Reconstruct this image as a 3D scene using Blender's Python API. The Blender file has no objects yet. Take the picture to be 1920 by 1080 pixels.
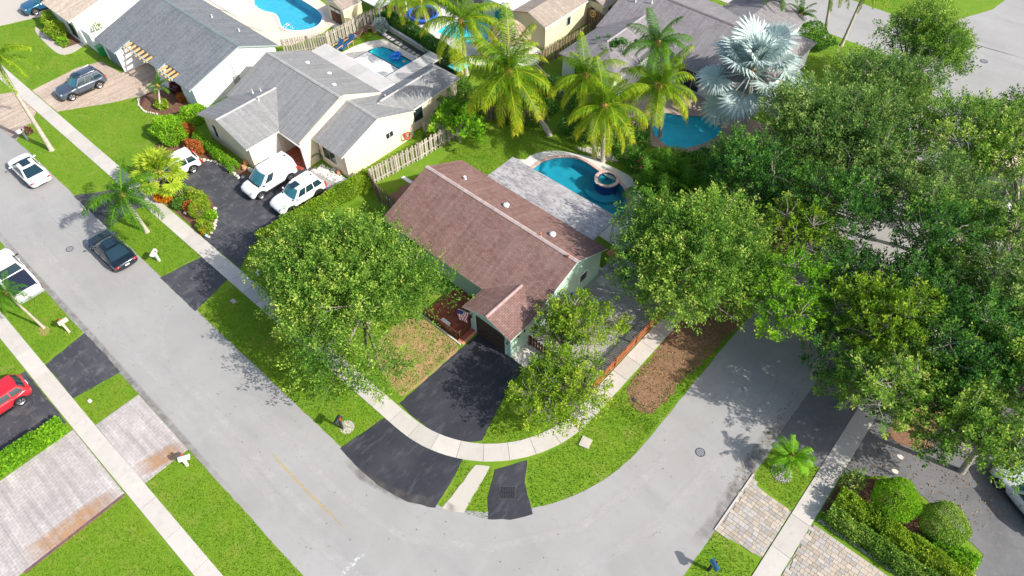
import bpy, bmesh, math, random
import numpy as np
from mathutils import Vector, Matrix
from mathutils.geometry import tessellate_polygon
R = math.radians
# ---------------------------------------------------------------- camera, sky, sun, exposure
# world frame: X runs along the street towards the corner, Y runs away from it, metres
sc = bpy.context.scene
COL = sc.collection
cam_d = bpy.data.cameras.new("camera"); cam = bpy.data.objects.new("camera", cam_d); COL.objects.link(cam)
cam.location = (0, 0, 38); cam.rotation_euler = (R(39.1), 0, R(41.38))
cam_d.sensor_width = 36; cam_d.lens = 24.02; cam_d.clip_start = .5; cam_d.clip_end = 1500
sc.camera = cam
SUN_EL, SUN_AZ = 37.0, 14.0                       # azimuth of the sun measured from +X
w = bpy.data.worlds.new("World"); sc.world = w; w.use_nodes = True
nt = w.node_tree; sky = nt.nodes.new("ShaderNodeTexSky"); sky.sky_type = 'NISHITA'; sky.sun_disc = False
sky.sun_elevation = R(SUN_EL); sky.sun_rotation = R(90 - SUN_AZ); sky.air_density = 1.0; sky.dust_density = 2.5
nt.links.new(sky.outputs[0], nt.nodes["Background"].inputs[0]); nt.nodes["Background"].inputs[1].default_value = .132
sd = bpy.data.lights.new("sun", 'SUN'); sd.energy = 4.0; sd.angle = R(.55); sd.color = (1, .955, .88)
sun = bpy.data.objects.new("sun", sd); COL.objects.link(sun)
sv = Vector((math.cos(R(SUN_EL))*math.cos(R(SUN_AZ)), math.cos(R(SUN_EL))*math.sin(R(SUN_AZ)), math.sin(R(SUN_EL))))
sun.rotation_euler = sv.to_track_quat('Z', 'Y').to_euler(); sun.location = (20, 10, 60)
sc.view_settings.view_transform = 'Standard'; sc.view_settings.look = 'None'
sc.view_settings.exposure = .60; sc.view_settings.gamma = 1; sc.view_settings.use_curve_mapping = False
rng = random.Random(7); NR = np.random.default_rng(11)

# ---------------------------------------------------------------- materials
def newmat(name):
    m = bpy.data.materials.new(name); m.use_nodes = True
    return m, m.node_tree, m.node_tree.nodes["Principled BSDF"]
def M(name, base, rough=.8, layers=(), bump=None, spec=.3, metal=0, rnd=0, attr=None, coat=0, emit=None):
    """base colour plus layers of noise (scale, detail, lo, hi, colour, amount[, stretch])"""
    m, t, p = newmat(name); N, L = t.nodes, t.links
    p.inputs['Roughness'].default_value = rough; p.inputs['Specular IOR Level'].default_value = spec
    p.inputs['Metallic'].default_value = metal; p.inputs['Coat Weight'].default_value = coat
    geo = N.new("ShaderNodeNewGeometry"); pos = geo.outputs['Position']
    col = None
    def mixc(a, b, f):
        x = N.new("ShaderNodeMix"); x.data_type = 'RGBA'
        if hasattr(a, 'links'): L.new(a, x.inputs[6])
        else: x.inputs[6].default_value = (*a, 1)
        if hasattr(b, 'links'): L.new(b, x.inputs[7])
        else: x.inputs[7].default_value = (*b, 1)
        if hasattr(f, 'links'): L.new(f, x.inputs[0])
        else: x.inputs[0].default_value = f
        return x.outputs[2]
    col = base
    for i, ly in enumerate(layers):
        s, d, lo, hi, c, f = ly[:6]
        vec = pos
        if len(ly) > 6:
            mp = N.new("ShaderNodeMapping"); mp.inputs['Scale'].default_value = ly[6]; L.new(pos, mp.inputs[0]); vec = mp.outputs[0]
        n = N.new("ShaderNodeTexNoise"); n.inputs['Scale'].default_value = s; n.inputs['Detail'].default_value = d
        n.inputs['Roughness'].default_value = .6; L.new(vec, n.inputs['Vector'])
        mr = N.new("ShaderNodeMapRange"); mr.inputs[1].default_value = lo; mr.inputs[2].default_value = hi
        mr.inputs[3].default_value = 0; mr.inputs[4].default_value = f; L.new(n.outputs[0], mr.inputs[0])
        col = mixc(col, c, mr.outputs[0])
    if rnd:
        oi = N.new("ShaderNodeObjectInfo"); mr = N.new("ShaderNodeMapRange"); mr.inputs[3].default_value = 1 - rnd; mr.inputs[4].default_value = 1 + rnd
        L.new(oi.outputs['Random'], mr.inputs[0])
        hs = N.new("ShaderNodeHueSaturation"); L.new(mr.outputs[0], hs.inputs['Value'])
        if hasattr(col, 'links'): L.new(col, hs.inputs['Color'])
        else: hs.inputs['Color'].default_value = (*col, 1)
        col = hs.outputs[0]
    if attr:                                      # list of (position, colour) along the per-face 'tint'
        a = N.new("ShaderNodeAttribute"); a.attribute_name = 'tint'; cr = N.new("ShaderNodeValToRGB")
        e = cr.color_ramp.elements
        while len(e) < len(attr): e.new(.5)
        for k, (q, c) in enumerate(attr): e[k].position = q; e[k].color = (*c, 1)
        L.new(a.outputs['Fac'], cr.inputs[0]); col = cr.outputs[0]
    if hasattr(col, 'links'): L.new(col, p.inputs['Base Color'])
    else: p.inputs['Base Color'].default_value = (*col, 1)
    if bump:
        n = N.new("ShaderNodeTexNoise"); n.inputs['Scale'].default_value = bump[0]; n.inputs['Detail'].default_value = 6; L.new(pos, n.inputs['Vector'])
        b = N.new("ShaderNodeBump"); b.inputs['Strength'].default_value = bump[1]; b.inputs['Distance'].default_value = bump[2] if len(bump) > 2 else .03
        L.new(n.outputs[0], b.inputs['Height']); L.new(b.outputs[0], p.inputs['Normal'])
    m['col'] = 0
    return m
def leafmat(name, ramp, trans=.40, rough=.6):
    m = M(name, (.1, .2, .02), rough=rough, attr=ramp, spec=.12)
    t = m.node_tree; N, L = t.nodes, t.links; p = N["Principled BSDF"]; out = N["Material Output"]
    src = p.inputs['Base Color'].links[0].from_socket
    tr = N.new("ShaderNodeBsdfTranslucent"); g = N.new("ShaderNodeHueSaturation"); g.inputs['Value'].default_value = 1.25; g.inputs['Hue'].default_value = .485
    L.new(src, g.inputs['Color']); L.new(g.outputs[0], tr.inputs[0])
    mx = N.new("ShaderNodeMixShader"); mx.inputs[0].default_value = trans
    L.new(p.outputs[0], mx.inputs[1]); L.new(tr.outputs[0], mx.inputs[2]); L.new(mx.outputs[0], out.inputs[0])
    return m
def shingle(name, c1, c2, c3, wear=(.5, .45, .42), wf=.25, bw=.30, rh=.14):
    """asphalt shingle courses on the UV of each roof slope"""
    m, t, p = newmat(name); N, L = t.nodes, t.links
    uv = N.new("ShaderNodeUVMap"); br = N.new("ShaderNodeTexBrick"); L.new(uv.outputs[0], br.inputs['Vector'])
    br.inputs['Scale'].default_value = 1; br.inputs['Brick Width'].default_value = bw; br.inputs['Row Height'].default_value = rh
    br.inputs['Mortar Size'].default_value = .012; br.inputs['Mortar Smooth'].default_value = .3; br.inputs['Bias'].default_value = 0
    br.inputs['Color1'].default_value = (*c1, 1); br.inputs['Color2'].default_value = (*c2, 1); br.inputs['Mortar'].default_value = (*c3, 1)
    n = N.new("ShaderNodeTexNoise"); n.inputs['Scale'].default_value = .55; n.inputs['Detail'].default_value = 8; n.inputs['Roughness'].default_value = .65; L.new(uv.outputs[0], n.inputs[0])
    mr = N.new("ShaderNodeMapRange"); mr.inputs[1].default_value = .4; mr.inputs[2].default_value = .75; mr.inputs[4].default_value = wf; L.new(n.outputs[0], mr.inputs[0])
    x = N.new("ShaderNodeMix"); x.data_type = 'RGBA'; L.new(mr.outputs[0], x.inputs[0]); L.new(br.outputs[0], x.inputs[6]); x.inputs[7].default_value = (*wear, 1)
    # streaks running down the slope
    mp = N.new("ShaderNodeMapping"); mp.inputs['Scale'].default_value = (3.2, .22, 1); L.new(uv.outputs[0], mp.inputs[0])
    n2 = N.new("ShaderNodeTexNoise"); n2.inputs['Scale'].default_value = 1; n2.inputs['Detail'].default_value = 5; L.new(mp.outputs[0], n2.inputs[0])
    mr2 = N.new("ShaderNodeMapRange"); mr2.inputs[1].default_value = .35; mr2.inputs[2].default_value = .7; mr2.inputs[3].default_value = .82; mr2.inputs[4].default_value = 1.12; L.new(n2.outputs[0], mr2.inputs[0])
    hs = N.new("ShaderNodeHueSaturation"); L.new(mr2.outputs[0], hs.inputs['Value']); L.new(x.outputs[2], hs.inputs['Color'])
    L.new(hs.outputs[0], p.inputs['Base Color']); p.inputs['Roughness'].default_value = .9; p.inputs['Specular IOR Level'].default_value = .2
    b = N.new("ShaderNodeBump"); b.inputs['Distance'].default_value = .02; b.inputs['Strength'].default_value = .6; b.invert = True
    L.new(br.outputs['Fac'], b.inputs['Height']); L.new(b.outputs[0], p.inputs['Normal'])
    return m
def paint_mark(name, c, lo, hi, scale=6, amp=1.):
    """worn paint or stain: broken up by noise, clear where worn away"""
    m = M(name, c, rough=.85); t = m.node_tree; N, L = t.nodes, t.links; p = N["Principled BSDF"]
    geo = N.new("ShaderNodeNewGeometry"); n = N.new("ShaderNodeTexNoise"); n.inputs['Scale'].default_value = scale; n.inputs['Detail'].default_value = 8; n.inputs['Roughness'].default_value = .7
    L.new(geo.outputs['Position'], n.inputs[0]); mr = N.new("ShaderNodeMapRange"); mr.inputs[1].default_value = lo; mr.inputs[2].default_value = hi; mr.inputs[4].default_value = amp
    uv = N.new("ShaderNodeUVMap"); sx = N.new("ShaderNodeSeparateXYZ"); L.new(uv.outputs[0], sx.inputs[0])
    L.new(n.outputs[0], mr.inputs[0]); mu = N.new("ShaderNodeMath"); mu.operation = 'MULTIPLY'; L.new(mr.outputs[0], mu.inputs[0]); L.new(sx.outputs[1], mu.inputs[1])
    L.new(mu.outputs[0], p.inputs['Alpha']); return m
def water(name, tint):
    m, t, p = newmat(name); N, L = t.nodes, t.links; N.remove(p)
    tr = N.new("ShaderNodeBsdfTransparent"); tr.inputs[0].default_value = (*tint, 1)
    gl = N.new("ShaderNodeBsdfGlossy"); gl.inputs['Roughness'].default_value = .04
    lw = N.new("ShaderNodeLayerWeight"); pw = N.new("ShaderNodeMath"); pw.operation = 'POWER'; pw.inputs[1].default_value = 4.5; L.new(lw.outputs['Facing'], pw.inputs[0])
    fr = N.new("ShaderNodeMapRange"); fr.inputs[3].default_value = .025; fr.inputs[4].default_value = .9; L.new(pw.outputs[0], fr.inputs[0])
    geo = N.new("ShaderNodeNewGeometry"); n = N.new("ShaderNodeTexNoise"); n.inputs['Scale'].default_value = 3.5; n.inputs['Detail'].default_value = 3; L.new(geo.outputs['Position'], n.inputs[0])
    b = N.new("ShaderNodeBump"); b.inputs['Strength'].default_value = .25; b.inputs['Distance'].default_value = .05; L.new(n.outputs[0], b.inputs['Height'])
    L.new(b.outputs[0], gl.inputs['Normal']); L.new(b.outputs[0], lw.inputs['Normal'])
    mx = N.new("ShaderNodeMixShader"); L.new(fr.outputs[0], mx.inputs[0]); L.new(tr.outputs[0], mx.inputs[1]); L.new(gl.outputs[0], mx.inputs[2])
    L.new(mx.outputs[0], N["Material Output"].inputs[0]); return m

G_ = dict(
 lawn=M('lawn', (.13, .26, .014), .9, [(.35, 5, .35, .7, (.19, .29, .02), .8), (2.2, 6, .4, .75, (.24, .29, .04), .6), (9, 5, .45, .7, (.07, .17, .01), .6), (.8, 6, .54, .72, (.30, .27, .08), .75)], bump=(25, .5)),
 ground=M('ground', (.13, .25, .012), .95, [(.35, 5, .4, .7, (.19, .28, .018), .8), (.9, 6, .52, .72, (.27, .28, .06), .6), (2.6, 6, .5, .7, (.10, .205, .012), .6), (9, 5, .5, .8, (.10, .21, .012), .6)], bump=(12, .5)),
 road=M('road', (.325, .316, .303), .92, [(.16, 6, .36, .66, (.38, .372, .358), .95), (.55, 7, .5, .75, (.275, .27, .265), .7, (.3, 1, 1)), (.5, 6, .52, .75, (.40, .395, .385), .6, (1, .3, 1)), (2.6, 8, .56, .75, (.26, .255, .25), .5), (60, 3, .3, .8, (.26, .26, .26), .3), (1.6, 8, .68, .74, (.20, .19, .18), .35)], bump=(70, .25, .01)),
 asphalt=M('sealed_asphalt', (.033, .035, .044), .7, [(.5, 6, .4, .72, (.055, .056, .066), .9), (1.6, 7, .52, .72, (.13, .13, .135), .5, (1.6, .5, 1)), (45, 3, .62, .75, (.16, .16, .17), .4)], bump=(60, .3, .01), spec=.25),
 asphalt_worn=M('worn_sealed_asphalt', (.048, .05, .06), .75, [(.4, 7, .4, .7, (.085, .086, .095), .9), (1.3, 8, .5, .7, (.17, .165, .165), .5, (1.4, .6, 1)), (3.2, 8, .56, .66, (.22, .215, .21), .35, (.5, 1.3, 1)), (45, 3, .62, .75, (.18, .18, .18), .4)], bump=(60, .3, .01)),
 asphalt_old=M('old_asphalt', (.17, .17, .175), .9, [(.5, 6, .4, .7, (.12, .12, .125), .8), (3, 7, .52, .7, (.23, .22, .21), .5), (18, 3, .66, .72, (.42, .3, .16), .8)], bump=(60, .3, .01)),
 concrete=M('concrete', (.50, .465, .42), .88, [(.8, 6, .4, .72, (.56, .53, .485), .8), (2.4, 7, .52, .75, (.40, .38, .35), .6), (30, 3, .5, .8, (.42, .40, .37), .3)], rnd=.09, bump=(50, .2, .008)),
 deck=M('pool_deck_stone', (.66, .60, .53), .85, [(.7, 6, .4, .7, (.74, .67, .60), .7), (4, 5, .5, .75, (.52, .46, .40), .5)], bump=(30, .2, .008)),
 deckt=M('brick_toned_deck', (.46, .34, .28), .85, [(2, 6, .4, .7, (.38, .27, .22), .7), (6, 5, .5, .75, (.54, .43, .37), .5)], bump=(30, .2, .008)),
 deckw=M('pale_pool_deck', (.62, .60, .56), .85, [(1.2, 6, .4, .7, (.72, .70, .66), .7), (4, 5, .5, .75, (.48, .46, .43), .5)], bump=(30, .2, .008)),
 deckp=M('peach_pool_deck', (.74, .60, .47), .85, [(.6, 6, .4, .7, (.78, .66, .54), .8), (3, 5, .5, .75, (.62, .50, .40), .5)], bump=(30, .2, .008)),
 mulch=M('mulch', (.20, .10, .065), .95, [(3, 6, .4, .7, (.10, .055, .04), .8), (22, 4, .55, .7, (.36, .22, .13), .7)], bump=(30, 1, .05)),
 litter=M('leaf_litter', (.30, .165, .10), .95, [(2, 6, .4, .7, (.20, .11, .07), .8), (18, 5, .52, .7, (.42, .27, .14), .7), (1.2, 6, .6, .72, (.12, .19, .03), .8)], bump=(30, 1, .05)),
 gravel=M('gravel', (.42, .40, .385), .95, [(1, 6, .4, .7, (.33, .315, .31), .8), (28, 4, .5, .62, (.55, .53, .50), .7), (16, 4, .58, .68, (.17, .16, .16), .6)], bump=(45, 1, .04)),
 dryground=M('dry_grass_ground', (.42, .26, .13), .95, [(1.4, 6, .42, .62, (.16, .25, .03), .85), (6, 5, .5, .7, (.46, .36, .17), .6)], bump=(20, .6)),
 white=M('white_paint', (.80, .79, .77), .6, [(1.5, 5, .5, .8, (.72, .71, .69), .5)]),
 cream=M('cream_stucco', (.80, .68, .50), .85, [(1.1, 6, .45, .75, (.72, .61, .45), .6)], bump=(60, .15, .006)),
 creamtrim=M('cream_trim', (.78, .72, .62), .7),
 beige=M('beige_stucco', (.72, .62, .40), .85, [(1.1, 6, .45, .75, (.64, .55, .36), .6)], bump=(60, .15, .006)),
 mint=M('mint_stucco', (.44, .60, .50), .85, [(1.3, 6, .45, .75, (.38, .53, .44), .6)], bump=(60, .15, .006)),
 minttrim=M('pale_mint_trim', (.55, .66, .62), .6),
 slate=M('slate_trim', (.33, .42, .42), .6),
 wstucco=M('white_stucco', (.80, .80, .79), .85, [(1.3, 6, .45, .75, (.73, .73, .73), .6)], bump=(60, .15, .006)),
 gdoor_dark=M('dark_garage_door', (.055, .040, .030), .6),
 gdoor_blue=M('slate_garage_door', (.20, .28, .31), .6),
 glass=M('window_glass', (.02, .03, .035), .08, spec=.7),
 redtile=M('red_tile', (.38, .10, .06), .7, [(3, 5, .45, .7, (.22, .05, .03), .7)], rnd=.18),
 edgebrick=M('dark_purple_brick', (.17, .095, .10), .8, rnd=.15),
 wood_o=M('orange_fence_wood', (.36, .125, .05), .8, [(3, 6, .4, .7, (.24, .075, .035), .8)], rnd=.22),
 wood_d=M('dark_brown_wood', (.12, .05, .028), .8, [(3, 6, .4, .7, (.2, .09, .05), .6)], rnd=.25),
 wood_g=M('weathered_wood', (.42, .375, .33), .9, [(2, 6, .4, .7, (.30, .24, .18), .8), (9, 5, .5, .7, (.55, .51, .47), .5)], rnd=.22),
 wood_b=M('brown_weathered_wood', (.22, .16, .11), .9, [(2, 6, .4, .7, (.14, .10, .07), .8)], rnd=.3),
 wood_l=M('light_wood', (.72, .42, .18), .7, [(6, 5, .4, .7, (.58, .30, .11), .6)]),
 bark=M('pale_bark', (.36, .32, .27), .95, [(6, 6, .4, .7, (.22, .19, .15), .8)], bump=(25, .8, .03)),
 palmbark=M('palm_bark', (.50, .45, .38), .95, [(2, 6, .4, .7, (.36, .31, .25), .8), (14, 3, .5, .6, (.30, .25, .2), .5, (.3, .3, 3))], bump=(20, .6, .02)),
 palmheart=M('palm_fibre', (.48, .27, .09), .9, [(8, 5, .4, .7, (.30, .16, .06), .8)]),
 tire=M('tyre_rubber', (.022, .022, .024), .85), rim=M('alloy', (.58, .58, .60), .3, metal=.8), rimd=M('dark_alloy', (.12, .12, .13), .35, metal=.8),
 blacktrim=M('black_plastic', (.02, .02, .022), .5), carglass=M('tinted_car_glass', (.012, .035, .05), .04, spec=.9),
 teal=M('sun_shade_windscreen', (.03, .16, .20), .05, spec=.9), chrome=M('chrome', (.7, .7, .7), .15, metal=1),
 redlight=M('red_lens', (.55, .015, .02), .2, spec=.6), lamp=M('clear_lens', (.38, .41, .44), .12, spec=.8), plate=M('number_plate', (.7, .7, .72), .5),
 pool_blue=M('pool_plaster_deep_blue', (.03, .33, .42), .7, [(1.2, 4, .4, .7, (.05, .40, .48), .8)]),
 pool_lt=M('pool_plaster_light_blue', (.06, .42, .56), .7, [(1.2, 4, .4, .7, (.10, .52, .64), .8)]),
 pool_tq=M('pool_plaster_turquoise', (.05, .70, .82), .7, [(1.2, 4, .4, .7, (.09, .78, .88), .8)]),
 coping=M('pink_coping_brick', (.62, .42, .37), .8, rnd=.15), poolcover=M('white_pool_cover', (.80, .78, .75), .5, [(3, 5, .45, .7, (.72, .70, .68), .5)]),
 bluetile=M('navy_waterline_tile', (.02, .05, .22), .3, spec=.6),
 blue=M('royal_blue_fabric', (.02, .12, .55), .7), bluevinyl=M('blue_vinyl', (.02, .20, .75), .3, spec=.6), navy=M('navy_cushion', (.03, .10, .22), .8),
 tealf=M('teal_fabric', (.10, .58, .55), .7), wicker=M('brown_wicker', (.22, .13, .09), .9), green=M('green_bin_plastic', (.02, .32, .08), .5),
 red=M('red_plastic', (.65, .05, .03), .5), terracotta=M('terracotta', (.60, .26, .14), .8, [(4, 5, .4, .7, (.70, .36, .2), .6)]), stone=M('pale_stone', (.60, .55, .47), .9, [(5, 5, .4, .7, (.42, .38, .33), .7)], rnd=.2, bump=(15, .6, .03)),
 iron=M('cast_iron', (.05, .05, .055), .6, [(9, 4, .4, .7, (.09, .09, .095), .7)]), black=M('black_paint', (.025, .027, .032), .5), grey=M('grey_metal', (.38, .40, .42), .5, metal=.3),
 gwhite=M('off_white_metal', (.66, .68, .70), .5), concretepad=M('concrete_pad', (.50, .46, .40), .9, [(4, 5, .4, .7, (.48, .44, .39), .6)]),
 flatroof=M('shade_and_dirt_flat_roof', (.42, .405, .40), .85, [(.8, 9, .44, .58, (.27, .26, .265), .85, (1, 2.4, 1)), (2.6, 9, .5, .6, (.15, .15, .17), .75, (1, 2.8, 1)), (.3, 4, .5, .7, (.48, .46, .44), .6)], bump=(20, .2, .01)),  # dark mottles: mostly tree shade painted into the colour, along with some dirt
 flatwhite=M('white_flat_roof', (.68, .70, .72), .8, [(.7, 7, .45, .7, (.56, .57, .58), .8)]),
 plank=M('grey_panel_roof', (.52, .50, .48), .85, [(1, 6, .4, .7, (.44, .42, .40), .8), (5, 6, .55, .7, (.60, .58, .55), .5)], rnd=.1),
 thatch=M('palm_thatch', (.46, .36, .25), .95, [(3, 6, .4, .7, (.34, .25, .17), .8), (20, 5, .5, .7, (.60, .50, .37), .6)], bump=(40, 1, .06)),
 rock=M('river_stone', (.42, .40, .37), .9, [(14, 4, .45, .62, (.24, .23, .22), .8), (20, 4, .55, .65, (.62, .60, .56), .7)], bump=(22, 1, .06)),
 yellowmark=paint_mark('worn_yellow_line', (.66, .45, .10), .35, .62, 9, .7), whitemark=paint_mark('worn_white_line', (.66, .67, .66), .45, .6, 7),
 track=paint_mark('pale_tyre_track', (.56, .55, .535), .25, .8, 1.1, .7), scuff=paint_mark('dark_edge_stain', (.17, .15, .13), .35, .8, 1.6, .8), rust=paint_mark('rust_stain', (.52, .27, .10), .2, .7, 1.5, .8),
 tar=paint_mark('tar_seam', (.09, .09, .095), .2, .4, 3), tarf=paint_mark('fine_crack', (.14, .135, .13), .38, .6, 2.5, .75), oil=paint_mark('faint_oil_stain', (.20, .195, .19), .3, .85, 1.3, .55),
 paintdot=paint_mark('blue_utility_paint', (.05, .35, .62), .4, .5, 5),
 flagred=M('flag_red', (.55, .04, .07), .8), flagwhite=M('flag_white', (.8, .78, .78), .8), flagblue=M('flag_blue', (.03, .05, .22), .8),
 skin=None)
G_['paver'] = M('tan_paver', (.44, .375, .30), .9, [(4, 4, .4, .7, (.42, .36, .30), .5), (40, 3, .4, .8, (.36, .31, .26), .3)], rnd=.2, bump=(50, .2, .008))
G_['paverg'] = M('grey_paver', (.39, .36, .33), .9, [(4, 4, .4, .7, (.44, .42, .40), .5), (40, 3, .4, .8, (.30, .29, .29), .3)], rnd=.16, bump=(50, .2, .008))
G_['roof_red'] = shingle('red_brown_shingles', (.205, .115, .097), (.285, .17, .145), (.12, .072, .064), (.34, .24, .21), .4)
G_['roof_grey'] = shingle('grey_shingles', (.255, .257, .257), (.315, .315, .31), (.195, .195, .20), (.36, .36, .355), .3)
G_['roof_slate'] = shingle('slate_shingles', (.175, .19, .205), (.235, .25, .265), (.11, .12, .13), (.29, .30, .31), .3)
G_['roof_mauve'] = shingle('mauve_grey_shingles', (.225, .208, .214), (.29, .27, .275), (.155, .145, .15), (.36, .345, .345), .35)
G_['roof_tan'] = shingle('tan_tile_roof', (.55, .43, .33), (.68, .57, .46), (.38, .30, .24), (.70, .62, .52), .3, .22, .2)
G_['roof_brown'] = shingle('brown_shingles', (.33, .27, .22), (.42, .35, .29), (.23, .19, .16), (.5, .43, .37), .3)
G_['cobble'] = shingle('stamped_cobble_concrete', (.47, .43, .415), (.55, .505, .485), (.345, .315, .305), (.34, .295, .29), .8, .34, .22)
G_['pavertan'] = shingle('tan_small_pavers', (.47, .37, .29), (.60, .48, .38), (.33, .26, .22), (.66, .56, .46), .35, .22, .12)
Y1, Y2, Y3 = (.055, .13, .008), (.13, .27, .014), (.30, .42, .03)
LEAF = dict(
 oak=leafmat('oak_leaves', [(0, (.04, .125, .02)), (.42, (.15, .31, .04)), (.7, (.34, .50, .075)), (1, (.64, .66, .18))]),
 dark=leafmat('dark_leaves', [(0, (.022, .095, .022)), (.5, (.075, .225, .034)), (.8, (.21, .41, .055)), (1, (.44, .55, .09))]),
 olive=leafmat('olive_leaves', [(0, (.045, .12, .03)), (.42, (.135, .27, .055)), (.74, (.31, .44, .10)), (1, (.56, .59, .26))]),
 lime=leafmat('lime_leaves', [(0, (.06, .19, .012)), (.4, (.17, .41, .02)), (.8, (.34, .58, .03)), (1, (.52, .66, .06))]),
 yellowish=leafmat('yellow_green_leaves', [(0, (.08, .19, .016)), (.45, (.23, .39, .026)), (.8, (.44, .55, .045)), (1, (.66, .60, .09))]),
 palm=leafmat('coconut_palm_leaflets', [(0, (.05, .16, .014)), (.42, (.18, .34, .016)), (.66, (.46, .50, .02)), (1, (.74, .52, .06))], .35, .5),
 palmg=leafmat('green_palm_leaflets', [(0, (.035, .12, .012)), (.5, (.09, .24, .014)), (.85, (.20, .38, .02)), (1, (.42, .50, .04))], .35, .5),
 silver=leafmat('silver_palm_leaves', [(0, (.24, .36, .34)), (.5, (.42, .53, .50)), (1, (.66, .74, .70))], .2, .45),
 croton=leafmat('croton_leaves', [(0, (.16, .20, .015)), (.4, (.45, .12, .04)), (.75, (.62, .22, .06)), (1, (.70, .45, .08))]),
 orange=leafmat('orange_leaves', [(0, (.25, .30, .02)), (.3, (.72, .25, .02)), (.7, (.85, .42, .02)), (1, (.88, .62, .05))]),
 maroon=leafmat('maroon_leaves', [(0, (.09, .015, .03)), (.6, (.22, .03, .06)), (1, (.35, .12, .06))]),
 grass=leafmat('grass_blades', [(0, (.07, .18, .01)), (.5, (.14, .27, .012)), (.85, (.21, .33, .02)), (1, (.36, .36, .08))], .3, .6),
 grassdry=leafmat('dry_grass_blades', [(0, (.14, .22, .03)), (.4, (.32, .28, .09)), (1, (.55, .40, .20))], .3, .6),
 dead=leafmat('fallen_leaves', [(0, (.14, .07, .04)), (.5, (.30, .17, .09)), (1, (.50, .33, .18))], .1, .7),
)

# ---------------------------------------------------------------- mesh helpers
ORG = {}
class MB:
    def __init__(s): s.v = []; s.f = []; s.mi = []; s.uv = {}; s.sm = set()
    def add(s, vs, fs, mi=0):
        o = len(s.v); s.v += [tuple(v) for v in vs]
        for f in fs: s.f.append(tuple(i + o for i in f)); s.mi.append(mi)
        return s
    def box(s, x0, x1, y0, y1, z0, z1, mi=0):
        return s.add([(x0,y0,z0),(x1,y0,z0),(x1,y1,z0),(x0,y1,z0),(x0,y0,z1),(x1,y0,z1),(x1,y1,z1),(x0,y1,z1)],
                     [(0,3,2,1),(4,5,6,7),(0,1,5,4),(1,2,6,5),(2,3,7,6),(3,0,4,7)], mi)
    def obox(s, c, a, sx, sy, z0, z1, mi=0):      # box turned by a about its centre
        ca, sa = math.cos(a), math.sin(a); q = []
        for z in (z0, z1):
            for dx, dy in ((-sx,-sy),(sx,-sy),(sx,sy),(-sx,sy)): q.append((c[0]+dx*ca-dy*sa, c[1]+dx*sa+dy*ca, z))
        return s.add(q, [(0,3,2,1),(4,5,6,7),(0,1,5,4),(1,2,6,5),(2,3,7,6),(3,0,4,7)], mi)
    def prism(s, poly, z0, z1, mi=0, mside=None, holes=()):
        rings = [list(poly)] + [list(h) for h in holes]
        flat = [p for r in rings for p in r]
        tris = tessellate_polygon([[Vector((x, y, 0)) for x, y in r] for r in rings])
        o = len(s.v); n = len(flat)
        s.v += [(x, y, z1) for x, y in flat] + [(x, y, z0) for x, y in flat]
        for t in tris:
            a, b, c = [Vector((*flat[i], 0)) for i in t]
            t = tuple(t) if (b-a).cross(c-a).z > 0 else tuple(reversed(t))
            s.f.append(tuple(i+o for i in t)); s.mi.append(mi)
            s.f.append(tuple(i+o+n for i in reversed(t))); s.mi.append(mi)
        k = 0
        for ri, r in enumerate(rings):
            m = len(r); ar = sum(r[i][0]*r[(i+1) % m][1]-r[(i+1) % m][0]*r[i][1] for i in range(m))
            for i in range(m):
                a, b = o+k+i, o+k+(i+1) % m
                f = (b, a, a+n, b+n) if (ar > 0) == (ri == 0) else (a, b, b+n, a+n)
                s.f.append(f); s.mi.append(mi if mside is None else mside)
            k += m
        return s
    def tube(s, pts, rad, n=8, mi=0, cap=True):
        P = [Vector(p) for p in pts]; o = len(s.v)
        if not hasattr(rad, '__len__'): rad = [rad]*len(P)
        up = Vector((0, 0, 1))
        for i, p in enumerate(P):
            d = (P[min(i+1, len(P)-1)] - P[max(i-1, 0)]).normalized()
            a = d.cross(up if abs(d.z) < .95 else Vector((1, 0, 0))).normalized(); b = d.cross(a)
            for k in range(n):
                t = 2*math.pi*k/n; s.v.append(tuple(p + (a*math.cos(t)+b*math.sin(t))*rad[i]))
        for i in range(len(P)-1):
            for k in range(n):
                k2 = (k+1) % n; s.f.append((o+i*n+k, o+i*n+k2, o+(i+1)*n+k2, o+(i+1)*n+k)); s.mi.append(mi); s.sm.add(len(s.f)-1)
        if cap: s.f.append(tuple(o+k for k in range(n))); s.mi.append(mi); s.f.append(tuple(o+(len(P)-1)*n+k for k in reversed(range(n)))); s.mi.append(mi)
        return s
    def disc(s, c, r, z0, z1, n=20, mi=0):
        return s.prism([(c[0]+r*math.cos(2*math.pi*k/n), c[1]+r*math.sin(2*math.pi*k/n)) for k in range(n)], z0, z1, mi)
    def blob(s, c, rx, ry, rz, seed=0, n=10, m=6, rough=.15, mi=0):
        q = random.Random(seed); o = len(s.v); s.v.append((c[0], c[1], c[2]+rz))
        for i in range(1, m):
            for k in range(n):
                a, b = math.pi*i/m, 2*math.pi*k/n; j = 1+q.uniform(-rough, rough)
                s.v.append((c[0]+rx*j*math.sin(a)*math.cos(b), c[1]+ry*j*math.sin(a)*math.sin(b), c[2]+rz*j*math.cos(a)))
        s.v.append((c[0], c[1], c[2]-rz)); e = len(s.v)-1
        for k in range(n):
            k2 = (k+1) % n; s.f.append((o, o+1+k, o+1+k2)); s.f.append((e, e-n+k2, e-n+k)); s.mi += [mi, mi]
            for i in range(m-2):
                s.f.append((o+1+i*n+k, o+1+(i+1)*n+k, o+1+(i+1)*n+k2, o+1+i*n+k2)); s.mi.append(mi)
        return s
def tag(o, label=None, cat=None, group=None, kind=None):
    if label: o['label'] = label
    if cat: o['category'] = cat
    if group: o['group'] = group
    if kind: o['kind'] = kind
    return o
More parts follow.
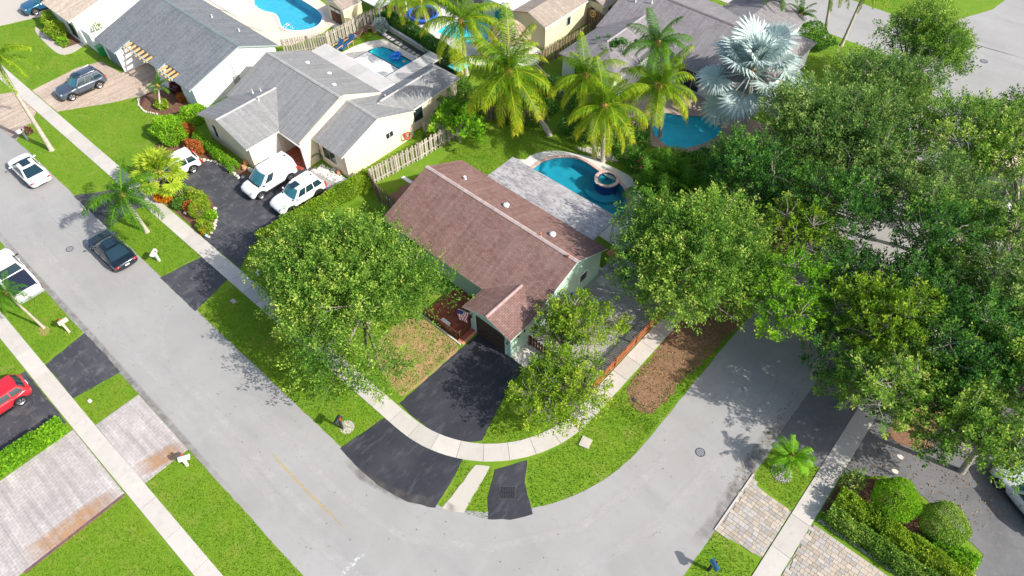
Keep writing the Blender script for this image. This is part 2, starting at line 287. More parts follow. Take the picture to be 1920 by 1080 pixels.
def org(p):
    v = Vector((0, 0, 0))
    while p is not None: v += p.location; p = p.parent
    return v
def ob(name, mb, mats, parent=None, label=None, cat=None, group=None, kind=None, local=False, smooth=False, bevel=0, recentre=True):
    me = bpy.data.meshes.new(name)
    vs = mb.v; loc = Vector((0, 0, 0))
    if parent is not None and not local:
        o_ = org(parent); vs = [(a-o_.x, b-o_.y, c-o_.z) for a, b, c in vs]
    elif parent is None and kind is None and recentre:
        xs, ys, zs = zip(*vs); loc = Vector(((min(xs)+max(xs))/2, (min(ys)+max(ys))/2, min(zs))); vs = [(a-loc.x, b-loc.y, c-loc.z) for a, b, c in vs]
    me.from_pydata(vs, [], mb.f)
    if not isinstance(mats, (list, tuple)): mats = [mats]
    for m in mats: me.materials.append(m)
    me.polygons.foreach_set('material_index', mb.mi)
    if smooth: me.polygons.foreach_set('use_smooth', [True]*len(me.polygons))
    elif mb.sm: me.polygons.foreach_set('use_smooth', [i in mb.sm for i in range(len(me.polygons))])
    if mb.uv:
        uvl = me.uv_layers.new(name='UVMap')
        for pi, co in mb.uv.items():
            for li, c in zip(me.polygons[pi].loop_indices, co): uvl.data[li].uv = c
    o = bpy.data.objects.new(name, me); COL.objects.link(o); o.location = loc
    if parent is not None: o.parent = parent
    if bevel:
        b = o.modifiers.new('bevel', 'BEVEL'); b.width = bevel; b.segments = 2; b.limit_method = 'ANGLE'; b.angle_limit = R(40)
    return tag(o, label, cat, group, kind)
def thing(name, label, cat, loc=(0, 0, 0), rz=0, group=None):
    o = bpy.data.objects.new(name, None); COL.objects.link(o); o.empty_display_size = .3
    o.location = loc; o.rotation_euler = (0, 0, rz); return tag(o, label, cat, group)
def dup(o, parent=None, **kw):
    c = o.copy(); COL.objects.link(c); c.parent = parent
    for ch in o.children: dup(ch, c)
    for k, v in kw.items():
        if k in ('label', 'group'): c[k] = v
    return c
def struct(name, mb, mats, parent=None, **k): return ob(name, mb, mats, parent, kind='structure' if parent is None else None, **k)
def quads_obj(name, V4, tint, mat, parent=None, **k):
    """numpy leaves: V4 (n,4,3) corner positions, tint (n,) face colour value"""
    n = len(V4); me = bpy.data.meshes.new(name); loc = Vector((0, 0, 0))
    V = V4.reshape(-1, 3).astype(np.float32)
    if parent is not None: loc_ = org(parent); V = V - np.array(loc_, dtype=np.float32)
    elif k.get('kind') is None:
        c = V.mean(0); loc = Vector((float(c[0]), float(c[1]), 0)); V = V - np.array(loc, dtype=np.float32)
    me.vertices.add(n*4); me.vertices.foreach_set('co', V.ravel())
    me.loops.add(n*4); me.loops.foreach_set('vertex_index', np.arange(n*4, dtype=np.int32))
    me.polygons.add(n); me.polygons.foreach_set('loop_start', np.arange(0, n*4, 4, dtype=np.int32))
    try: me.polygons.foreach_set('loop_total', np.full(n, 4, dtype=np.int32))
    except Exception: pass
    a = me.attributes.new('tint', 'FLOAT', 'FACE'); a.data.foreach_set('value', np.clip(tint, 0, 1).astype(np.float32))
    me.update(calc_edges=True); me.materials.append(mat)
    o = bpy.data.objects.new(name, me); COL.objects.link(o); o.location = loc
    if parent is not None: o.parent = parent
    return tag(o, k.get('label'), k.get('cat'), k.get('group'), k.get('kind'))
def nrm(a): return a/np.maximum(np.linalg.norm(a, axis=-1, keepdims=True), 1e-6)
def leaves(P, D, size, wid=.5, jit=.6, g=NR):
    """leaf quads at points P pointing roughly along D"""
    n = len(P); d = nrm(D + g.normal(0, jit, (n, 3))); s = size*g.uniform(.65, 1.35, (n, 1))
    side = nrm(np.cross(d, nrm(g.normal(0, .7, (n, 3)) + np.array([0, 0, 1.]))))
    a = P; b = P + d*s*.45 + side*s*wid*.5; c = P + d*s; e = P + d*s*.45 - side*s*wid*.5
    return np.stack([a, b, c, e], 1)
# ---------------------------------------------------------------- the ground, streets, walks
def arc(cx, cy, r, a0, a1, n=16): return [(cx+r*math.cos(R(a0+(a1-a0)*i/n)), cy+r*math.sin(R(a0+(a1-a0)*i/n))) for i in range(n+1)]
def rough_edge(poly, step=.35, amp=.035, seed=3):
    q = random.Random(seed); out = []
    for i, a in enumerate(poly):
        b = poly[(i+1) % len(poly)]; d = math.hypot(b[0]-a[0], b[1]-a[1]); n = max(1, int(d/step)); out.append(a)
        for k in range(1, n):
            t = k/n; out.append((a[0]+(b[0]-a[0])*t+q.uniform(-amp, amp), a[1]+(b[1]-a[1])*t+q.uniform(-amp, amp)))
    return out
def inside(p, poly):
    x, y = p; c = False; j = len(poly)-1
    for i in range(len(poly)):
        xi, yi = poly[i]; xj, yj = poly[j]
        if (yi > y) != (yj > y) and x < (xj-xi)*(y-yi)/(yj-yi)+xi: c = not c
        j = i
    return c
def smooth_loop(pts, n=6):
    m = len(pts); out = []
    for i in range(m):
        p0, p1, p2, p3 = [Vector(pts[(i+k-1) % m]) for k in range(4)]
        for j in range(n):
            t = j/n; out.append(tuple(.5*((2*p1)+(-p0+p2)*t+(2*p0-5*p1+4*p2-p3)*t*t+(-p0+3*p1-3*p2+p3)*t**3)))
    return out
def grow(pts, d):
    m = len(pts); ar = sum(pts[i][0]*pts[(i+1) % m][1]-pts[(i+1) % m][0]*pts[i][1] for i in range(m)); s = 1 if ar > 0 else -1; out = []
    for i in range(m):
        a, b, c = Vector(pts[i-1]), Vector(pts[i]), Vector(pts[(i+1) % m]); t1 = (b-a).normalized(); t2 = (c-b).normalized()
        nn = Vector((t1.y+t2.y, -t1.x-t2.x)).normalized()*d*s/max(.5, math.sqrt((1+t1.dot(t2))/2)); out.append((b.x+nn.x, b.y+nn.y))
    return out
# pool outlines (water edge)
POOL_MAIN = smooth_loop([(-27.58,34.34),(-27.45,35.36),(-26.93,36.37),(-25.77,37.30),(-24.65,37.47),(-23.55,37.35),(-22.34,37.19),(-21.05,37.21),(-20.06,36.64),(-19.14,35.56),(-18.68,34.62)]+[(-18.9,33.3),(-20.5,32.6),(-24,32.5),(-27.2,32.9)], 4)
SPA_C, SPA_R = (-22.06,36.79), .92
POOL_A = smooth_loop([(-70.5,34.9)]+[(-68.31,34.87),(-67.04,34.18),(-65.39,34.16),(-64.09,34.59),(-62.95,34.30),(-61.53,33.59),(-60.45,33.59),(-59.45,34.19),(-58.75,35.36),(-58.87,36.49),(-59.75,37.55),(-61.25,38.10),(-63.40,38.28),(-65.97,38.46)]+[(-66,39.2),(-70.5,38.6)], 4)
POOL_B = [(-51.3,34.2),(-45.6,34.2),(-45.6,38.2),(-50.0,38.2),(-50.7,38.0),(-51.1,37.6),(-51.3,37.0)]
POOL_C = smooth_loop([(-48.57,43.64),(-48.78,45.10),(-48.26,46.96),(-46.42,48.02),(-44.19,47.24),(-43.13,45.51),(-42.47,43.78),(-44.06,43.92),(-45.87,44.02),(-47.26,43.72)], 4)
POOL_D = smooth_loop([(-24.8,45.5)]+[(-24.06,46.30),(-23.76,47.40),(-22.06,48.27),(-20.54,49.41),(-19.16,49.39),(-18.36,48.69),(-18.35,47.13),(-19.07,45.26),(-20.33,43.86)]+[(-22.6,44.4)], 4)
holes = [grow(p, .12) for p in (POOL_MAIN, POOL_A, POOL_B, POOL_C, POOL_D)]
m = MB().prism([(-420,-300),(320,-300),(320,420),(-420,420)], -.02, 0, holes=holes); struct('ground', m, G_['ground'])
road = [(-140,7.1),(-18.5,7.1)]+arc(-18.5,19.2,12.1,-90,0)[1:]+[(-6.45,66.5)]+arc(-10.0,66.5,3.5,0,90,6)[1:]+[(-90,70)]+[(-90,78),(-14,78),(-9.5,81),(-7.2,86),(-6.5,92),(-6.5,140),(0,140),(0,88),(3,80),(60,78),(60,70)]+arc(3.0,66.5,3.5,90,180,6)+[(-.45,15)]+arc(-14.5,15,14.05,0,-90,14)[1:]+[(-140,.9)]
struct('road', MB().prism(rough_edge(road, .5, .03), -.1, .012), G_['road'])
HARD = []
def sheet(name, poly, mat, z=.02, amp=.03, seed=1, step=.35, hol=(), parent=None):
    if 'litter' not in name and 'dry' not in name and 'bare' not in name: HARD.append(poly)
    return struct(name, MB().prism(rough_edge(poly, step, amp, seed) if amp else poly, -.1, z, holes=hol), mat, parent)
# asphalt drives and aprons
sheet('main_driveway', [(-19.55,11.45),(-19.5,18.66),(-16.9,18.66),(-15.3,18.66),(-15.2,17.0),(-13.9,13.0),(-14.35,12.5),(-15.6,11.75),(-17,11.42),(-18.5,11.36)], G_['asphalt'], .02, seed=2)
sheet('driveway_apron', [(-19.95,7.0),(-19.5,10.1),(-18.2,10.14),(-16.2,10.45),(-14.5,11.1),(-13.95,11.45),(-13.45,9.9),(-13.05,8.2),(-14.5,7.4),(-16.5,6.95),(-18.5,6.9)], G_['asphalt'], .022, seed=4)
sheet('drain_apron', [(-12.05,12.15),(-11.0,13.85),(-10.2,12.7),(-8.65,11.6),(-9.4,10.5),(-10.35,9.7),(-11.2,10.6)], G_['asphalt'], .023, seed=5)
sheet('concrete_path', [(-13.1,11.6),(-12.4,12.1),(-12.15,11.2),(-11.65,9.05),(-12.1,8.75),(-12.75,8.45),(-12.85,9.6)], G_['concretepad'], .025)
sheet('neighbour_driveway', [(-49.6,11.25),(-50.5,12.2),(-50.1,14.6),(-49.6,16.3),(-47.6,17.3),(-44.9,17.4),(-44.6,18.3),(-44.6,21.9),(-41.6,21.9),(-38.2,21.9),(-37.9,18),(-37.9,13.2),(-36.6,11.4),(-40.3,11.3),(-41.3,11.3),(-42.0,12.2),(-42.9,13.5),(-45.0,14.2),(-47.2,13.9),(-48.2,12.8),(-48.3,11.3)], G_['asphalt_worn'], .02, seed=6)
sheet('neighbour_driveway_apron', [(-40.2,7.0),(-39.7,10.15),(-36.4,10.15),(-35.6,7.0)], G_['asphalt_worn'], .022, seed=7)
sheet('neighbour_driveway_apron', [(-53.2,7.0),(-51.0,10.15),(-47.9,10.15),(-48.2,8.6),(-47.5,7.0)], G_['asphalt_worn'], .022, seed=8)
sheet('side_driveway_apron', [(-39.6,1.0),(-39.1,-1.95),(-35.3,-1.95),(-34.9,1.0),(-37,1.05)], G_['asphalt_worn'], .022, seed=9)
sheet('side_driveway', [(-39.6,-3.05),(-34.0,-3.05),(-34.9,-12),(-39.6,-12)], G_['asphalt_worn'], .02, seed=10)
sheet('right_driveway_apron', [(-.55,24.3),(2.3,24.9),(2.3,34.5),(-.55,34.5)], G_['asphalt_old'], .02, seed=11)
sheet('right_driveway', [(3.45,25.4),(3.4,34.5),(6.5,36.5),(30,36.5),(30,24),(11.0,24.2),(11.2,26.1),(7.5,27.2),(5.4,27.0),(4.4,26.1)], G_['asphalt_old'], .02, seed=12)
sheet('tan_paver_driveway', [(-73.0,6.9),(-70.9,10.1),(-66.4,10.1),(-63.6,7.0)], G_['pavertan'], .022)
sheet('far_left_driveway', [(-90,11.3),(-84.8,11.3),(-82.4,17.7),(-80.9,20.5),(-79.6,22.5),(-90,24)], G_['concretepad'], .02)
sheet('curved_walk', smooth_loop([(-78.96,16.59),(-80.67,16.72),(-79.17,16.14),(-74.17,15.85),(-73.19,16.84),(-73.48,18.37),(-72.90,20.06),(-74.15,20.03),(-74.26,18.60),(-74.54,16.79),(-75.01,16.64),(-78.75,16.77)], 4), G_['concretepad'], .03, 0)
def uvground(name, poly, mat, z, parent=None, seed=0):
    mb = MB().prism(rough_edge(poly, .4, .02, seed) if seed else poly, -.1, z)
    for i, f in enumerate(mb.f): mb.uv[i] = [(mb.v[k][0], mb.v[k][1]) for k in f]
    return struct(name, mb, mat, parent)
uvground('paver_driveway', [(-69.9,11.35),(-65.0,11.35),(-62.6,15.2),(-61.6,17.4),(-60.4,18.1),(-60.9,19.7),(-61.4,20.8),(-66,20.8),(-66.2,18.3),(-69.6,18.0),(-70.3,16)], G_['pavertan'], .02, seed=21)
uvground('paver_driveway_apron', [(-73.0,6.9),(-70.9,10.1),(-66.4,10.1),(-65.0,9.0),(-65.9,6.95)], G_['pavertan'], .026, seed=22)
# stamped concrete drive at the lower left: control-jointed slabs
for nm, X0, X1, Y0, Y1_, nx, ny in (('stamped_drive', -33.2, -27.1, -14.0, -3.02, 3, 6), ('stamped_drive_apron', -32.45, -26.75, -1.95, .92, 2, 1)):
    base = struct(nm, MB().box(X0, X1, Y0, Y1_, -.1, .012), G_['gravel'])
    for i in range(nx):
        for j in range(ny):
            a, b = X0+(X1-X0)*i/nx, X0+(X1-X0)*(i+1)/nx; c, d = Y0+(Y1_-Y0)*j/ny, Y0+(Y1_-Y0)*(j+1)/ny
            mb = MB().box(a+.008, b-.008, c+.008, d-.008, .0, .035)
            for k, f in enumerate(mb.f): mb.uv[k] = [(mb.v[q][1], mb.v[q][0]) for q in f]
            ob('slab', mb, G_['cobble'], base)
    # red brick edging row
mb_edge = MB(); q0 = struct('brick_edging', MB().box(-27.08, -26.93, -8.8, -3.05, -.1, .03), G_['edgebrick'])
brk = None
for j in range(26):
    if brk is None: brk = ob('brick', MB().box(-.07, .07, -.1, .1, 0, .05), G_['edgebrick'], q0, local=True); brk.location = (-27.0, -8.7, .0)
    else: c = brk.copy(); COL.objects.link(c); c.location = (-27.0+rng.uniform(-.01, .01), -8.7+.22*j, 0)
# rust stains along the edge of the stamped drive
def mark(name, pts, wdt, mat, z, parent=None):
    mb = MB(); P = [Vector((x, y)) for x, y in pts]; n = len(P)
    for i, p in enumerate(P):
        d = (P[min(i+1, n-1)]-P[max(i-1, 0)]).normalized(); s = Vector((-d.y, d.x)); wi = wdt[i] if hasattr(wdt, '__len__') else wdt
        for k, (f, al) in enumerate(((-.5, 0), (-.22, 1), (.22, 1), (.5, 0))): mb.v.append((p.x+s.x*wi*f, p.y+s.y*wi*f, z))
    for i in range(n-1):
        for k in range(3):
            mb.f.append((i*4+k, (i+1)*4+k, (i+1)*4+k+1, i*4+k+1)[::-1]); mb.mi.append(0)
            al = (0, 1, 1, 0); e0 = 0 if i == 0 else 1; e1 = 0 if i == n-2 else 1
            mb.uv[len(mb.f)-1] = [(0, al[k]*e0), (0, al[k]*e1), (0, al[k+1]*e1), (0, al[k+1]*e0)][::-1]
    return ob(name, mb, mat, parent, kind='structure' if parent is None else None)
mark('rust_stain', [(-27.6,-8.6),(-27.55,-7),(-27.5,-5),(-27.6,-3.1)], 1.5, G_['rust'], .040)
mark('rust_stain', [(-27.6,-1.9),(-27.5,-.9),(-27.3,.2),(-27.3,.9)], 1.4, G_['rust'], .040)
mark('tyre_track', [(-37.38,6.79),(-36.84,5.50),(-35.69,4.41),(-33.96,3.62),(-32.08,3.34),(-29.05,3.38),(-25.64,3.43),(-21.01,3.19),(-17.28,3.34),(-13.50,3.96)], [.3,.5,.6,.7,.7,.8,.8,.8,.8,.8], G_['track'], .0165)
mark('tyre_track', [(-58,2.6),(-50,2.7),(-42,2.5),(-34,2.4),(-26,2.6),(-18,2.4),(-12,3.0),(-7.5,6),(-4.8,10),(-3,16),(-2.2,24),(-2.1,34)], .9, G_['track'], .0165)
mark('tyre_track', [(-30,5.4),(-24,5.3),(-18,5.1),(-13,5.9),(-9.2,8.6),(-6.2,12.6),(-5.0,18),(-4.8,26)], .7, G_['track'], .0165)
mark('tyre_track', [(-60,5.2),(-52,5.0),(-45,5.2),(-38,4.9)], .8, G_['track'], .0165)
mark('edge_stain', [(-19.3,6.7),(-17.6,6.75),(-15.8,7.15),(-14.2,7.85),(-13.1,8.6)], .7, G_['scuff'], .0275)
mark('edge_stain', [(-.75,16),(-.7,18),(-.8,20.5),(-.9,22.5),(-.95,25),(-.7,28)], 1.0, G_['scuff'], .018)
mark('edge_stain', [(-56,1.15),(-48,1.1),(-40,1.15),(-30,1.1),(-20,1.1)], .5, G_['scuff'], .018)
mark('edge_stain', [(-12.9,8.7),(-12.4,8.8),(-11.9,9.1)], .5, G_['scuff'], .0295)
mark('tar_seam', [(-7.76,77.73),(-5.21,77.90),(-1.59,78.44)], .16, G_['tar'], .018)
mark('oil_stain', [(-43.6,5.6),(-43.2,6.3)], .7, G_['oil'], .0175); mark('oil_stain', [(-57.2,5.7),(-56.6,6.3)], .6, G_['oil'], .0175)
mark('road_patch', [(-15.5,1.6),(-10.5,3.2)], 1.6, G_['oil'], .0168); mark('road_patch', [(-30.5,6.0),(-25.0,6.2)], .8, G_['oil'], .0168); mark('road_patch', [(-3.4,12.0),(-1.4,18.5)], 1.5, G_['oil'], .0168)
mark('yellow_line', [(-23.11,4.15),(-22.18,4.05),(-20.07,4.01),(-18.13,4.02),(-17.01,4.07),(-15.81,4.04)], [.1,.16,.17,.16,.12,.08], G_['yellowmark'], .019)
mark('stop_bar', [(-14.19,4.26),(-14.19,3.35),(-14.15,2.28),(-14.05,1.47)], [.34,.36,.34,.3], G_['whitemark'], .019)
mark('utility_mark', [(-35.29,6.87),(-34.86,6.82)], .35, G_['paintdot'], .018)
# pavements: one slab per cast panel
def strip_slabs(name, line, wdt, n_len=1.5, thick=.045, side=1):
    """line = centre line points; slabs cut across it with open joints"""
    base = struct(name, MB().prism(ribbon(line, wdt-.04), -.1, .012), G_['gravel']); L = [0.]
    for i in range(1, len(line)): L.append(L[-1]+math.dist(line[i], line[i-1]))
    def at(s):
        s = max(0, min(L[-1], s)); i = max(k for k in range(len(L)) if L[k] <= s+1e-9); i = min(i, len(L)-2); t = (s-L[i])/(L[i+1]-L[i])
        a, b = Vector(line[i]), Vector(line[i+1]); return a.lerp(b, t)
    def nrm_at(s):
        d = (at(s+.05)-at(s-.05)).normalized(); return Vector((-d.y, d.x))
    s = 0
    while s < L[-1]-.2:
        e = min(s+n_len*rng.uniform(.97, 1.03), L[-1]); pl, pr = [], []; k = 3
        for j in range(k+1):
            q = s+.012+(e-s-.024)*j/k; p = at(q); nn = nrm_at(q); pl.append(tuple(p+nn*wdt/2)); pr.append(tuple(p-nn*wdt/2))
        ob('slab', MB().prism(pr+pl[::-1], .0, thick+rng.uniform(-.004, .004)), G_['concrete'], base); s = e
    return base
def ribbon(line, wdt):
    P = [Vector(p) for p in line]; a, b = [], []
    for i, p in enumerate(P):
        d = (P[min(i+1, len(P)-1)]-P[max(i-1, 0)]).normalized(); s = Vector((-d.y, d.x))*wdt/2; a.append(tuple(p-s)); b.append(tuple(p+s))
    return a+b[::-1]
strip_slabs('pavement', [(-92,10.7),(-60,10.7),(-18.3,10.72)]+arc(-18.3,18.7,7.98,-90,0,14)[1:]+[(-10.3,34),(-10.3,46)], 1.13, 1.55)
strip_slabs('pavement', [(-62,-2.5),(-33,-2.48),(-14,-2.35),(-6,-2.35)], 1.0, 2.6)
strip_slabs('pavement', [(2.85,12),(2.85,24),(2.82,36)], 1.12, 2.3)
strip_slabs('pavement', [(-42,69.0-.0),(-20,68.8)], 1.0, 3)
# planting beds, litter, gravel
BED_W = [(-61.2,17.3),(-59.0,16.8),(-57.2,17.6),(-56.2,18.9),(-55.4,19.7),(-60.6,19.7)]
sheet('mulch_bed', smooth_loop(BED_W, 3), G_['mulch'], .03, 0)
sheet('mulch_bed', [(-54.5,15.8),(-53.2,13.2),(-50.6,14.4),(-50.2,16.2),(-48.0,17.1),(-45,17.3),(-44.7,18.2),(-52,18.4)], G_['mulch'], .016, .04)
ISL = smooth_loop([(-48.2,11.6),(-46.5,11.45),(-44,11.45),(-42.3,11.4),(-41.2,11.45),(-41.6,12.3),(-42.8,13.45),(-44.8,14.1),(-46.8,13.7),(-47.9,12.7)], 3)
sheet('mulch_bed', ISL, G_['mulch'], .05, 0)
sheet('mulch_bed', smooth_loop([(-79.66,16.92),(-78.13,17.32),(-75.01,16.64),(-74.02,17.25),(-74.41,18.74),(-76.90,18.41),(-80.55,18.94),(-81.96,18.69)], 3), G_['mulch'], .016, 0)
sheet('mulch_bed', [(3.5,22.6),(3.5,26.0),(4.6,26.0),(5.2,26.6),(7.4,26.6),(10.6,24.4),(11.2,22.2)], G_['mulch'], .016, .05)
sheet('gravel_bed', [(-41.3,20.9),(-37.9,20.9),(-37.7,23.0),(-41.4,22.1)], G_['rock'], .03, .03)
sheet('gravel_yard', [(-16.7,20.3),(-11.0,20.3),(-11.0,33.5),(-13,33.5),(-16.7,33)], G_['gravel'], .012, .05)
sheet('gravel_yard', [(-16.7,18.7),(-15.3,18.6),(-14.9,20.3),(-16.7,20.3)], G_['deck'], .014, .06)
LITTER = [(-9.6,24.0),(-9.45,22.2),(-8.9,21.2),(-8.2,21.0),(-7.4,21.2),(-7.0,22.6),(-7.05,25),(-6.75,28),(-6.7,34),(-9.6,34)]
sheet('leaf_litter_ground', smooth_loop(LITTER, 2), G_['litter'], .008, .16, step=.25)
DRY = [(-23.6,12.9),(-20.2,11.9),(-19.7,12.6),(-19.65,16.9),(-22.4,17.2),(-24.2,16)]
sheet('dry_ground', smooth_loop(DRY, 3), G_['dryground'], .008, .08)
sheet('bare_ground', [(-34.2,23.6),(-30.4,23.0),(-30.4,28.3),(-33.0,28.0),(-34.2,26.5)], G_['litter'], .007, .15)
sheet('leaf_litter_ground', [(4.4,29.4),(6.2,29.8),(7.0,31.5),(6.5,34),(4.2,34)], G_['litter'], .026, .15)
sheet('leaf_litter_ground', [(-9.6,34),(-6.9,34),(-6.9,60),(-9.6,60)], G_['litter'], .008, .1)
# worn bare patch at the street tree roots and under mailboxes
sheet('bare_patch', [( -20.75+.48*math.cos(k*.42), 8.2+.45*math.sin(k*.42)) for k in range(15)], G_['concretepad'], .01, 0)
sheet('bare_patch', [( -41.9+.5*math.cos(k*.42), -.75+.35*math.sin(k*.42)) for k in range(15)], G_['dryground'], .008, 0)
# patios and decks round the pools
DECK_M = smooth_loop([(-29.0,33.2)]+[(-28.78,34.36),(-28.72,35.34),(-27.67,36.92),(-25.19,38.18)]+[(-24.22,38.39),(-21.02,38.52),(-20.13,38.01)]+[(-17.3,36.6),(-16.6,35),(-16.2,31.2)], 3)+[(-16.4,28.7),(-29.5,28.7)]
def deck(name, poly, pool, mat, z=.06): return struct(name, MB().prism(poly, -.1, z, holes=[pool]), mat)
deck('pool_deck', DECK_M, POOL_MAIN, G_['deckw'])
deck('pool_deck', [(-75,30.0),(-63.2,29.2),(-60.2,29.6),(-57.9,32.2),(-57.4,35.6),(-57.9,38.0),(-60.2,39.2),(-64.6,39.9),(-75,41)], POOL_A, G_['deckp'])
deck('pool_deck', [(-53.1,31.2),(-41.9,31.2),(-41.9,39.0),(-51.7,39.0),(-52.6,37.6),(-53.0,36)], POOL_B, G_['deck'])
deck('pool_deck', smooth_loop([(-53.5,41.6),(-46,41.6),(-41.5,41.8),(-38.5,44),(-37.2,46.2),(-39.2,48.2),(-47,48),(-52.5,47.4)], 3), POOL_C, G_['deckw'])
deck('pool_deck', [(-27.2,43.6),(-24.5,42.6),(-21.5,43.0),(-17,45.2),(-14,47),(-13.5,52),(-27.2,52)], POOL_D, G_['deckt'])
WATER = {}
for poly, mat, z in ((POOL_MAIN, 'pool_blue', .0), (POOL_A, 'pool_lt', .0), (POOL_B, 'pool_tq', -.0), (POOL_C, 'pool_tq', .0), (POOL_D, 'pool_tq', .0)):
    b = MB(); n = len(poly)
    b.add([(x, y, .055) for x, y in poly]+[(x, y, -.95) for x, y in poly], [(i, (i+1) % n, (i+1) % n+n, i+n) for i in range(n)])
    b.prism(poly, -1.0, -.95); r_ = struct('pool_basin', b, G_[mat])
    b = MB(); b.add([(x, y, 0) for x, y in poly], []); tris = tessellate_polygon([[Vector((x, y, 0)) for x, y in poly]])
    for t in tris:
        a_, b_, c_ = [Vector(poly[i]) for i in t]; b.f.append(tuple(t) if (b_-a_).cross(c_-a_) > 0 else tuple(reversed(t))); b.mi.append(0)
    b.v = [(x, y, -.06) for x, y, _ in b.v]
    struct('pool_water', b, WATER.setdefault(mat, water('water_'+mat, {'pool_blue': (.60, .90, .95), 'pool_lt': (.80, .98, 1), 'pool_tq': (.70, .96, .98)}[mat])))
# curved steps of the main pool, pool shelf
struct('pool_step', MB().prism(arc(SPA_C[0], SPA_C[1], 1.75, 180, 345, 14)+[(SPA_C[0], SPA_C[1])], -1.0, -.72), G_['pool_blue'])
struct('pool_step', MB().prism([(-60.6,34.2),(-59.0,34.4),(-58.8,36.6),(-60.6,37.9)], -1.0, -.6), G_['pool_lt'])
# ---------------------------------------------------------------- houses
def slope(parent, pts, mat, edge='white', th=.12, name='roof'):
    """one roof slope; pts run round it, the first edge is the eave"""
    P = [Vector(p) for p in pts]; u = (P[1]-P[0]).normalized(); n = (P[1]-P[0]).cross(P[2]-P[0]).normalized()
    if n.z < 0: P = [P[1], P[0]]+P[:1:-1]; u = (P[1]-P[0]).normalized(); n = -n
    v = n.cross(u); m = MB(); k = len(P)
    m.add(P+[p-Vector((0, 0, th)) for p in P], [tuple(range(k))], 0); m.uv[0] = [((p-P[0]).dot(u), (p-P[0]).dot(v)) for p in P]
    m.f.append(tuple(k+i for i in reversed(range(k)))); m.mi.append(1)
    for i in range(k): m.f.append((i, i+k, (i+1) % k+k, (i+1) % k)); m.mi.append(1)
    for i in range(1, len(m.f)): m.uv[i] = [(0, 0)]*len(m.f[i])
    return ob(name, m, [G_[mat], G_[edge]], parent)
def wall(parent, a, b, prof, mat, th=.15, name='wall', z0=-.05):
    """upright wall from a to b in plan; prof = [(t along it, height)...]; thickness goes to the left of a->b"""
    A, B = Vector(a), Vector(b); k_ = (B-A).normalized()*.004; A = A+k_; B = B-k_; d = B-A; nn = Vector((-d.y, d.x)).normalized()*th
    ring = [(0, z0), (1, z0)]+[(t, h) for t, h in reversed(prof)]; k = len(ring); m = MB()
    f = [(A.x+d.x*t, A.y+d.y*t, h) for t, h in ring]; bk = [(x+nn.x, y+nn.y, h) for x, y, h in f]
    m.add(f+bk, [tuple(range(k)), tuple(reversed([k+i for i in range(k)]))]+[(i, i+k, (i+1) % k+k, (i+1) % k) for i in range(k)])
    return ob(name, m, G_[mat], parent)
def on_wall(parent, a, b, t0, t1, z0, z1, mat, name, out=.03, th=.03):
    """box standing proud of the wall line a->b (outside is to the right of a->b)"""
    A, B = Vector(a), Vector(b); d = (B-A); L = d.length; u = d/L; n = Vector((u.y, -u.x)); m = MB()
    p = [A+u*t0, A+u*t1]; q = [x+n*out for x in p]; r = [x+n*(out-th) for x in p]
    m.add([(q[0].x, q[0].y, z0), (q[1].x, q[1].y, z0), (q[1].x, q[1].y, z1), (q[0].x, q[0].y, z1), (r[0].x, r[0].y, z0), (r[1].x, r[1].y, z0), (r[1].x, r[1].y, z1), (r[0].x, r[0].y, z1)],
          [(0, 1, 2, 3), (7, 6, 5, 4), (1, 0, 4, 5), (2, 1, 5, 6), (3, 2, 6, 7), (0, 3, 7, 4)])
    return ob(name, m, G_[mat], parent)
def window(parent, a, b, t0, t1, z0, z1, frame='white', n=2):
    w_ = on_wall(parent, a, b, t0-.06, t1+.06, z0-.06, z1+.06, frame, 'window', .05, .05)
    for i in range(n):
        x0 = t0+(t1-t0)*i/n+.025; x1 = t0+(t1-t0)*(i+1)/n-.025
        on_wall(w_, a, b, x0, x1, z0, z1, 'glass', 'pane', .062, .02)
    return w_
def bar(parent, p, q, wd, mat, name, th=None):
    m = MB(); P, Q = Vector(p), Vector(q); d = (Q-P).normalized(); s = d.cross(Vector((0, 0, 1))).normalized()*wd/2; up = s.cross(d).normalized()*(th or wd)/2
    if up.z < 0: up = -up
    vs = []
    for c in (P, Q): vs += [c-s-up, c+s-up, c+s+up, c-s+up]
    m.add(vs, [(0, 1, 2, 3), (7, 6, 5, 4), (0, 4, 5, 1), (1, 5, 6, 2), (2, 6, 7, 3), (3, 7, 4, 0)]); return ob(name, m, G_[mat] if isinstance(mat, str) else mat, parent)
def ridge_caps(parent, p, q, mat, n):
    """overlapping ridge cap pieces, each a small saddle"""
    P, Q = Vector(p), Vector(q); d = (Q-P)/n; s = d.cross(Vector((0, 0, 1))).normalized()*.14; first = None
    for i in range(n):
        a = P+d*i; m = MB(); b = a+d*1.12; z = Vector((0, 0, .03)); lo = Vector((0, 0, -.035))
        if first is None:
            m.add([a-s+lo, a+z, a+s+lo, b-s+lo, b+z+Vector((0,0,.02)), b+s+lo], [(0, 1, 4, 3), (1, 2, 5, 4)]); first = ob('ridge_cap', m, mat, parent)
        else:
            c = first.copy(); COL.objects.link(c); c.parent = first.parent; c.location = first.location+d*i
def vent_pipe(parent, p, h=.35, r=.055, mat='white'):
    return ob('vent_pipe', MB().tube([p, (p[0], p[1], p[2]+h)], r, 8), G_[mat], parent)
def box_vent(parent, p, s=.16, mat='white'):
    m = MB().box(p[0]-s, p[0]+s, p[1]-s, p[1]+s, p[2]-.05, p[2]+.12).box(p[0]-s*1.2, p[0]+s*1.2, p[1]-s*1.2, p[1]+s*1.2, p[2]+.12, p[2]+.17)
    return ob('roof_vent', m, G_[mat], parent)

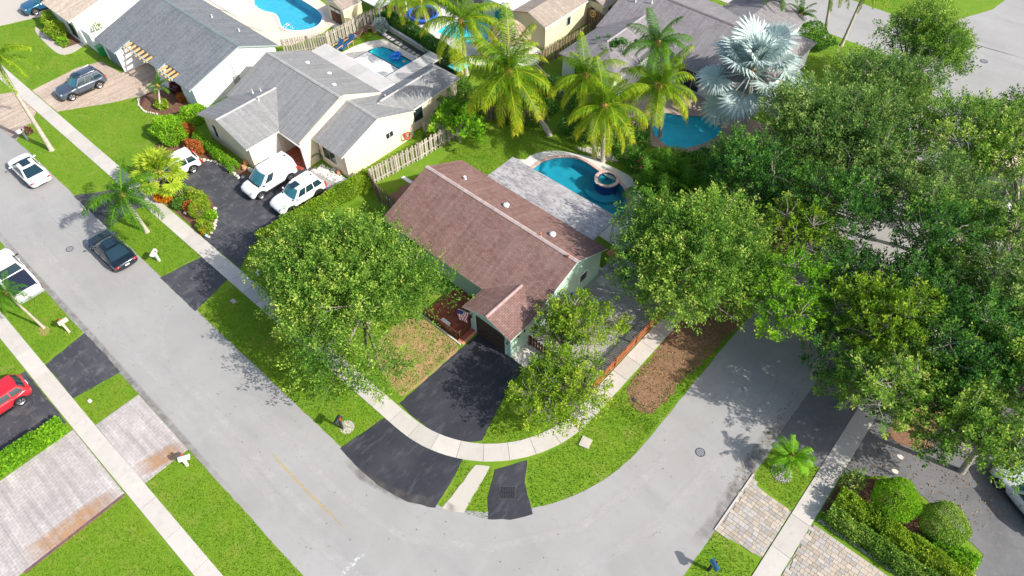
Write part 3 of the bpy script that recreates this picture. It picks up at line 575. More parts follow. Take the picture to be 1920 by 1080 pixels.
# --- the red-brown roofed corner house
H = thing('house', 'mint green corner house with a red-brown shingled gable roof and open flat patio roof behind', 'house', (-22, 24, 0))
XL, XR, XG = -30.5, -16.28, -20.5
YB, YR, YF, YG = 28.65, 25.03, 20.25, 18.32
slope(H, [(XL, YB, 2.7), (XR, YB, 2.7), (XR, YR, 4.4), (XL, YR, 4.4)], 'roof_red', 'minttrim')
jn = (-18.38, 21.97, 3.22)
slope(H, [(XL, YF, 2.5), (XG, YF, 2.5), jn, (XR-.02, YF, 2.5), (XR, YR, 4.4), (XL, YR, 4.4)], 'roof_red', 'minttrim')
slope(H, [(XG, YF, 2.5), (XG, YG, 2.5), (-18.38, YG, 3.22), jn], 'roof_red', 'minttrim')
slope(H, [(XR, YG, 2.5), (XR, YF-.001, 2.5), jn, (-18.38, YG, 3.22)], 'roof_red', 'minttrim')
ridge_caps(H, (XL, YR, 4.42), (XR, YR, 4.42), M('pale_ridge_cap', (.50, .40, .37), .9, rnd=.12), 44)
ridge_caps(H, (-18.38, YG+.03, 3.24), (-18.38, 21.8, 3.24), M('red_ridge_cap', (.42, .28, .26), .9, rnd=.12), 12)
x0, x1 = XL+.3, XR-.28; y0, y1 = YF+.45, YB-.35
wall(H, (x0, y0), (XG+.35, y0), [(0, 2.5), (1, 2.5)], 'mint'); wall(H, (x1, y1), (x0, y1), [(0, 2.62), (1, 2.62)], 'mint')
def gz(y): return 2.38+(y-YF)*1.9/4.78 if y < YR else 2.58+(YB-y)*1.7/3.62
wall(H, (x1, YG+.35), (x1, y1), [(0, 2.42), (.22, 2.5), ((YR-YG-.35)/(y1-YG-.35), 4.24), (1, gz(y1))], 'mint')
wall(H, (x0, y1), (x0, y0), [(0, gz(y1)), ((y1-YR)/(y1-y0), 4.24), (1, gz(y0))], 'mint')
ga, gb = (-20.15, YG+.35), (-16.56, YG+.35)
wall(H, ga, gb, [(0, 2.36), (.49, 2.98), (1, 2.36)], 'mint'); wall(H, (-20.15, y0+.1), ga, [(0, 2.38), (1, 2.38)], 'mint')
gd = on_wall(H, ga, gb, .55, 3.12, 0, 2.1, 'gdoor_dark', 'garage_door', .03, .06)
for k in range(4): on_wall(gd, ga, gb, .58, 3.09, .06+k*.51, .52+k*.51, 'gdoor_dark', 'door_panel', .05, .03)
on_wall(H, ga, gb, .42, .55, 0, 2.2, 'minttrim', 'door_trim', .05, .05); on_wall(H, ga, gb, 3.12, 3.25, 0, 2.2, 'minttrim', 'door_trim', .05, .05); on_wall(H, ga, gb, .42, 3.25, 2.1, 2.26, 'minttrim', 'door_trim', .054, .05)
def lantern(parent, p):
    l_ = ob('wall_lantern', MB().disc((p[0], p[1]), .07, p[2], p[2]+.2, 8).tube([(p[0], p[1], p[2]+.2), (p[0], p[1]+.1, p[2]+.3)], .02, 6), G_['black'], parent); return l_
for q_ in ((-19.95, YG+.2, 1.55), (-16.72, YG+.2, 1.55), (-16.4, YG+.9, 1.9), (-16.4, YG+1.5, 1.9)): lantern(H, q_)
ra, rb = (x1, YG+.35), (x1, y1)
window(H, ra, rb, 3.2, 4.3, 1.0, 1.9, 'white', 2); window(H, ra, rb, 7.2, 8.0, 1.2, 1.9, 'white', 1)
window(H, (x0, y0), (XG+.35, y0), 1.5, 3.4, .9, 2.0, 'white', 2)
on_wall(H, ra, rb, 6.1, 6.45, .25, .9, 'blue', 'meter_box', .12, .12)
# flat patio roof built of separate panels
FX0, FX1, FY0, FY1 = -27.7, -17.55, 28.42, 31.55
fr = ob('patio_roof', MB().box(FX0, FX1, FY0, FY1, 2.62, 2.70), [G_['minttrim']], H)
npan = 9
for i in range(npan):
    a = FX0+(FX1-FX0)*i/npan; b = FX0+(FX1-FX0)*(i+1)/npan
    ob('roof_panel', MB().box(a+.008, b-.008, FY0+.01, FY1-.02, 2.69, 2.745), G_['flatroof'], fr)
for px in (-27.5, -22.6, -17.75): ob('post', MB().box(px-.06, px+.06, FY1-.2, FY1-.08, .05, 2.62), G_['white'], H)
for p, s in (((-23.6, 26.15, 3.83), .25), ((-19.3, 26.1, 3.86), .25)):
    ob('turbine_vent', MB().disc(p, s*.75, p[2]-.05, p[2]+.16, 16).blob((p[0], p[1], p[2]+.2), s, s, .13, 1, 14, 6, 0), G_['gwhite'], H, smooth=True)
ob('roof_vent', MB().tube([(-27.9, 26.4, 3.7), (-27.9, 26.4, 4.0)], .11, 10), G_['white'], H)
vent_pipe(H, (-19.6, 25.2, 4.35), .28, .06, 'terracotta'); vent_pipe(H, (-17.0, 24.95, 4.35), .25, .07, 'terracotta')
# front court of red tile behind a picket rail
ct = struct('tiled_court', MB().box(-23.5, -19.8, 17.35, 20.6, -.1, .05), G_['wood_d'])
tl = None
for i in range(10):
    for j in range(10):
        X, Yy = -23.3+i*.37, 17.55+j*.32
        if X > -20.6+.0 and Yy > YG+.2: pass
        if tl is None: tl = ob('tile', MB().box(-.178, .178, -.153, .153, 0, .03), G_['redtile'], ct, local=True); tl.location = (X, Yy, .045)
        else: c = tl.copy(); COL.objects.link(c); c.parent = ct; c.location = (X+rng.uniform(-.004, .004), Yy, .045+rng.uniform(0, .004))
sheet('tiled_step', [(-20.1,17.3),(-19.62,17.3),(-19.62,18.6),(-20.1,18.6)], G_['terracotta'], .07, 0)
cr = thing('picket_rail', 'low dark red picket rail round the tiled front court beside the black driveway', 'fence', (-21.8, 17.4, 0))
for a, b in (((-23.5, 17.4), (-20.15, 17.4)), ((-20.15, 17.4), (-20.15, 18.5))):
    n = int(math.dist(a, b)/.12); d = (Vector(b)-Vector(a))/n; r0 = bar(cr, (*a, .78), (*b, .78), .06, 'wood_d', 'rail', .05); bar(cr, (*a, .2), (*b, .2), .05, 'wood_d', 'rail', .05)
    for i in range(n+1):
        p = Vector(a)+d*i; ob('picket', MB().box(p.x-.025, p.x+.025, p.y-.025, p.y+.025, .05, .82), G_['wood_d'], cr)
sheet('kerb_edging', [(-23.9,17.15),(-19.75,17.15),(-19.75,17.25),(-23.9,17.25)], G_['stone'], .1, 0)
tag(ob('bench', MB().box(-22.0,-21.3,17.6,17.85,.38,.43).box(-21.95,-21.87,17.62,17.83,.05,.38).box(-21.43,-21.35,17.62,17.83,.05,.38), G_['white']), 'small white bench on the red tiled court behind the picket rail', 'bench')

# --- yellow stucco neighbour with the grey cross-gabled roof
N_ = thing('house', 'cream stucco house with grey shingled cross gables and side-facing white garage door', 'house', (-45, 25, 0))
e = 'creamtrim'
xl, xm, xr = -52.0, -41.72, -37.95
yf, yr, yb = 21.45, 26.3, 30.55
# garage wing
gl, gr, gx, gy = -51.6, -44.45, -48.1, 18.25; gj = (gx, 24.25, 3.62)
slope(N_, [(gl, gy, 2.5), (gl, yf, 2.5), gj, (gx, gy, 3.62)], 'roof_grey', e); slope(N_, [(gr, yf, 2.5), (gr, gy, 2.5), (gx, gy, 3.62), gj], 'roof_grey', e)
slope(N_, [(xl, yf, 2.5), (gl, yf, 2.5), gj, (gr, yf, 2.5), (xm, yf, 2.5), (xm, yr, 4.42), (xl, yr, 4.42)], 'roof_grey', e)
slope(N_, [(xm, yb, 2.6), (xl, yb, 2.6), (xl, yr, 4.42), (xm, yr, 4.42)], 'roof_grey', e)
slope(N_, [(xm+.02, 22.65, 2.5), (xr, 22.65, 2.5), (xr, 26.75, 4.0), (xm+.02, 26.75, 4.0)], 'roof_grey', e)
slope(N_, [(xr, 30.7, 2.58), (xm+.02, 30.7, 2.58), (xm+.02, 26.75, 4.0), (xr, 26.75, 4.0)], 'roof_grey', e)
wall(N_, (xm-.06, 21.5), (xm-.06, 30.3), [(0, 2.58), (.545, 4.50), (.60, 4.42), (1, 2.8)], 'cream', .12)
# rear wing with hipped end
rl, rr, rx = -42.0, -38.4, -40.25
slope(N_, [(rr+.3, 30.2, 2.62), (rr, 36.6, 2.62), (rx, 35.2, 3.42), (rx, 28.6, 3.42)], 'roof_grey', e); slope(N_, [(rl, 36.6, 2.62), (rl, 30.2, 2.62), (rx, 28.6, 3.42), (rx, 35.2, 3.42)], 'roof_grey', e)
slope(N_, [(rr, 36.6, 2.62), (rl, 36.6, 2.62), (rx, 35.2, 3.42)], 'roof_grey', e)
for p, q, n in (((xl, yr, 4.44), (xm, yr, 4.44), 30), ((xm, 26.75, 4.02), (xr, 26.75, 4.02), 12), ((gx, gy, 3.64), (gx, 24.1, 3.64), 18), ((rx, 28.9, 3.44), (rx, 35.2, 3.44), 18)): ridge_caps(N_, p, q, M('grey_ridge_cap', (.40, .40, .39), .9, rnd=.1), n)
w1, w2 = gl+.3, gr-.35
wall(N_, (w1, gy+.35), (w2, gy+.35), [(0, 2.45), (.5, 3.42), (1, 2.45)], 'cream'); ga, gb = (w2, gy+.35), (w2, yf+.3)
wall(N_, ga, gb, [(0, 2.42), (1, 2.42)], 'cream'); wall(N_, (w1, yf+.3), (w1, gy+.35), [(0, 2.42), (1, 2.42)], 'cream')
gd = on_wall(N_, ga, gb, .35, 2.75, 0, 2.1, 'white', 'garage_door', .04, .05)
for k in range(4): on_wall(gd, ga, gb, .38, 2.72, .03+k*.52, .53+k*.52, 'white', 'door_panel', .055, .03)
wall(N_, (w2, yf+.31), (w2, 23.4), [(0, 2.42), (1, 2.9)], 'cream'); wall(N_, (w2, 23.4), (xm-.07, 23.4), [(0, 3.0), (1, 3.0)], 'cream'); on_wall(N_, (w2, 23.4), (xm-.07, 23.4), 1.0, 1.95, .02, 2.05, 'gdoor_dark', 'door', .04, .05)
fa, fb = (xm+.1, 23.05), (xr-.2, 23.05); wall(N_, fa, fb, [(0, 2.4), (1, 2.4)], 'cream'); window(N_, fa, fb, .55, 2.2, .75, 1.95, 'white', 2)
ra, rb = (xr-.2, 23.05), (xr-.2, 30.4); wall(N_, ra, rb, [(0, 2.5), (.5, 3.86), (1, 2.58)], 'cream'); window(N_, ra, rb, 4.3, 5.1, 1.45, 1.95, 'white', 2)
wall(N_, (xr-.2, 30.4), (xl+.3, 30.4), [(0, 2.5), (1, 2.5)], 'cream'); wall(N_, (xl+.3, 30.4), (xl+.3, yf+.3), [(0, 2.5), (.46, 4.25), (1, 2.45)], 'cream')
wa, wb = (rr-.2, 30.5), (rr-.2, 36.3); wall(N_, wa, wb, [(0, 2.5), (1, 2.5)], 'cream'); window(N_, wa, wb, .4, 1.5, .9, 2.1, 'white', 1)
wall(N_, (rr-.2, 36.3), (rl+.2, 36.3), [(0, 2.5), (1, 2.5)], 'cream'); wall(N_, (rl+.2, 36.3), (rl+.2, 30.5), [(0, 2.5), (1, 2.5)], 'cream')
window(N_, (w1, gy+.35), (w2, gy+.35), 1.2, 1.7, .8, 2.0, 'white', 1)
bar(N_, (gr+.05, yf-.02, 2.36), (xm+.1, yf-.06, 2.36), .09, 'white', 'gutter')
ob('downspout', MB().box(xm-.02, xm+.08, yf-.02, yf+.08, 0, 2.3), G_['white'], N_); ob('column', MB().box(xm-.32, xm+.02, yf+.1, yf+.4, -.02, 2.42), G_['cream'], N_)
en = struct('entry_floor', MB().box(-44.7, -41.9, 21.0, 23.3, -.1, .04), G_['redtile'])
for i in range(9):
    for j in range(7): c = tl.copy(); COL.objects.link(c); c.parent = en; c.scale = (.82, .95, 1); c.location = (-44.55+i*.31, 21.2+j*.31, .035)
for x, y, z in ((-49.0, 23.2, 3.25), (-47.8, 22.2, 3.5), (-49.3, 22.6, 3.3)): vent_pipe(N_, (x, y, z), .42, .05)
for x, y, z in ((-49.1, 28.3, 3.5), (-46.6, 28.7, 3.3), (-44.2, 27.4, 3.9)): box_vent(N_, (x, y, z), .13, 'gwhite')
vent_pipe(N_, (-40.6, 29.8, 3.1), .3, .07)
# attached grey panelled patio roof in an L round the pool
pr = ob('patio_roof', MB().box(-52.0, -42.3, 30.55, 32.4, 2.38, 2.44).box(-43.7, -42.05, 32.4, 38.0, 2.38, 2.44), G_['gwhite'], N_)
for i in range(6): ob('roof_panel', MB().box(-52.0+i*1.6, -50.42+i*1.6, 30.6, 32.3, 2.43, 2.48), G_['plank'], pr)
for j in range(5): ob('roof_panel', MB().box(-43.65, -42.1, 32.4+j*1.1, 33.48+j*1.1, 2.43, 2.48), G_['plank'], pr)
for p in ((-51.8, 32.2), (-47.5, 32.2), (-43.6, 37.9)): ob('post', MB().box(p[0]-.05, p[0]+.05, p[1]-.05, p[1]+.05, .05, 2.38), G_['white'], N_)

# --- white house with the slate roof and timber beam openings
W_ = thing('house', 'white house with dark slate-grey roof and orange timber beams over its entry', 'house', (-62, 24, 0))
e = 'slate'; X0, X1 = -69.8, -54.9; yr, yb = 25.3, 29.15
def wz(y): return 2.5+(y-19.6)*1.72/(yr-19.6)
front = [(X0, 18.45, wz(18.45)), (-66.0, 18.45, wz(18.45)), (-66.0, 20.3, wz(20.3)), (-61.7, 20.3, wz(20.3)), (-61.7, 19.6, 2.5), (-59.95, 19.6, 2.5), (-59.95, 20.45, wz(20.45)), (-57.5, 20.45, wz(20.45)), (-57.5, 19.6, 2.5), (X1, 19.6, 2.5), (X1, yr, 4.22), (X0, yr, 4.22)]
slope(W_, front, 'roof_slate', e); slope(W_, [(X1, yb, 2.6), (X0, yb, 2.6), (X0, yr, 4.22), (X1, yr, 4.22)], 'roof_slate', e)
ridge_caps(W_, (X0, yr, 4.24), (X1, yr, 4.24), M('slate_ridge_cap', (.20, .25, .26), .9, rnd=.1), 46)
for a, b, n in ((-66.0, -61.7, 6), (-59.95, -57.5, 4)):
    bar(W_, (a, 19.55, 2.5), (b, 19.55, 2.5), .12, e, 'fascia')
    for i in range(n):
        x = a+(b-a)*(i+.5)/n; bar(W_, (x, 19.35, 2.46), (x, 20.5, 2.62), .16, 'wood_l', 'beam', .12)
ra, rb = (X1-.25, 20.0), (X1-.25, yb-.3); wall(W_, ra, rb, [(0, 2.45), (.6, 4.05), (1, 2.6)], 'wstucco')
wall(W_, rb, (X0+.3, yb-.3), [(0, 2.5), (1, 2.5)], 'wstucco'); wall(W_, (X0+.3, yb-.3), (X0+.3, 18.8), [(0, 2.5), (.35, 4.1), (1, 2.1)], 'wstucco')
ga, gb = (X0+.3, 18.8), (-66.0, 18.8); wall(W_, ga, gb, [(0, 2.12), (1, 2.12)], 'wstucco'); gd = on_wall(W_, ga, gb, .6, 3.2, 0, 1.95, 'gdoor_blue', 'garage_door', .03, .05)
for k in range(4): on_wall(gd, ga, gb, .63, 3.17, .03+k*.48, .49+k*.48, 'gdoor_blue', 'door_panel', .05, .03)
wall(W_, (-66.0, 18.6), (-66.0, 22.0), [(0, 2.05), (1, 3.0)], 'wstucco'); wall(W_, (-66.0, 22.0), (-61.6, 22.0), [(0, 2.9), (1, 2.9)], 'wstucco')
wall(W_, (-61.6, 22.0), (-61.6, 19.9), [(0, 2.9), (1, 2.45)], 'wstucco'); wall(W_, (-61.6, 20.0), (-59.95, 20.0), [(0, 2.45), (1, 2.45)], 'wstucco')
wall(W_, (-59.95, 20.0), (-59.95, 21.2), [(0, 2.45), (1, 2.8)], 'wstucco'); wall(W_, (-59.95, 21.2), (-57.5, 21.2), [(0, 2.8), (1, 2.8)], 'wstucco'); window(W_, (-59.95, 21.2), (-57.5, 21.2), .5, 2.0, .6, 1.9, 'white', 2)
wall(W_, (-57.5, 21.2), (-57.5, 20.0), [(0, 2.8), (1, 2.45)], 'wstucco'); wall(W_, (-57.5, 20.0), ra, [(0, 2.45), (1, 2.45)], 'wstucco')
on_wall(W_, ra, rb, 3.9, 4.5, .8, 1.7, 'grey', 'meter_box', .15, .15); bar(W_, (X1-.2, 24.2, 1.7), (X1-.2, 24.2001, 2.9), .05, 'grey', 'conduit')
for x, y, z in ((-62.4, 27.2, 3.4), (-58.6, 27.6, 3.25)): vent_pipe(W_, (x, y, z), .28, .07)
# white louvred pergola
pg = thing('pergola', 'white louvred pergola behind the slate-roofed house beside the large pool', 'pergola', (-64.6, 30.6, 0))
for x in (-67.4, -62.1): bar(pg, (x, 29.5, 2.62), (x, 31.9, 2.62), .1, 'white', 'beam')
for i in range(16): bar(pg, (-67.3+i*.34, 29.5, 2.72), (-67.3+i*.34, 31.9, 2.72), .13, 'white', 'louvre', .03)
for x in (-67.4, -62.1): ob('post', MB().box(x-.05, x+.05, 31.7, 31.8, .05, 2.6), G_['white'], pg)
for y in (29.5, 31.85): bar(pg, (-67.4, y, 2.6), (-62.1, y, 2.6), .09, 'white', 'beam')

# --- tan tiled house, top left
T_ = thing('house', 'white house with tan tiled roof and red-brown side at the top left corner', 'house', (-78, 22, 0))
slope(T_, [(-79.2, 18.0, 2.7), (-73.4, 18.0, 2.7), (-73.4, 24.6, 4.2), (-79.2, 24.6, 4.2)], 'roof_tan', 'white'); slope(T_, [(-73.4, 31, 2.7), (-79.2, 31, 2.7), (-79.2, 24.6, 4.2), (-73.4, 24.6, 4.2)], 'roof_tan', 'white')
ta, tb = (-79.0, 18.4), (-73.7, 18.4); wall(T_, ta, tb, [(0, 2.6), (1, 2.6)], 'wstucco'); window(T_, ta, tb, 3.6, 4.9, .5, 1.9, 'slate', 2)
wall(T_, tb, (-73.7, 30.6), [(0, 2.6), (.5, 4.0), (1, 2.6)], 'wstucco'); wall(T_, (-73.7, 30.6), (-79.0, 30.6), [(0, 2.6), (1, 2.6)], 'wstucco'); wall(T_, (-79.0, 30.6), ta, [(0, 2.6), (.5, 4.0), (1, 2.6)], 'wstucco')
# side courtyard wall in front of the gable
cw = thing('garden_wall', 'white rendered side wall with climbing plant between tan and slate roofed houses', 'wall', (-71.5, 20, 0))
ob('wall', MB().box(-73.2, -71.4, 18.6, 18.75, 0, 1.9).box(-71.4, -71.25, 18.6, 27, 0, 1.9), G_['wstucco'], cw)
# --- large mauve-grey roofed house across the back
B_ = thing('house', 'large house with mauve-grey shingle roof behind the coconut palms', 'house', (-27, 57, 0))
e = 'grey'; yr = 57.1
X0, X1 = -34.6, -17.2; zf, zr = 2.6, 4.6; yf, yb = 51.6, 63.2
bx = -31.1; bj = (bx, 54.6, 3.72)
slope(B_, [(X0, yf, 2.5), (-34.4, yf-.001, 2.5), bj, (-27.9, yf, 2.5), (X1, yf, 2.5), (X1-1.5, yr, zr), (X0+.0, yr, zr)], 'roof_mauve', e)
slope(B_, [(X1, yb, 2.5), (X0, yb, 2.5), (X0, yr, zr), (X1-1.5, yr, zr)], 'roof_mauve', e); slope(B_, [(X1, yf, 2.5), (X1, yb, 2.5), (X1-1.5, yr, zr)], 'roof_mauve', e)
slope(B_, [(-34.4, yf, 2.5), (-34.4, 45.6, 2.5), (bx, 48.4, 3.72), bj], 'roof_mauve', e); slope(B_, [(-27.9, 45.6, 2.5), (-27.9, yf, 2.5), bj, (bx, 48.4, 3.72)], 'roof_mauve', e)
slope(B_, [(-34.4, 45.6, 2.5), (-27.9, 45.6, 2.5), (bx, 48.4, 3.72)], 'roof_mauve', e)
jb = (-23.5, 60.4, 3.55)
slope(B_, [(-27.2, 66.5, 2.5), (-27.2, 62.4, 2.55), jb, (-23.5, 66.5, 3.55)], 'roof_mauve', e); slope(B_, [(-19.8, 62.4, 2.55), (-19.8, 66.5, 2.5), (-23.5, 66.5, 3.55), jb], 'roof_mauve', e)
slope(B_, [(-27.2, 62.4, 2.62), (-19.8, 62.4, 2.62), jb], 'roof_mauve', e)
ridge_caps(B_, (X0, yr, zr+.02), (X1-1.5, yr, zr+.02), M('mauve_ridge_cap', (.20, .17, .19), .9, rnd=.1), 40)
ridge_caps(B_, (bx, 48.4, 3.74), (bx, 54.5, 3.74), M('mauve_ridge_cap_pale', (.34, .31, .32), .9, rnd=.1), 16)
for a, b in (((X0+.3, yf+.3), (-34.1, yf+.3)), ((-34.1, yf+.3), (-34.1, 45.9)), ((-34.1, 45.9), (-28.2, 45.9)), ((-28.2, 45.9), (-28.2, yf+.3)), ((-28.2, yf+.3), (X1-.3, yf+.3)), ((X1-.3, yf+.3), (X1-.3, yb-.3)), ((X1-.3, yb-.3), (X0+.3, yb-.3)), ((X0+.3, yb-.3), (X0+.3, yf+.3))): wall(B_, a, b, [(0, 2.42), (1, 2.42)], 'wstucco')
wall(B_, (-27.0, 66.2), (-27.0, 62), [(0, 2.4), (1, 2.4)], 'wstucco'); wall(B_, (-20.0, 62), (-20.0, 66.2), [(0, 2.4), (1, 2.4)], 'wstucco'); wall(B_, (-20.0, 66.2), (-27.0, 66.2), [(0, 2.4), (.5, 3.4), (1, 2.4)], 'wstucco')
window(B_, (-34.1, 45.9), (-28.2, 45.9), 1.5, 3.2, .8, 2.0, 'white', 2); window(B_, (-28.2, yf+.3), (X1-.3, yf+.3), 3, 5.4, .3, 2.1, 'white', 3)
for x, y, z in ((-32.9, 55.5, 4.0), (-31.4, 56.0, 4.2), (-26.5, 52.9, 2.95)): vent_pipe(B_, (x, y, z), .5, .06)
# --- pale yellow house, top centre, with flat white roof beside it
D_ = thing('house', 'pale yellow house with brown shingle roof and white flat roof at the top centre', 'house', (-43, 50, 0))
slope(D_, [(-38.0, 48.0, 2.6), (-38.0, 66, 2.6), (-40.2, 66, 3.45), (-40.2, 48.0, 3.45)], 'roof_brown', 'white'); slope(D_, [(-42.2, 66, 2.85), (-42.2, 48.0, 2.85), (-40.2, 48.0, 3.45), (-40.2, 66, 3.45)], 'roof_brown', 'terracotta')
ra, rb = (-38.2, 48.3), (-38.2, 60); wall(D_, ra, rb, [(0, 2.5), (1, 2.5)], 'beige'); window(D_, ra, rb, 3.4, 3.9, 1.2, 2.0, 'slate', 1)
wall(D_, (-42.0, 48.3), ra, [(0, 2.7), (.47, 3.34), (1, 2.5)], 'beige'); wall(D_, (-38.2, 55.2), (-36.4, 55.2), [(0, 2.5), (1, 2.5)], 'beige'); wall(D_, (-36.4, 55.2), (-36.4, 66), [(0, 2.5), (1, 2.5)], 'beige')
window(D_, (-38.2, 55.2), (-36.4, 55.2), .3, .8, 1.0, 1.9, 'slate', 1); window(D_, (-36.4, 55.2), (-36.4, 66), 1.0, 1.6, 1.0, 1.9, 'slate', 1)
slope(D_, [(-36.1, 55.0, 2.6), (-36.1, 66, 2.6), (-38.1, 66, 3.3), (-38.1, 55.0, 3.3)], 'roof_brown', 'white')
ob('flat_roof', MB().box(-55.5, -42.25, 48.1, 62, 2.65, 2.85), [G_['flatwhite']], D_)
fw0, fw1 = (-55.3, 48.6), (-42.1, 48.6); wall(D_, fw0, fw1, [(0, 2.6), (1, 2.6)], 'beige')
for t in (1.5, 4.2, 7.2, 10.2): window(D_, fw0, fw1, t, t+1.3, .6, 2.0, 'slate', 2)
ob('skylight', MB().box(-41.5, -41.1, 50.5, 54.5, 3.02, 3.12), [G_['roof_brown']], D_)
# --- garden sheds
sh = thing('garden_shed', 'small beige shed with brown double doors and stained pitched roof by the board fence', 'shed', (-57.3, 39.2, 0))
a, b, c, d = -58.9, -56.3, 37.9, 40.3
slope(sh, [(b+.1, c-.1, 1.95), (b+.1, d, 1.95), (-57.6, d, 2.5), (-57.6, c-.1, 2.5)], 'roof_brown', 'creamtrim'); slope(sh, [(a-.1, d, 1.95), (a-.1, c-.1, 1.95), (-57.6, c-.1, 2.5), (-57.6, d, 2.5)], 'roof_brown', 'creamtrim')
wall(sh, (a, c), (b, c), [(0, 1.9), (.5, 2.4), (1, 1.9)], 'beige', .08); wall(sh, (b, c), (b, d), [(0, 1.9), (1, 1.9)], 'beige', .08); wall(sh, (b, d), (a, d), [(0, 1.9), (1, 1.9)], 'beige', .08); wall(sh, (a, d), (a, c), [(0, 1.9), (1, 1.9)], 'beige', .08)
for t in (.45, 1.28): on_wall(sh, (a, c), (b, c), t, t+.78, 0, 1.75, 'wood_d', 'door', .03, .03)
on_wall(sh, (a, c), (b, c), .5, 1.2, 1.3, 1.6, 'creamtrim', 'window', .05, .02); on_wall(sh, (a, c), (b, c), 1.33, 2.0, 1.3, 1.6, 'creamtrim', 'window', .05, .02)
sheet('shed_step', [(-58.6,37.0),(-57.0,37.0),(-57.0,37.9),(-58.6,37.9)], G_['concretepad'], .05, 0)
lt = thing('lean_to', 'white ribbed metal lean-to roof behind the beige shed', 'shed', (-55.5, 41.6, 0))
for i in range(18): ob('rib_panel', MB().add([(-58.5+i*.26, 40.6, 1.9), (-58.26+i*.26, 40.6, 1.9), (-58.26+i*.26, 44.5, 2.15), (-58.5+i*.26, 44.5, 2.15), (-58.5+i*.26, 40.6, 1.86), (-58.26+i*.26, 40.6, 1.86), (-58.26+i*.26, 44.5, 2.11), (-58.5+i*.26, 44.5, 2.11)], [(0,1,2,3),(7,6,5,4),(0,4,5,1),(1,5,6,2),(2,6,7,3),(3,7,4,0)]), G_['gwhite'], lt)
for x, y in ((-58.3, 40.7), (-54.0, 40.7), (-58.3, 44.3), (-54.0, 44.3)): ob('post', MB().box(x-.04, x+.04, y-.04, y+.04, 0, 1.9), G_['white'], lt)

# ---------------------------------------------------------------- fences: every board a part
def fence(label, pts, h, bw, gap, mat, group=None, alt=True, rails=True, cat='fence', lean=.01):
    f = thing('fence', label, cat, (pts[0][0], pts[0][1], 0), 0, group); proto = {}
    for a, b in zip(pts, pts[1:]):
        A, B = Vector(a), Vector(b); L = (B-A).length; u = (B-A)/L; nn = Vector((-u.y, u.x)); ang = math.atan2(u.y, u.x); n = int(L/(bw+gap))
        if rails:
            for z in (h*.2, h*.8): bar(f, (*a, z), (*b, z), .05, mat, 'rail', .09)
        for k in range(int(L/2.4)+1):
            p = A+u*min(L-.05, k*2.4); ob('post', MB().box(p.x-.05, p.x+.05, p.y-.05, p.y+.05, 0, h*.98), G_[mat], f)
        for i in range(n):
            p = A+u*(i+.5)*L/n+nn*((.045 if i % 2 else -.045) if alt else .045)
            if 'b' not in proto:
                proto['b'] = ob('board', MB().box(-bw/2, bw/2, -.011, .011, .03, h), G_[mat], f, local=True); o = proto['b']
            else: o = proto['b'].copy(); COL.objects.link(o); o.parent = f
            o.location = (p.x-pts[0][0], p.y-pts[0][1], 0); o.rotation_euler = (rng.uniform(-lean, lean), rng.uniform(-lean, lean), ang); o.scale = (1, 1, rng.uniform(.975, 1.02))
    return f
fence('weathered grey fence between the cream house and the red-brown roofed house', [(-36.15, 23.7), (-35.5, 28.6), (-35.2, 33.6)], 1.75, .14, .10, 'wood_g')
fence('shaded dark brown board fence from the hedge end to the corner house gable', [(-36.1, 23.6), (-34.2, 22.9), (-30.5, 22.6)], 1.7, .13, .03, 'wood_b')
fence('weathered board fence behind the reclining chairs by the half-covered pool', [(-56.9, 30.6), (-54.6, 34.2), (-54.5, 41.6)], 1.75, .14, .09, 'wood_g')
fence('short brown board fence with stepping stones before it behind the small pool', [(-54.5, 41.6), (-52.6, 42.9)], 1.7, .13, .03, 'wood_b')
fence('weathered fence beside the pale yellow house', [(-36.6, 45.5), (-36.3, 50.8), (-36.0, 54.9)], 1.7, .13, .07, 'wood_b')
fence('brown board return fence at the corner of the mauve-grey roof', [(-36.0, 54.9), (-38.1, 55.0)], 1.8, .14, .02, 'wood_b', rails=False)
fence('short weathered fence beside the cream house meter corner', [(-37.5, 31.0), (-35.4, 32.6)], 1.5, .13, .06, 'wood_g')
fence('weathered fence behind the leaning palm at the back of the corner plot', [(-35.0, 36.2), (-30.2, 39.0)], 1.6, .13, .06, 'wood_b')
fence('orange stained picket fence along the pavement beside the gravel yard', [(-10.95, 20.2), (-10.95, 33.6)], .95, .11, .035, 'wood_o', alt=False)
fence('dark brown board fence closing the gravel yard under the small tree', [(-16.3, 20.25), (-10.95, 20.25)], 1.05, .16, .07, 'wood_d', alt=False)
fence('low orange picket return at the back of the gravel yard', [(-13.0, 33.6), (-10.95, 33.6)], .95, .11, .035, 'wood_o', alt=False)
# white low boundary wall with posts, top of the stepping stones
wb_ = thing('garden_wall', 'low pale garden wall between the stepping stones and the clipped hedge', 'wall', (-48, 40.2, 0)); bar(wb_, (-53.8, 40.6, .25), (-41.2, 39.7, .25), .14, 'stone', 'wall', .5)
bar(wb_, (-53.8, 40.6, .53), (-41.2, 39.7, .53), .2, 'white', 'coping', .06)
# wire mesh fence far back
wf = thing('wire_fence', 'grey chain-link fence in front of the mauve-grey roofed house', 'fence', (-33.5, 43.4, 0))
for i in range(7): ob('post', MB().tube([(-36.2+i*.95, 44.4-i*.35, 0), (-36.2+i*.95, 44.4-i*.35, 1.3)], .03, 6), G_['grey'], wf)
mesh_ = MB(); 
for i in range(48): x = -36.2+i*.12; y = 44.4-i*.0442; mesh_.tube([(x, y, .05), (x+.5, y-.18, 1.28)], .006, 3).tube([(x+.5, y-.18, .05), (x, y, 1.28)], .006, 3)
ob('wire_mesh', mesh_, G_['grey'], wf, kind='stuff'); bar(wf, (-36.2, 44.4, 1.3), (-30.5, 42.3, 1.3), .04, 'grey', 'rail')

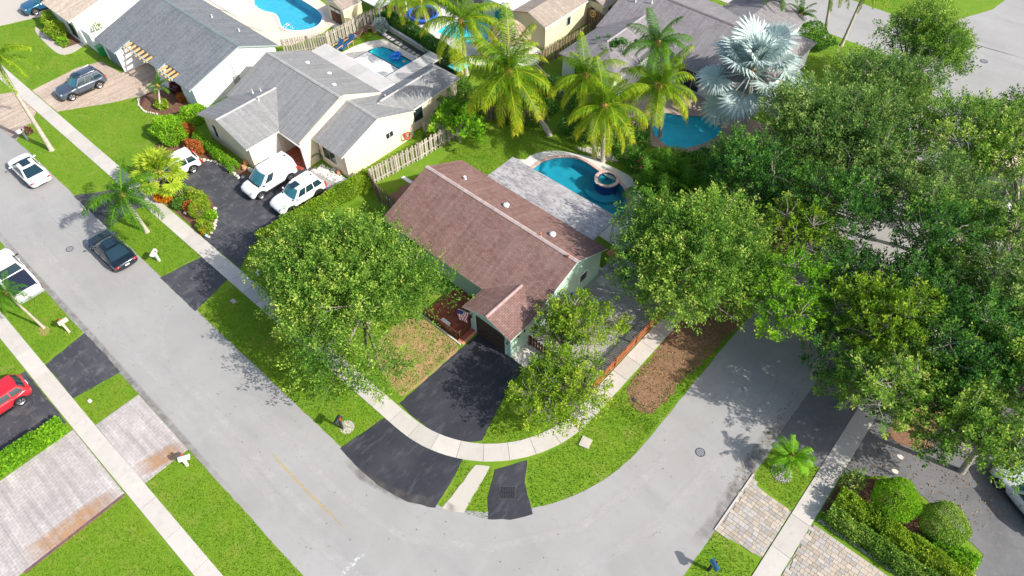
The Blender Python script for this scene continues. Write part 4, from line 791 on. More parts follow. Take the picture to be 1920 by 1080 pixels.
# ---------------------------------------------------------------- vehicles
def interp(xs, ys, x): return float(np.interp(x, xs, ys))
def car(label, cat, loc, rz, Lc, Wc, prof, paint, kind='suv', extras=(), group=None, name='parked_car'):
    """prof: dict of side-profile numbers, x measured forward from the middle"""
    t = thing(name, label, cat, loc, rz, group); m = MB(); hw = Wc/2; P = prof
    NX = 30; xs = [Lc*(-.5+i/(NX-1)) for i in range(NX)]; wr = P.get('wr', .33); ax = P['ax']
    top = lambda x: interp(P['tx'], P['tz'], x)
    def half(x):
        e_ = abs(x)/(Lc/2); k = 1-.20*max(0, (e_-.72)/.28)**2.2 - .02*e_
        wv = hw*k; tz = top(x); sill = .22
        for a in ax:
            dx = abs(x-a)
            if dx < wr+.07: sill = max(sill, math.sqrt(max(0, (wr+.07)**2-dx*dx))+wr-.03)
        nose = max(0, (e_-.93)/.07)
        if nose > 0: sill += .14*nose
        sill = min(sill, tz-.12); mid = sill+(tz-sill)*.45
        return [(wv*.93, sill), (wv*.995, max(mid-.08, sill+.02)), (wv, mid+.06), (wv*.965, tz-.10), (wv*.90, tz-.025), (wv*.6, tz+.012), (0, tz+.025)]
    rings = []
    for x in xs:
        h = half(x); rings.append([(x, -y, z) for y, z in h]+[(x, y, z) for y, z in reversed(h[:-1])])
    n = len(rings[0]); o = 0
    for r in rings: m.v += r
    for i in range(NX-1):
        for k in range(n-1): m.f.append((i*n+k, (i+1)*n+k, (i+1)*n+k+1, i*n+k+1)); m.mi.append(0)
        m.f.append((i*n+n-1, (i+1)*n+n-1, (i+1)*n, i*n)); m.mi.append(1)
    m.f.append(tuple(range(n))); m.mi.append(0); m.f.append(tuple(reversed([(NX-1)*n+k for k in range(n)]))); m.mi.append(0)
    body = ob('body', m, [paint, G_['blacktrim']], t, local=True, smooth=True)
    s_ = body.modifiers.new('sub', 'SUBSURF'); s_.levels = 1; s_.render_levels = 1
    # cab
    zb, zt = P['belt'], P['roof']; base = dict(f=P['wf'], r=P['rr']); roofx = dict(f=P['rf'], r=P['rb']); wb0, wt0 = hw*P.get('wb', .90), hw*P.get('wt', .70)
    bow_f, bow_r = .16, P.get('bow_r', .08)
    def shell(side, u, v):
        """u across 0..1, v up 0..1"""
        z = zb+(zt-zb)*v; wv = wb0+(wt0-wb0)*(v**1.15); xf = base['f']+(roofx['f']-base['f'])*v; xr = base['r']+(roofx['r']-base['r'])*v
        zz = z+(.0 if v < 1 else 0)
        if side in 'fr':
            y = (2*u-1)*wv; bow = bow_f if side == 'f' else bow_r; x = (xf-bow*(y/wv)**2*(1 if v < 1.01 else 1)) if side == 'f' else (xr+bow*(y/wv)**2); return (x, y, zz)
        xa, xb = xr+bow_r, xf-bow_f; return (xa+(xb-xa)*u, wv if side == 'l' else -wv, zz)
    def patch(mb, side, u0, u1, v0, v1, nu, nv, off=0, cut=None):
        grid = [];
        for j in range(nv+1):
            row = []
            for i in range(nu+1):
                u, v = u0+(u1-u0)*i/nu, v0+(v1-v0)*j/nv
                if cut: u, v = cut(u, v)
                row.append(Vector(shell(side, u, v)))
            grid.append(row)
        nn = (grid[0][-1]-grid[0][0]).cross(grid[-1][0]-grid[0][0]).normalized(); c = (grid[0][0]+grid[-1][-1])/2
        out = Vector((c.x-(base['f']+base['r'])/2, c.y, .3)) if side in 'fr' else Vector((0, c.y, 0))
        flip = nn.dot(out) < 0; nn = -nn if flip else nn; o = len(mb.v)
        for row in grid: mb.v += [tuple(p+nn*off) for p in row]
        for j in range(nv):
            for i in range(nu):
                f = (o+j*(nu+1)+i, o+j*(nu+1)+i+1, o+(j+1)*(nu+1)+i+1, o+(j+1)*(nu+1)+i); mb.f.append(f[::-1] if flip else f); mb.mi.append(0)
    cb = MB()
    for s in 'frlx': patch(cb, s, 0, 1, 0, 1, 8 if s in 'fr' else 6, 4)
    cab = ob('cab', cb, paint, t, local=True)
    rf = MB(); nu = 8; rows = 7; xr, xf = roofx['r'], roofx['f']
    for j in range(rows+1):
        v = j/rows
        for i in range(nu+1):
            y = (2*i/nu-1)*wt0; q = (y/wt0)**2; a, b = xr+bow_r*q, xf-bow_f*q; x = a+(b-a)*v
            z = zt+.055*(1-q)*math.sin(math.pi*(.12+.76*v))+.012*math.sin(math.pi*v); rf.v.append((x, y, z))
    for j in range(rows):
        for i in range(nu): a = j*(nu+1)+i; rf.f.append((a, a+1, a+nu+2, a+nu+1)[::-1]); rf.mi.append(0)
    ob('roof', rf, paint, t, local=True, smooth=True)
    gm = extras.get('wind', G_['teal']) if isinstance(extras, dict) else G_['teal']; ex = extras if isinstance(extras, dict) else {}
    g = MB(); patch(g, 'f', .06, .94, .05, .93, 8, 4, .012); ob('windscreen', g, gm, t, local=True, smooth=True)
    if not ex.get('noglassrear'): g = MB(); patch(g, 'r', .08, .92, ex.get('rv0', .12), .92, 8, 3, .012); ob('rear_window', g, G_['carglass'], t, local=True, smooth=True)
    for s in ('l', 'x'):
        for (u0, u1) in ex.get('side', ((.06, .47), (.51, .93))):
            g = MB(); patch(g, s, u0, u1, .12, .86, 3, 2, .012); ob('side_window', g, G_['carglass'], t, local=True)
    # wheels
    for a in ax:
        for sgn in (-1, 1):
            c = Vector((a, sgn*(hw-.13), wr)); wm = MB(); N_s = 20
            for (yy, rr_) in ((-.10, wr*.62), (-.11, wr*.96), (-.07, wr), (.07, wr), (.11, wr*.96), (.115, wr*.66)):
                for k in range(N_s): an = 2*math.pi*k/N_s; wm.v.append((c.x+rr_*math.cos(an), c.y+sgn*yy, c.z+rr_*math.sin(an)))
            for i in range(5):
                for k in range(N_s): k2 = (k+1) % N_s; wm.f.append((i*N_s+k, i*N_s+k2, (i+1)*N_s+k2, (i+1)*N_s+k)); wm.mi.append(0)
            wm.f.append(tuple(range(N_s))); wm.mi.append(0)
            wh = ob('wheel', wm, G_['tire'], t, local=True, smooth=False)
            r_ = MB(); yo = c.y+sgn*.095; ri = wr*.66
            vs = [(c.x, yo+sgn*.012, c.z)]+[(c.x+ri*math.cos(2*math.pi*k/20), yo, c.z+ri*math.sin(2*math.pi*k/20)) for k in range(20)]+[(c.x+ri*.82*math.cos(2*math.pi*k/20), yo-sgn*.03, c.z+ri*.82*math.sin(2*math.pi*k/20)) for k in range(20)]
            fs = []
            for k in range(20):
                k2 = (k+1) % 20; fs.append((1+k, 1+k2, 21+k2, 21+k))
                if k % 4 < 2: fs.append((0, 21+k, 21+k2))
            r_.add(vs, fs); rm = ob('rim', r_, ex.get('rim', G_['rim']), wh, local=True)
    xF, xR = Lc/2, -Lc/2; zl = top(xF*.92)
    for sgn in (-1, 1):
        hl = MB().blob((xF-.27, sgn*hw*.70, top(xF-.27)-.085), .19, .13, .07, 3, 10, 6, 0); ob('headlight', hl, G_['lamp'], t, local=True, smooth=True)
        if ex.get('tall_tail'): tl_ = MB().box(xR+.02, xR+.16, sgn*hw*.80-.07, sgn*hw*.80+.07, top(xR+.1)-.42, top(xR+.1)+.02)
        else: tl_ = MB().blob((xR+.10, sgn*hw*.68, top(xR+.1)-.10), .10, .2, .07, 3, 10, 6, 0)
        ob('tail_light', tl_, G_['redlight'], t, local=True, smooth=not ex.get('tall_tail'))
        mx = P['wf']-.32; ob('side_mirror', MB().blob((mx, sgn*(hw+.09), zb+.10), .07, .11, .07, 2, 8, 5, 0).box(mx-.02, mx+.02, min(sgn*hw*.9, sgn*(hw+.05)), max(sgn*hw*.9, sgn*(hw+.05)), zb+.04, zb+.08), ex.get('mirror', paint), t, local=True, smooth=True)
        for hx in ex.get('handles', (-.15, .75)): ob('door_handle', MB().box(hx-.09, hx+.09, sgn*hw*.985-.02, sgn*hw*.985+.02, zb-.17, zb-.14), paint, t, local=True)
    for sgn in (-1, 1):
        for dx in ex.get('seams', (P['wf']-.30, -.12, P['rr']+.95)): ob('door_seam', MB().box(dx-.008, dx+.008, sgn*hw*1.0-.006, sgn*hw*1.0+.003, .42, zb-.13), G_['blacktrim'], t, local=True)
        ob('sill_trim', MB().box(ax[1]+wr+.1, ax[0]-wr-.1, sgn*hw*.97-.02, sgn*hw*.97+.02, .2, .27), G_['blacktrim'], t, local=True)
    ob('cowl', MB().add([(P['wf']+.03, -hw*.80, zb+.02), (P['wf']-.10, -hw*.86, zb+.03), (P['wf']-.10, hw*.86, zb+.03), (P['wf']+.03, hw*.80, zb+.02), (P['wf']+.09, 0, zb+.03)], [(0, 4, 3, 2, 1)]), G_['blacktrim'], t, local=True)
    ob('bumper_intake', MB().box(xF-.10, xF-.005, -hw*.55, hw*.55, .24, .34), G_['blacktrim'], t, local=True)
    ob('grille', MB().box(xF-.06, xF+.012, -hw*.42, hw*.42, .38, .56), G_['blacktrim'], t, local=True); ob('number_plate', MB().box(xR-.015, xR+.04, -.16, .16, ex.get('plz', .62), ex.get('plz', .62)+.1), G_['plate'], t, local=True)
    if ex.get('sunroof'):
        a, b = ex['sunroof']; ob('sunroof', MB().add([(a, -hw*.36, zt+.075), (b, -hw*.36, zt+.075), (b, hw*.36, zt+.075), (a, hw*.36, zt+.075), (a, 0, zt+.085), (b, 0, zt+.085)], [(0, 1, 5, 4), (4, 5, 2, 3)]), G_['carglass'], t, local=True)
    if ex.get('rails'):
        for sgn in (-1, 1): ob('roof_rail', MB().tube([(P['rb']+.15, sgn*wt0*.92, zt+.05), (P['rb']+.3, sgn*wt0*.93, zt+.09), (P['rf']-.5, sgn*wt0*.93, zt+.09), (P['rf']-.35, sgn*wt0*.92, zt+.04)], .018, 6), ex['rails'], t, local=True)
    if ex.get('antenna'): ob('antenna', MB().box(P['rb']+.2, P['rb']+.32, -.03, .03, zt+.03, zt+.12), G_['blacktrim'], t, local=True)
    return t
def carpaint(n, c, metal=.2, coat=.6, rough=.35): return M(n, c, rough, metal=metal, coat=coat, spec=.5)
PW = carpaint('white_car_paint', (.80, .80, .80), 0, .4, .4); PG = carpaint('steel_blue_grey_paint', (.11, .135, .18), .55); PB = carpaint('black_blue_paint', (.012, .022, .035), .3, 1, .2)
PR = carpaint('red_car_paint', (.62, .02, .035), .1, .8, .3); PN = carpaint('ocean_blue_paint', (.03, .14, .26), .4, .8, .25); PS = carpaint('silver_white_paint', (.62, .64, .66), .3)
suv = lambda L: dict(ax=(L*.295, -L*.29), wr=.35, tx=(-L/2, -L*.44, -L*.2, L*.16, L*.42, L/2), tz=(.86, .98, 1.0, 1.0, .90, .66), belt=.96, roof=1.58, wf=L*.20, rr=-L*.475, rf=L*.055, rb=-L*.40, wb=.91, wt=.70)
sedan = lambda L: dict(ax=(L*.295, -L*.29), wr=.33, tx=(-L/2, -L*.45, -L*.3, L*.16, L*.42, L/2), tz=(.80, .92, .95, .90, .76, .58), belt=.88, roof=1.38, wf=L*.215, rr=-L*.385, rf=L*.03, rb=-L*.18, wb=.90, wt=.66)
vanp = lambda L: dict(ax=(L*.325, -L*.30), wr=.33, tx=(-L/2, -L*.45, L*.18, L*.42, L/2), tz=(.98, 1.05, 1.06, .96, .70), belt=1.02, roof=1.78, wf=L*.30, rr=-L*.49, rf=L*.12, rb=-L*.465, wb=.93, wt=.80, bow_r=.04)
car('white saloon car with dark panoramic roof parked at the road edge beside the lawn strip', 'car', (-58.2, 6.0, .02), R(180), 4.75, 1.82, sedan(4.75), PW, extras=dict(sunroof=(-.75, .2), wind=G_['carglass']))
car('black saloon car parked on the road beside the palm and white mailbox', 'car', (-44.8, 6.0, .02), R(180), 4.8, 1.88, sedan(4.8), PB, extras=dict(sunroof=(-.8, .15), wind=G_['carglass'], rim=G_['rimd']))
car('steel grey SUV parked on the tan paver driveway', 'car', (-66.25, 14.55, .03), R(-92), 4.45, 1.86, suv(4.45), PG, extras=dict(sunroof=(-.35, .35), antenna=1, side=((.05, .33), (.36, .64), (.67, .93)), rim=G_['rim'], rails=G_['chrome']))
car('white panel van on the black neighbour driveway', 'van', (-42.35, 18.35, .03), R(-90), 4.6, 1.84, vanp(4.6), PW, name='parked_van', extras=dict(noglassrear=1, side=((.72, .93),), handles=(.3, -.9), tall_tail=1, antenna=1, mirror=G_['blacktrim']))
car('white SUV with sunroof between the white van and the long hedge', 'car', (-39.15, 18.75, .03), R(-91), 4.5, 1.84, suv(4.5), PW, extras=dict(sunroof=(-.3, .35), antenna=1, tall_tail=1, side=((.05, .33), (.36, .64), (.67, .93)), rim=G_['rimd'], rails=PW))
car('white hatchback half hidden behind the fan palm of the planted island', 'car', (-49.3, 13.9, .03), R(-97), 4.3, 1.8, suv(4.3), PW, extras=dict(tall_tail=1, side=((.05, .33), (.36, .64), (.67, .93))))
car('red hatchback at the left edge on the side asphalt driveway', 'car', (-38.05, -5.45, .03), R(-90), 4.3, 1.8, dict(suv(4.3), roof=1.42, wt=.68), PR, extras=dict(side=((.05, .33), (.36, .64), (.67, .93))))
car('ocean blue SUV at the top left corner beside the clipped bushes', 'car', (-83.7, 19.2, .03), R(-90), 4.5, 1.85, suv(4.5), PN, extras=dict(side=((.05, .33), (.36, .64), (.67, .93))))
car('silver-white car half hidden under the trees on the right driveway', 'car', (12.0, 30.6, .03), R(150), 4.5, 1.85, suv(4.5), PS)
# pickup with dark bed cover, left edge
L = 5.6; t = car('white pickup truck with dark bed cover under the small palm at the left edge', 'pickup truck', (-47.75, .05, .02), R(180), L, 1.98,
    dict(ax=(L*.325, -L*.30), wr=.40, tx=(-L/2, -L*.46, L*.2, L*.44, L/2), tz=(1.02, 1.06, 1.08, 1.02, .80), belt=1.05, roof=1.82, wf=L*.235, rr=-L*.115, rf=L*.11, rb=-L*.09, wb=.92, wt=.76, bow_r=.02), PW, name='pickup_truck', extras=dict(tall_tail=1, mirror=G_['blacktrim']))
ob('bed_cover', MB().box(-2.62, -.72, -.80, .80, 1.05, 1.12), M('navy_bed_cover', (.02, .028, .055), .5), t, local=True); ob('tailgate', MB().box(-2.84, -2.76, -.84, .84, .55, 1.08), PW, t, local=True); ob('bumper', MB().box(-2.93, -2.80, -.9, .9, .38, .55), G_['grey'], t, local=True)
# white parked van under the right-hand trees
car('white van glimpsed through gaps in the street trees at the right', 'van', (4.0, 54.5, .03), R(95), 5.2, 1.95, vanp(5.2), PW, name='parked_van', extras=dict(noglassrear=1, side=((.72, .93),)))
# ---------------------------------------------------------------- plants
def sphere_pts(n, g=NR, lo=-1., hi=1.):
    z = g.uniform(lo, hi, n); a = g.uniform(0, 2*np.pi, n); r = np.sqrt(1-z*z); return np.stack([r*np.cos(a), r*np.sin(a), z], 1)
def tree(label, base, c, rad, mat, nl=14, dens=1.0, leaf=.17, group='street trees', open_=0., seed=0, name='tree', lobe=.42, spr=(.8, 1.5), clip=None, drop=None):
    """broad-leaved tree: tapered trunk, limbs to lobes of the crown, twigs, and leafy sprays that break up its outline"""
    g = np.random.default_rng(1000+seed); C_ = np.array(c, float); Rr = np.array(rad, float)
    t = thing(name, label, 'tree', (base[0], base[1], 0), 0, group)
    k = np.arange(nl)+.5; ph = np.arccos(1-1.45*k/nl); th = np.pi*(1+5**.5)*k+seed
    d = np.stack([np.cos(th)*np.sin(ph), np.sin(th)*np.sin(ph), np.cos(ph)], 1)
    LC = C_+d*Rr*g.uniform(.42, .88, (nl, 1)); LR = lobe*Rr.mean()*g.uniform(.6, 1.3, nl)
    if clip is not None: LC[:, 0] = np.maximum(LC[:, 0], clip)
    if drop is not None: km = ~drop(LC); LC, LR = LC[km], LR[km]; nl = len(LC)
    area = float((4*np.pi*LR**2).sum()); ns = int(area*1.0*dens)
    li = g.choice(nl, ns, p=LR**2/(LR**2).sum()); dd = sphere_pts(ns, g, -.45, 1.)
    depth = g.uniform(.45, 1.0, (ns, 1))**.5
    S = LC[li]+dd*LR[li][:, None]*np.array([1, 1, .72])*depth
    ax = nrm(dd*.8+nrm(S-C_)*.5+np.array([0, 0, .55])+g.normal(0, .35, (ns, 3))); Ls = g.uniform(*spr, (ns, 1))*np.clip(Rr.mean()/3.5, .6, 1.1)
    npl = 46; tt = np.clip(np.tile(np.linspace(0.0, 1, npl), ns)[:, None]+g.normal(0, .02, (ns*npl, 1)), 0, 1); A = np.repeat(ax, npl, 0); P = np.repeat(S, npl, 0)+A*tt*np.repeat(Ls, npl, 0)
    off = g.normal(0, 1, P.shape); P = P+off*.21*(1.12-tt*.92)*np.clip(Rr.mean()/3.5, .7, 1.1); D = A*.55+nrm(off)*.9+np.array([0, 0, .15])
    V = leaves(P, D, leaf*1.12, .58, .35, g)
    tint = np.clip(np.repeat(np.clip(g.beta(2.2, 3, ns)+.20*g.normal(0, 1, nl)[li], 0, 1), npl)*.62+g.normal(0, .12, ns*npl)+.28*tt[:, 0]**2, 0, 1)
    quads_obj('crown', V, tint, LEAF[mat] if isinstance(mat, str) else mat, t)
    tr = MB(); hb = max(1.0, C_[2]-Rr[2]*.75); fork = Vector((base[0]+(c[0]-base[0])*.3, base[1]+(c[1]-base[1])*.3, hb)); r0 = .045*Rr.mean()+.06
    tr.tube([(base[0], base[1], -.05), (base[0], base[1], .15), tuple((Vector((base[0], base[1], .1))+fork)/2), tuple(fork)], [r0*1.4, r0*1.05, r0*.9, r0*.75], 9)
    ob('trunk', tr, G_['bark'], t)
    bm_ = MB(); tips = []
    for j in range(nl):
        e_ = Vector(LC[j]); mid = fork.lerp(e_, .5)+Vector((0, 0, .25)); bm_.tube([tuple(fork), tuple(mid), tuple(e_)], [r0*.5, r0*.33, r0*.14], 5, cap=False)
    for j in g.choice(ns, min(ns, int(70+open_*140)), replace=False):
        a_ = Vector(LC[li[j]]); b_ = Vector(S[j]+ax[j]*Ls[j]*.8); q = a_.lerp(b_, .5)+Vector(g.normal(0, .12, 3)); bm_.tube([tuple(a_), tuple(q), tuple(b_)], [r0*.13+.012, r0*.09+.008, .008], 3, cap=False)
    ob('limbs', bm_, G_['bark'], t)
    return t
def leafy_shell(P, Nn, size, g, layers=.16, jit=.7): return leaves(P-Nn*g.uniform(-.03, layers, (len(P), 1)), nrm(Nn*.55+g.normal(0, .6, P.shape)), size, .62, .4, g)
def hedge(label, pts, wdt, h, mat, dens=230, leaf=.10, seed=0, group=None, z0=0, name='hedge', wob=.10):
    """clipped hedge: woody core and a thick skin of leaves over all its faces"""
    g = np.random.default_rng(2000+seed); Ps, Ns = [], []
    t = thing(name, label, 'hedge', (pts[0][0], pts[0][1], z0), 0, group); core = MB()
    for a, b in zip(pts, pts[1:]):
        A, B = np.array(a, float), np.array(b, float); L = np.linalg.norm(B-A); u = (B-A)/L; s = np.array([-u[1], u[0]])
        n = int(dens*2.3*L*(wdt+2*h))
        r = g.uniform(0, wdt+2*h, n); x = g.uniform(-.12, L+.12, n); y = np.where(r < h, -wdt/2, np.where(r < h+wdt, r-h-wdt/2, wdt/2)); z = np.where(r < h, r, np.where(r < h+wdt, h, r-h-wdt))
        rn = .16; 
        ny = np.where(r < h, -1., np.where(r < h+wdt, 0., 1.)); nz = np.where((r >= h) & (r < h+wdt), 1., .25)
        bump = wob*(np.sin(x*2.1+y*3+seed)+np.sin(x*5.3+z*4+y*4))*.5+g.normal(0, .03, n)
        edge = np.clip((np.abs(y)-wdt/2+.2)/.2, 0, 1)*np.clip((z-h+.25)/.25, 0, 1)*.12
        y = y+ny*bump-np.sign(y)*edge; z = np.maximum(.02, z+(nz > .5)*bump-edge)
        Ps.append(np.stack([A[0]+u[0]*x+s[0]*y, A[1]+u[1]*x+s[1]*y, z+z0], 1)); Ns.append(np.stack([s[0]*ny, s[1]*ny, nz], 1))
        for e_, sg in ((A, -1), (B, 1)):
            m_ = int(dens*wdt*h*1.1); yy = g.uniform(-wdt/2, wdt/2, m_); zz = g.uniform(0, h, m_); xx = np.full(m_, .08)+g.normal(0, .05, m_)
            Ps.append(np.stack([e_[0]+u[0]*xx*sg+s[0]*yy, e_[1]+u[1]*xx*sg+s[1]*yy, zz+z0], 1)); Ns.append(np.tile(np.array([u[0]*sg, u[1]*sg, .2]), (m_, 1)))
        ang = math.atan2(u[1], u[0]); cc = (A+B)/2; core.obox(cc, ang, L/2-.12, wdt*.12, z0+.0, z0+h*.4)
    P = np.concatenate(Ps); Nn = nrm(np.concatenate(Ns)); V = leafy_shell(P, Nn, leaf, g)
    nz_ = np.sin(P[:, 0]*1.7+P[:, 1]*1.1)*.5+np.sin(P[:, 0]*.6-P[:, 1]*2.3)*.5
    quads_obj('foliage', V, np.clip(g.beta(2.3, 2.6, len(P))*.9+nz_*.12, 0, 1), LEAF[mat], t); ob('branches', core, G_['wood_b'], t)
    return t
def shrub(label, c, r, mat, n=None, leaf=.10, seed=0, group=None, name='shrub', rough=.2, z0=0, cat='shrub', loose=0.):
    """rounded shrub; r = (rx, ry, rz), its centre stands rz*.8 above the ground"""
    g = np.random.default_rng(3000+seed); r = np.array(r if hasattr(r, '__len__') else (r, r, r*.85), float); t = thing(name, label, cat, (c[0], c[1], z0), 0, group)
    n = n or int(900*(r[0]*r[1]+r[0]*r[2]+r[1]*r[2])/3*3.2*.35*(.1/leaf)**1.5)+150
    d = sphere_pts(n, g, -.75, 1); dep = 1-np.abs(g.normal(0, .10+loose, (n, 1))); lum = 1+rough*(np.sin(d[:, :1]*5+seed)+np.sin(d[:, 1:2]*6+d[:, 2:]*4))*.5
    P = np.array([c[0], c[1], z0+r[2]*.82])+d*r*dep*lum; P[:, 2] = np.maximum(P[:, 2], z0+.03)
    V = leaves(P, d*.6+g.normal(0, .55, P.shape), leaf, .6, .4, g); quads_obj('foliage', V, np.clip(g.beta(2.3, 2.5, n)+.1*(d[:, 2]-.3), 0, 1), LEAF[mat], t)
    st = MB()
    for k in range(5): a = k*1.26; st.tube([(c[0]+.04*math.cos(a), c[1]+.04*math.sin(a), z0), (c[0]+r[0]*.5*math.cos(a), c[1]+r[1]*.5*math.sin(a), z0+r[2]*1.1)], [.03, .01], 4)
    ob('stems', st, G_['bark'], t); return t
# palm fronds: a few shapes shared by every palm, each frond a part
def frond_mesh(name, Lf, a0, bend, seed, mat, nl=42, ll=.62, hang=.5, width=.075, tb=0., plume=0):
    g = np.random.default_rng(seed); pts = [np.array([0., 0, 0])]; a = a0; n = 16
    for i in range(n):
        a = a0-bend*((i+1)/n)**1.25; pts.append(pts[-1]+np.array([math.cos(a), 0, math.sin(a)])*Lf/n)
    pts = np.array(pts); q = []; ti = []
    for sgn in (-1, 1):
        for i in range(nl):
            t_ = .10+.90*(i+g.uniform(-.3, .3))/nl; t_ = min(max(t_, .05), .995); f = t_*n; k = min(int(f), n-1); p = pts[k]+(pts[k+1]-pts[k])*(f-k); d = nrm(pts[k+1]-pts[k])
            L_ = ll*math.sin(math.pi*(.16+.78*t_))**.6*g.uniform(.7, 1.15); s = np.array([0, sgn, 0.]); pl = g.uniform(-plume, plume)
            up = np.cross(d, s*sgn); v1 = nrm(s*.9+d*g.uniform(.35, .8)+np.array([0, 0, -.25*hang])+up*pl); v2 = nrm(s*.4+d*g.uniform(.2, .6)+np.array([0, 0, -1.1*hang*g.uniform(.6, 1.3)])+up*pl*.6)
            m1 = p+v1*L_*.5; e_ = m1+v2*L_*.55; w_ = d*width*.5
            q.append([p-w_*.4, p+w_*.6, m1+w_, m1-w_]); q.append([m1-w_, m1+w_, e_+w_*.15, e_-w_*.15]); tt = .10+tb+.42*t_*g.uniform(.5, 1)+g.normal(0, .09); ti += [tt, tt+.13]
    for i in range(n):                                            # rachis as two crossed strips with width
        w_ = .026*(1-i/n)+.008; a_, b_ = pts[i], pts[i+1]
        q.append([a_+[0, -w_, .01], a_+[0, w_, .01], b_+[0, w_, .01], b_+[0, -w_, .01]]); q.append([a_+[0, 0, -w_*1.5], a_+[0, 0, w_*.5], b_+[0, 0, w_*.5], b_+[0, 0, -w_*1.5]]); ti += [.72, .6]
    o = quads_obj(name, np.array(q, float), np.array(ti), mat, kind='tmp'); me = o.data; bpy.data.objects.remove(o); return me
def fan_mesh(name, pet, Rf, seed, mat, nseg=30, spread=150):
    g = np.random.default_rng(seed); q = []; ti = []; base = np.array([pet, 0, pet*.25])
    q.append([[0, -.03, 0], [0, .03, 0], [pet, .03, pet*.25], [pet, -.03, pet*.25]]); ti.append(.8); q.append([[0, 0, -.04], [0, 0, .03], [pet, 0, pet*.25+.02], [pet, 0, pet*.25-.04]]); ti.append(.7)
    for i in range(nseg):
        a = R(-spread+2*spread*i/(nseg-1)); L_ = Rf*(1-.22*abs(i/(nseg-1)-.5)*2)*g.uniform(.93, 1.05); d = np.array([math.cos(a), math.sin(a), .0]); s = np.array([-math.sin(a), math.cos(a), 0]); wv = Rf*R(spread*2/nseg)*.5
        fold = .035*(1 if i % 2 else -1)*Rf; z1 = .12*Rf*math.cos(a)+fold; m1 = base+d*L_*.62+[0, 0, z1]; e_ = base+d*L_+[0, 0, z1-.10*Rf*g.uniform(.3, 1.9)]
        q.append([base, base+d*.02, m1+s*wv*.95, m1-s*wv*.95]); q.append([m1-s*wv*.95, m1+s*wv*.95, e_+s*wv*.06, e_-s*wv*.06]); tt = .45+.22*(i % 2)+g.normal(0, .13); ti += [tt, tt+.1]
    o = quads_obj(name, np.array([[list(map(float, c)) for c in f] for f in q]), np.array(ti), mat, kind='tmp'); me = o.data; bpy.data.objects.remove(o); return me
FM = {}
def fronds(kind):
    if kind in FM: return FM[kind]
    if kind == 'coco': v = [frond_mesh('frond', 3.9, R(a), R(b), 10+i, LEAF['palm'], 62, .95, 1.05, .055, tb=.05*i) for i, (a, b) in enumerate(((80, 50), (58, 85), (40, 100), (22, 98), (5, 85), (-20, 62)))]
    elif kind == 'cocog': v = [frond_mesh('frond', 3.9, R(a), R(b), 30+i, LEAF['palmg'], 62, .95, .9, .055, tb=.05*i) for i, (a, b) in enumerate(((80, 50), (58, 85), (40, 100), (22, 98), (5, 85), (-20, 62)))]
    elif kind == 'small': v = [frond_mesh('frond', 1.5, R(a), R(b), 50+i, LEAF['lime'], 26, .42, .35, .06) for i, (a, b) in enumerate(((72, 55), (50, 80), (30, 85), (8, 70)))]
    elif kind == 'areca': v = [frond_mesh('frond', 2.3, R(a), R(b), 70+i, LEAF['palmg'], 30, .5, .35, .07) for i, (a, b) in enumerate(((80, 50), (62, 80), (45, 95), (25, 90)))]
    elif kind == 'queen': v = [frond_mesh('frond', 2.6, R(a), R(b), 90+i, LEAF['palmg'], 44, .55, .9, .05, plume=.9) for i, (a, b) in enumerate(((60, 80), (40, 100), (18, 95), (-5, 85)))]
    elif kind == 'fox': v = [frond_mesh('frond', 3.3, R(a), R(b), 110+i, LEAF['palm'], 60, .50, 1.0, .06, plume=1.2) for i, (a, b) in enumerate(((55, 85), (30, 100), (5, 85)))]
    elif kind == 'silver': v = [fan_mesh('fan_leaf', p, 1.05, 130+i, LEAF['silver'], 40, 140) for i, p in enumerate((.9, 1.3, 1.6))]
    elif kind == 'fan': v = [fan_mesh('fan_leaf', p, .55, 150+i, LEAF['yellowish'], 22, 120) for i, p in enumerate((.45, .7, .85))]
    FM[kind] = v; return v
def palm(label, base, top, kind, n=20, scale=1., r=.16, group=None, seed=0, name='palm_tree', rings=None, nuts=0, tw=0):
    q = random.Random(4000+seed); t = thing(name, label, 'palm tree', (base[0], base[1], 0), 0, group); B, T = Vector((base[0], base[1], 0)), Vector(top)
    if top[2] > .5:
        mid = B.lerp(T, .5)+Vector(((base[0]-top[0])*.06, (base[1]-top[1])*.06, 0)); ob('trunk', MB().tube([tuple(B-Vector((0, 0, .05))), tuple(B+Vector((0, 0, .12))), tuple(B.lerp(mid, .5)), tuple(mid), tuple(mid.lerp(T, .5)), tuple(T)], [r*1.6, r*1.25, r*1.05, r*.95, r*.9, r*.8], 10), G_['palmbark'], t)
        hb = MB().blob(tuple(T+Vector((0, 0, .05))), r*1.7, r*1.7, .42*min(1, scale*1.2), seed, 9, 6, .2)
        ob('heart', hb, G_['palmheart'], t)
        for k in range(nuts): a = k*2.4; ob('coconut', MB().blob((T.x+.3*math.cos(a), T.y+.3*math.sin(a), T.z-.25-.1*(k % 2)), .12, .12, .15, k, 7, 5, .05), M_COCO, t, smooth=True)
    V = fronds(kind); m = len(V)
    for i in range(n):
        f = i/max(1, n-1); k = min(m-1, int(f**.85*m)); o = bpy.data.objects.new('frond' if 'fan' not in V[k].name else 'fan_leaf', V[k]); COL.objects.link(o); o.parent = t
        a = i*2.39996+q.uniform(-.2, .2)+tw; s = scale*q.uniform(.85, 1.12); o.location = (T.x-B.x, T.y-B.y, T.z+.12*(1-f)); o.scale = (s, s*q.uniform(.9, 1.1), s)
        tilt = 0 if kind not in ('silver', 'fan') else R(-78+f*125); o.rotation_euler = (q.uniform(-.25, .25), tilt+q.uniform(-.12, .12), a)
    return t
M_COCO = M('coconut_husk', (.42, .26, .07), .7)
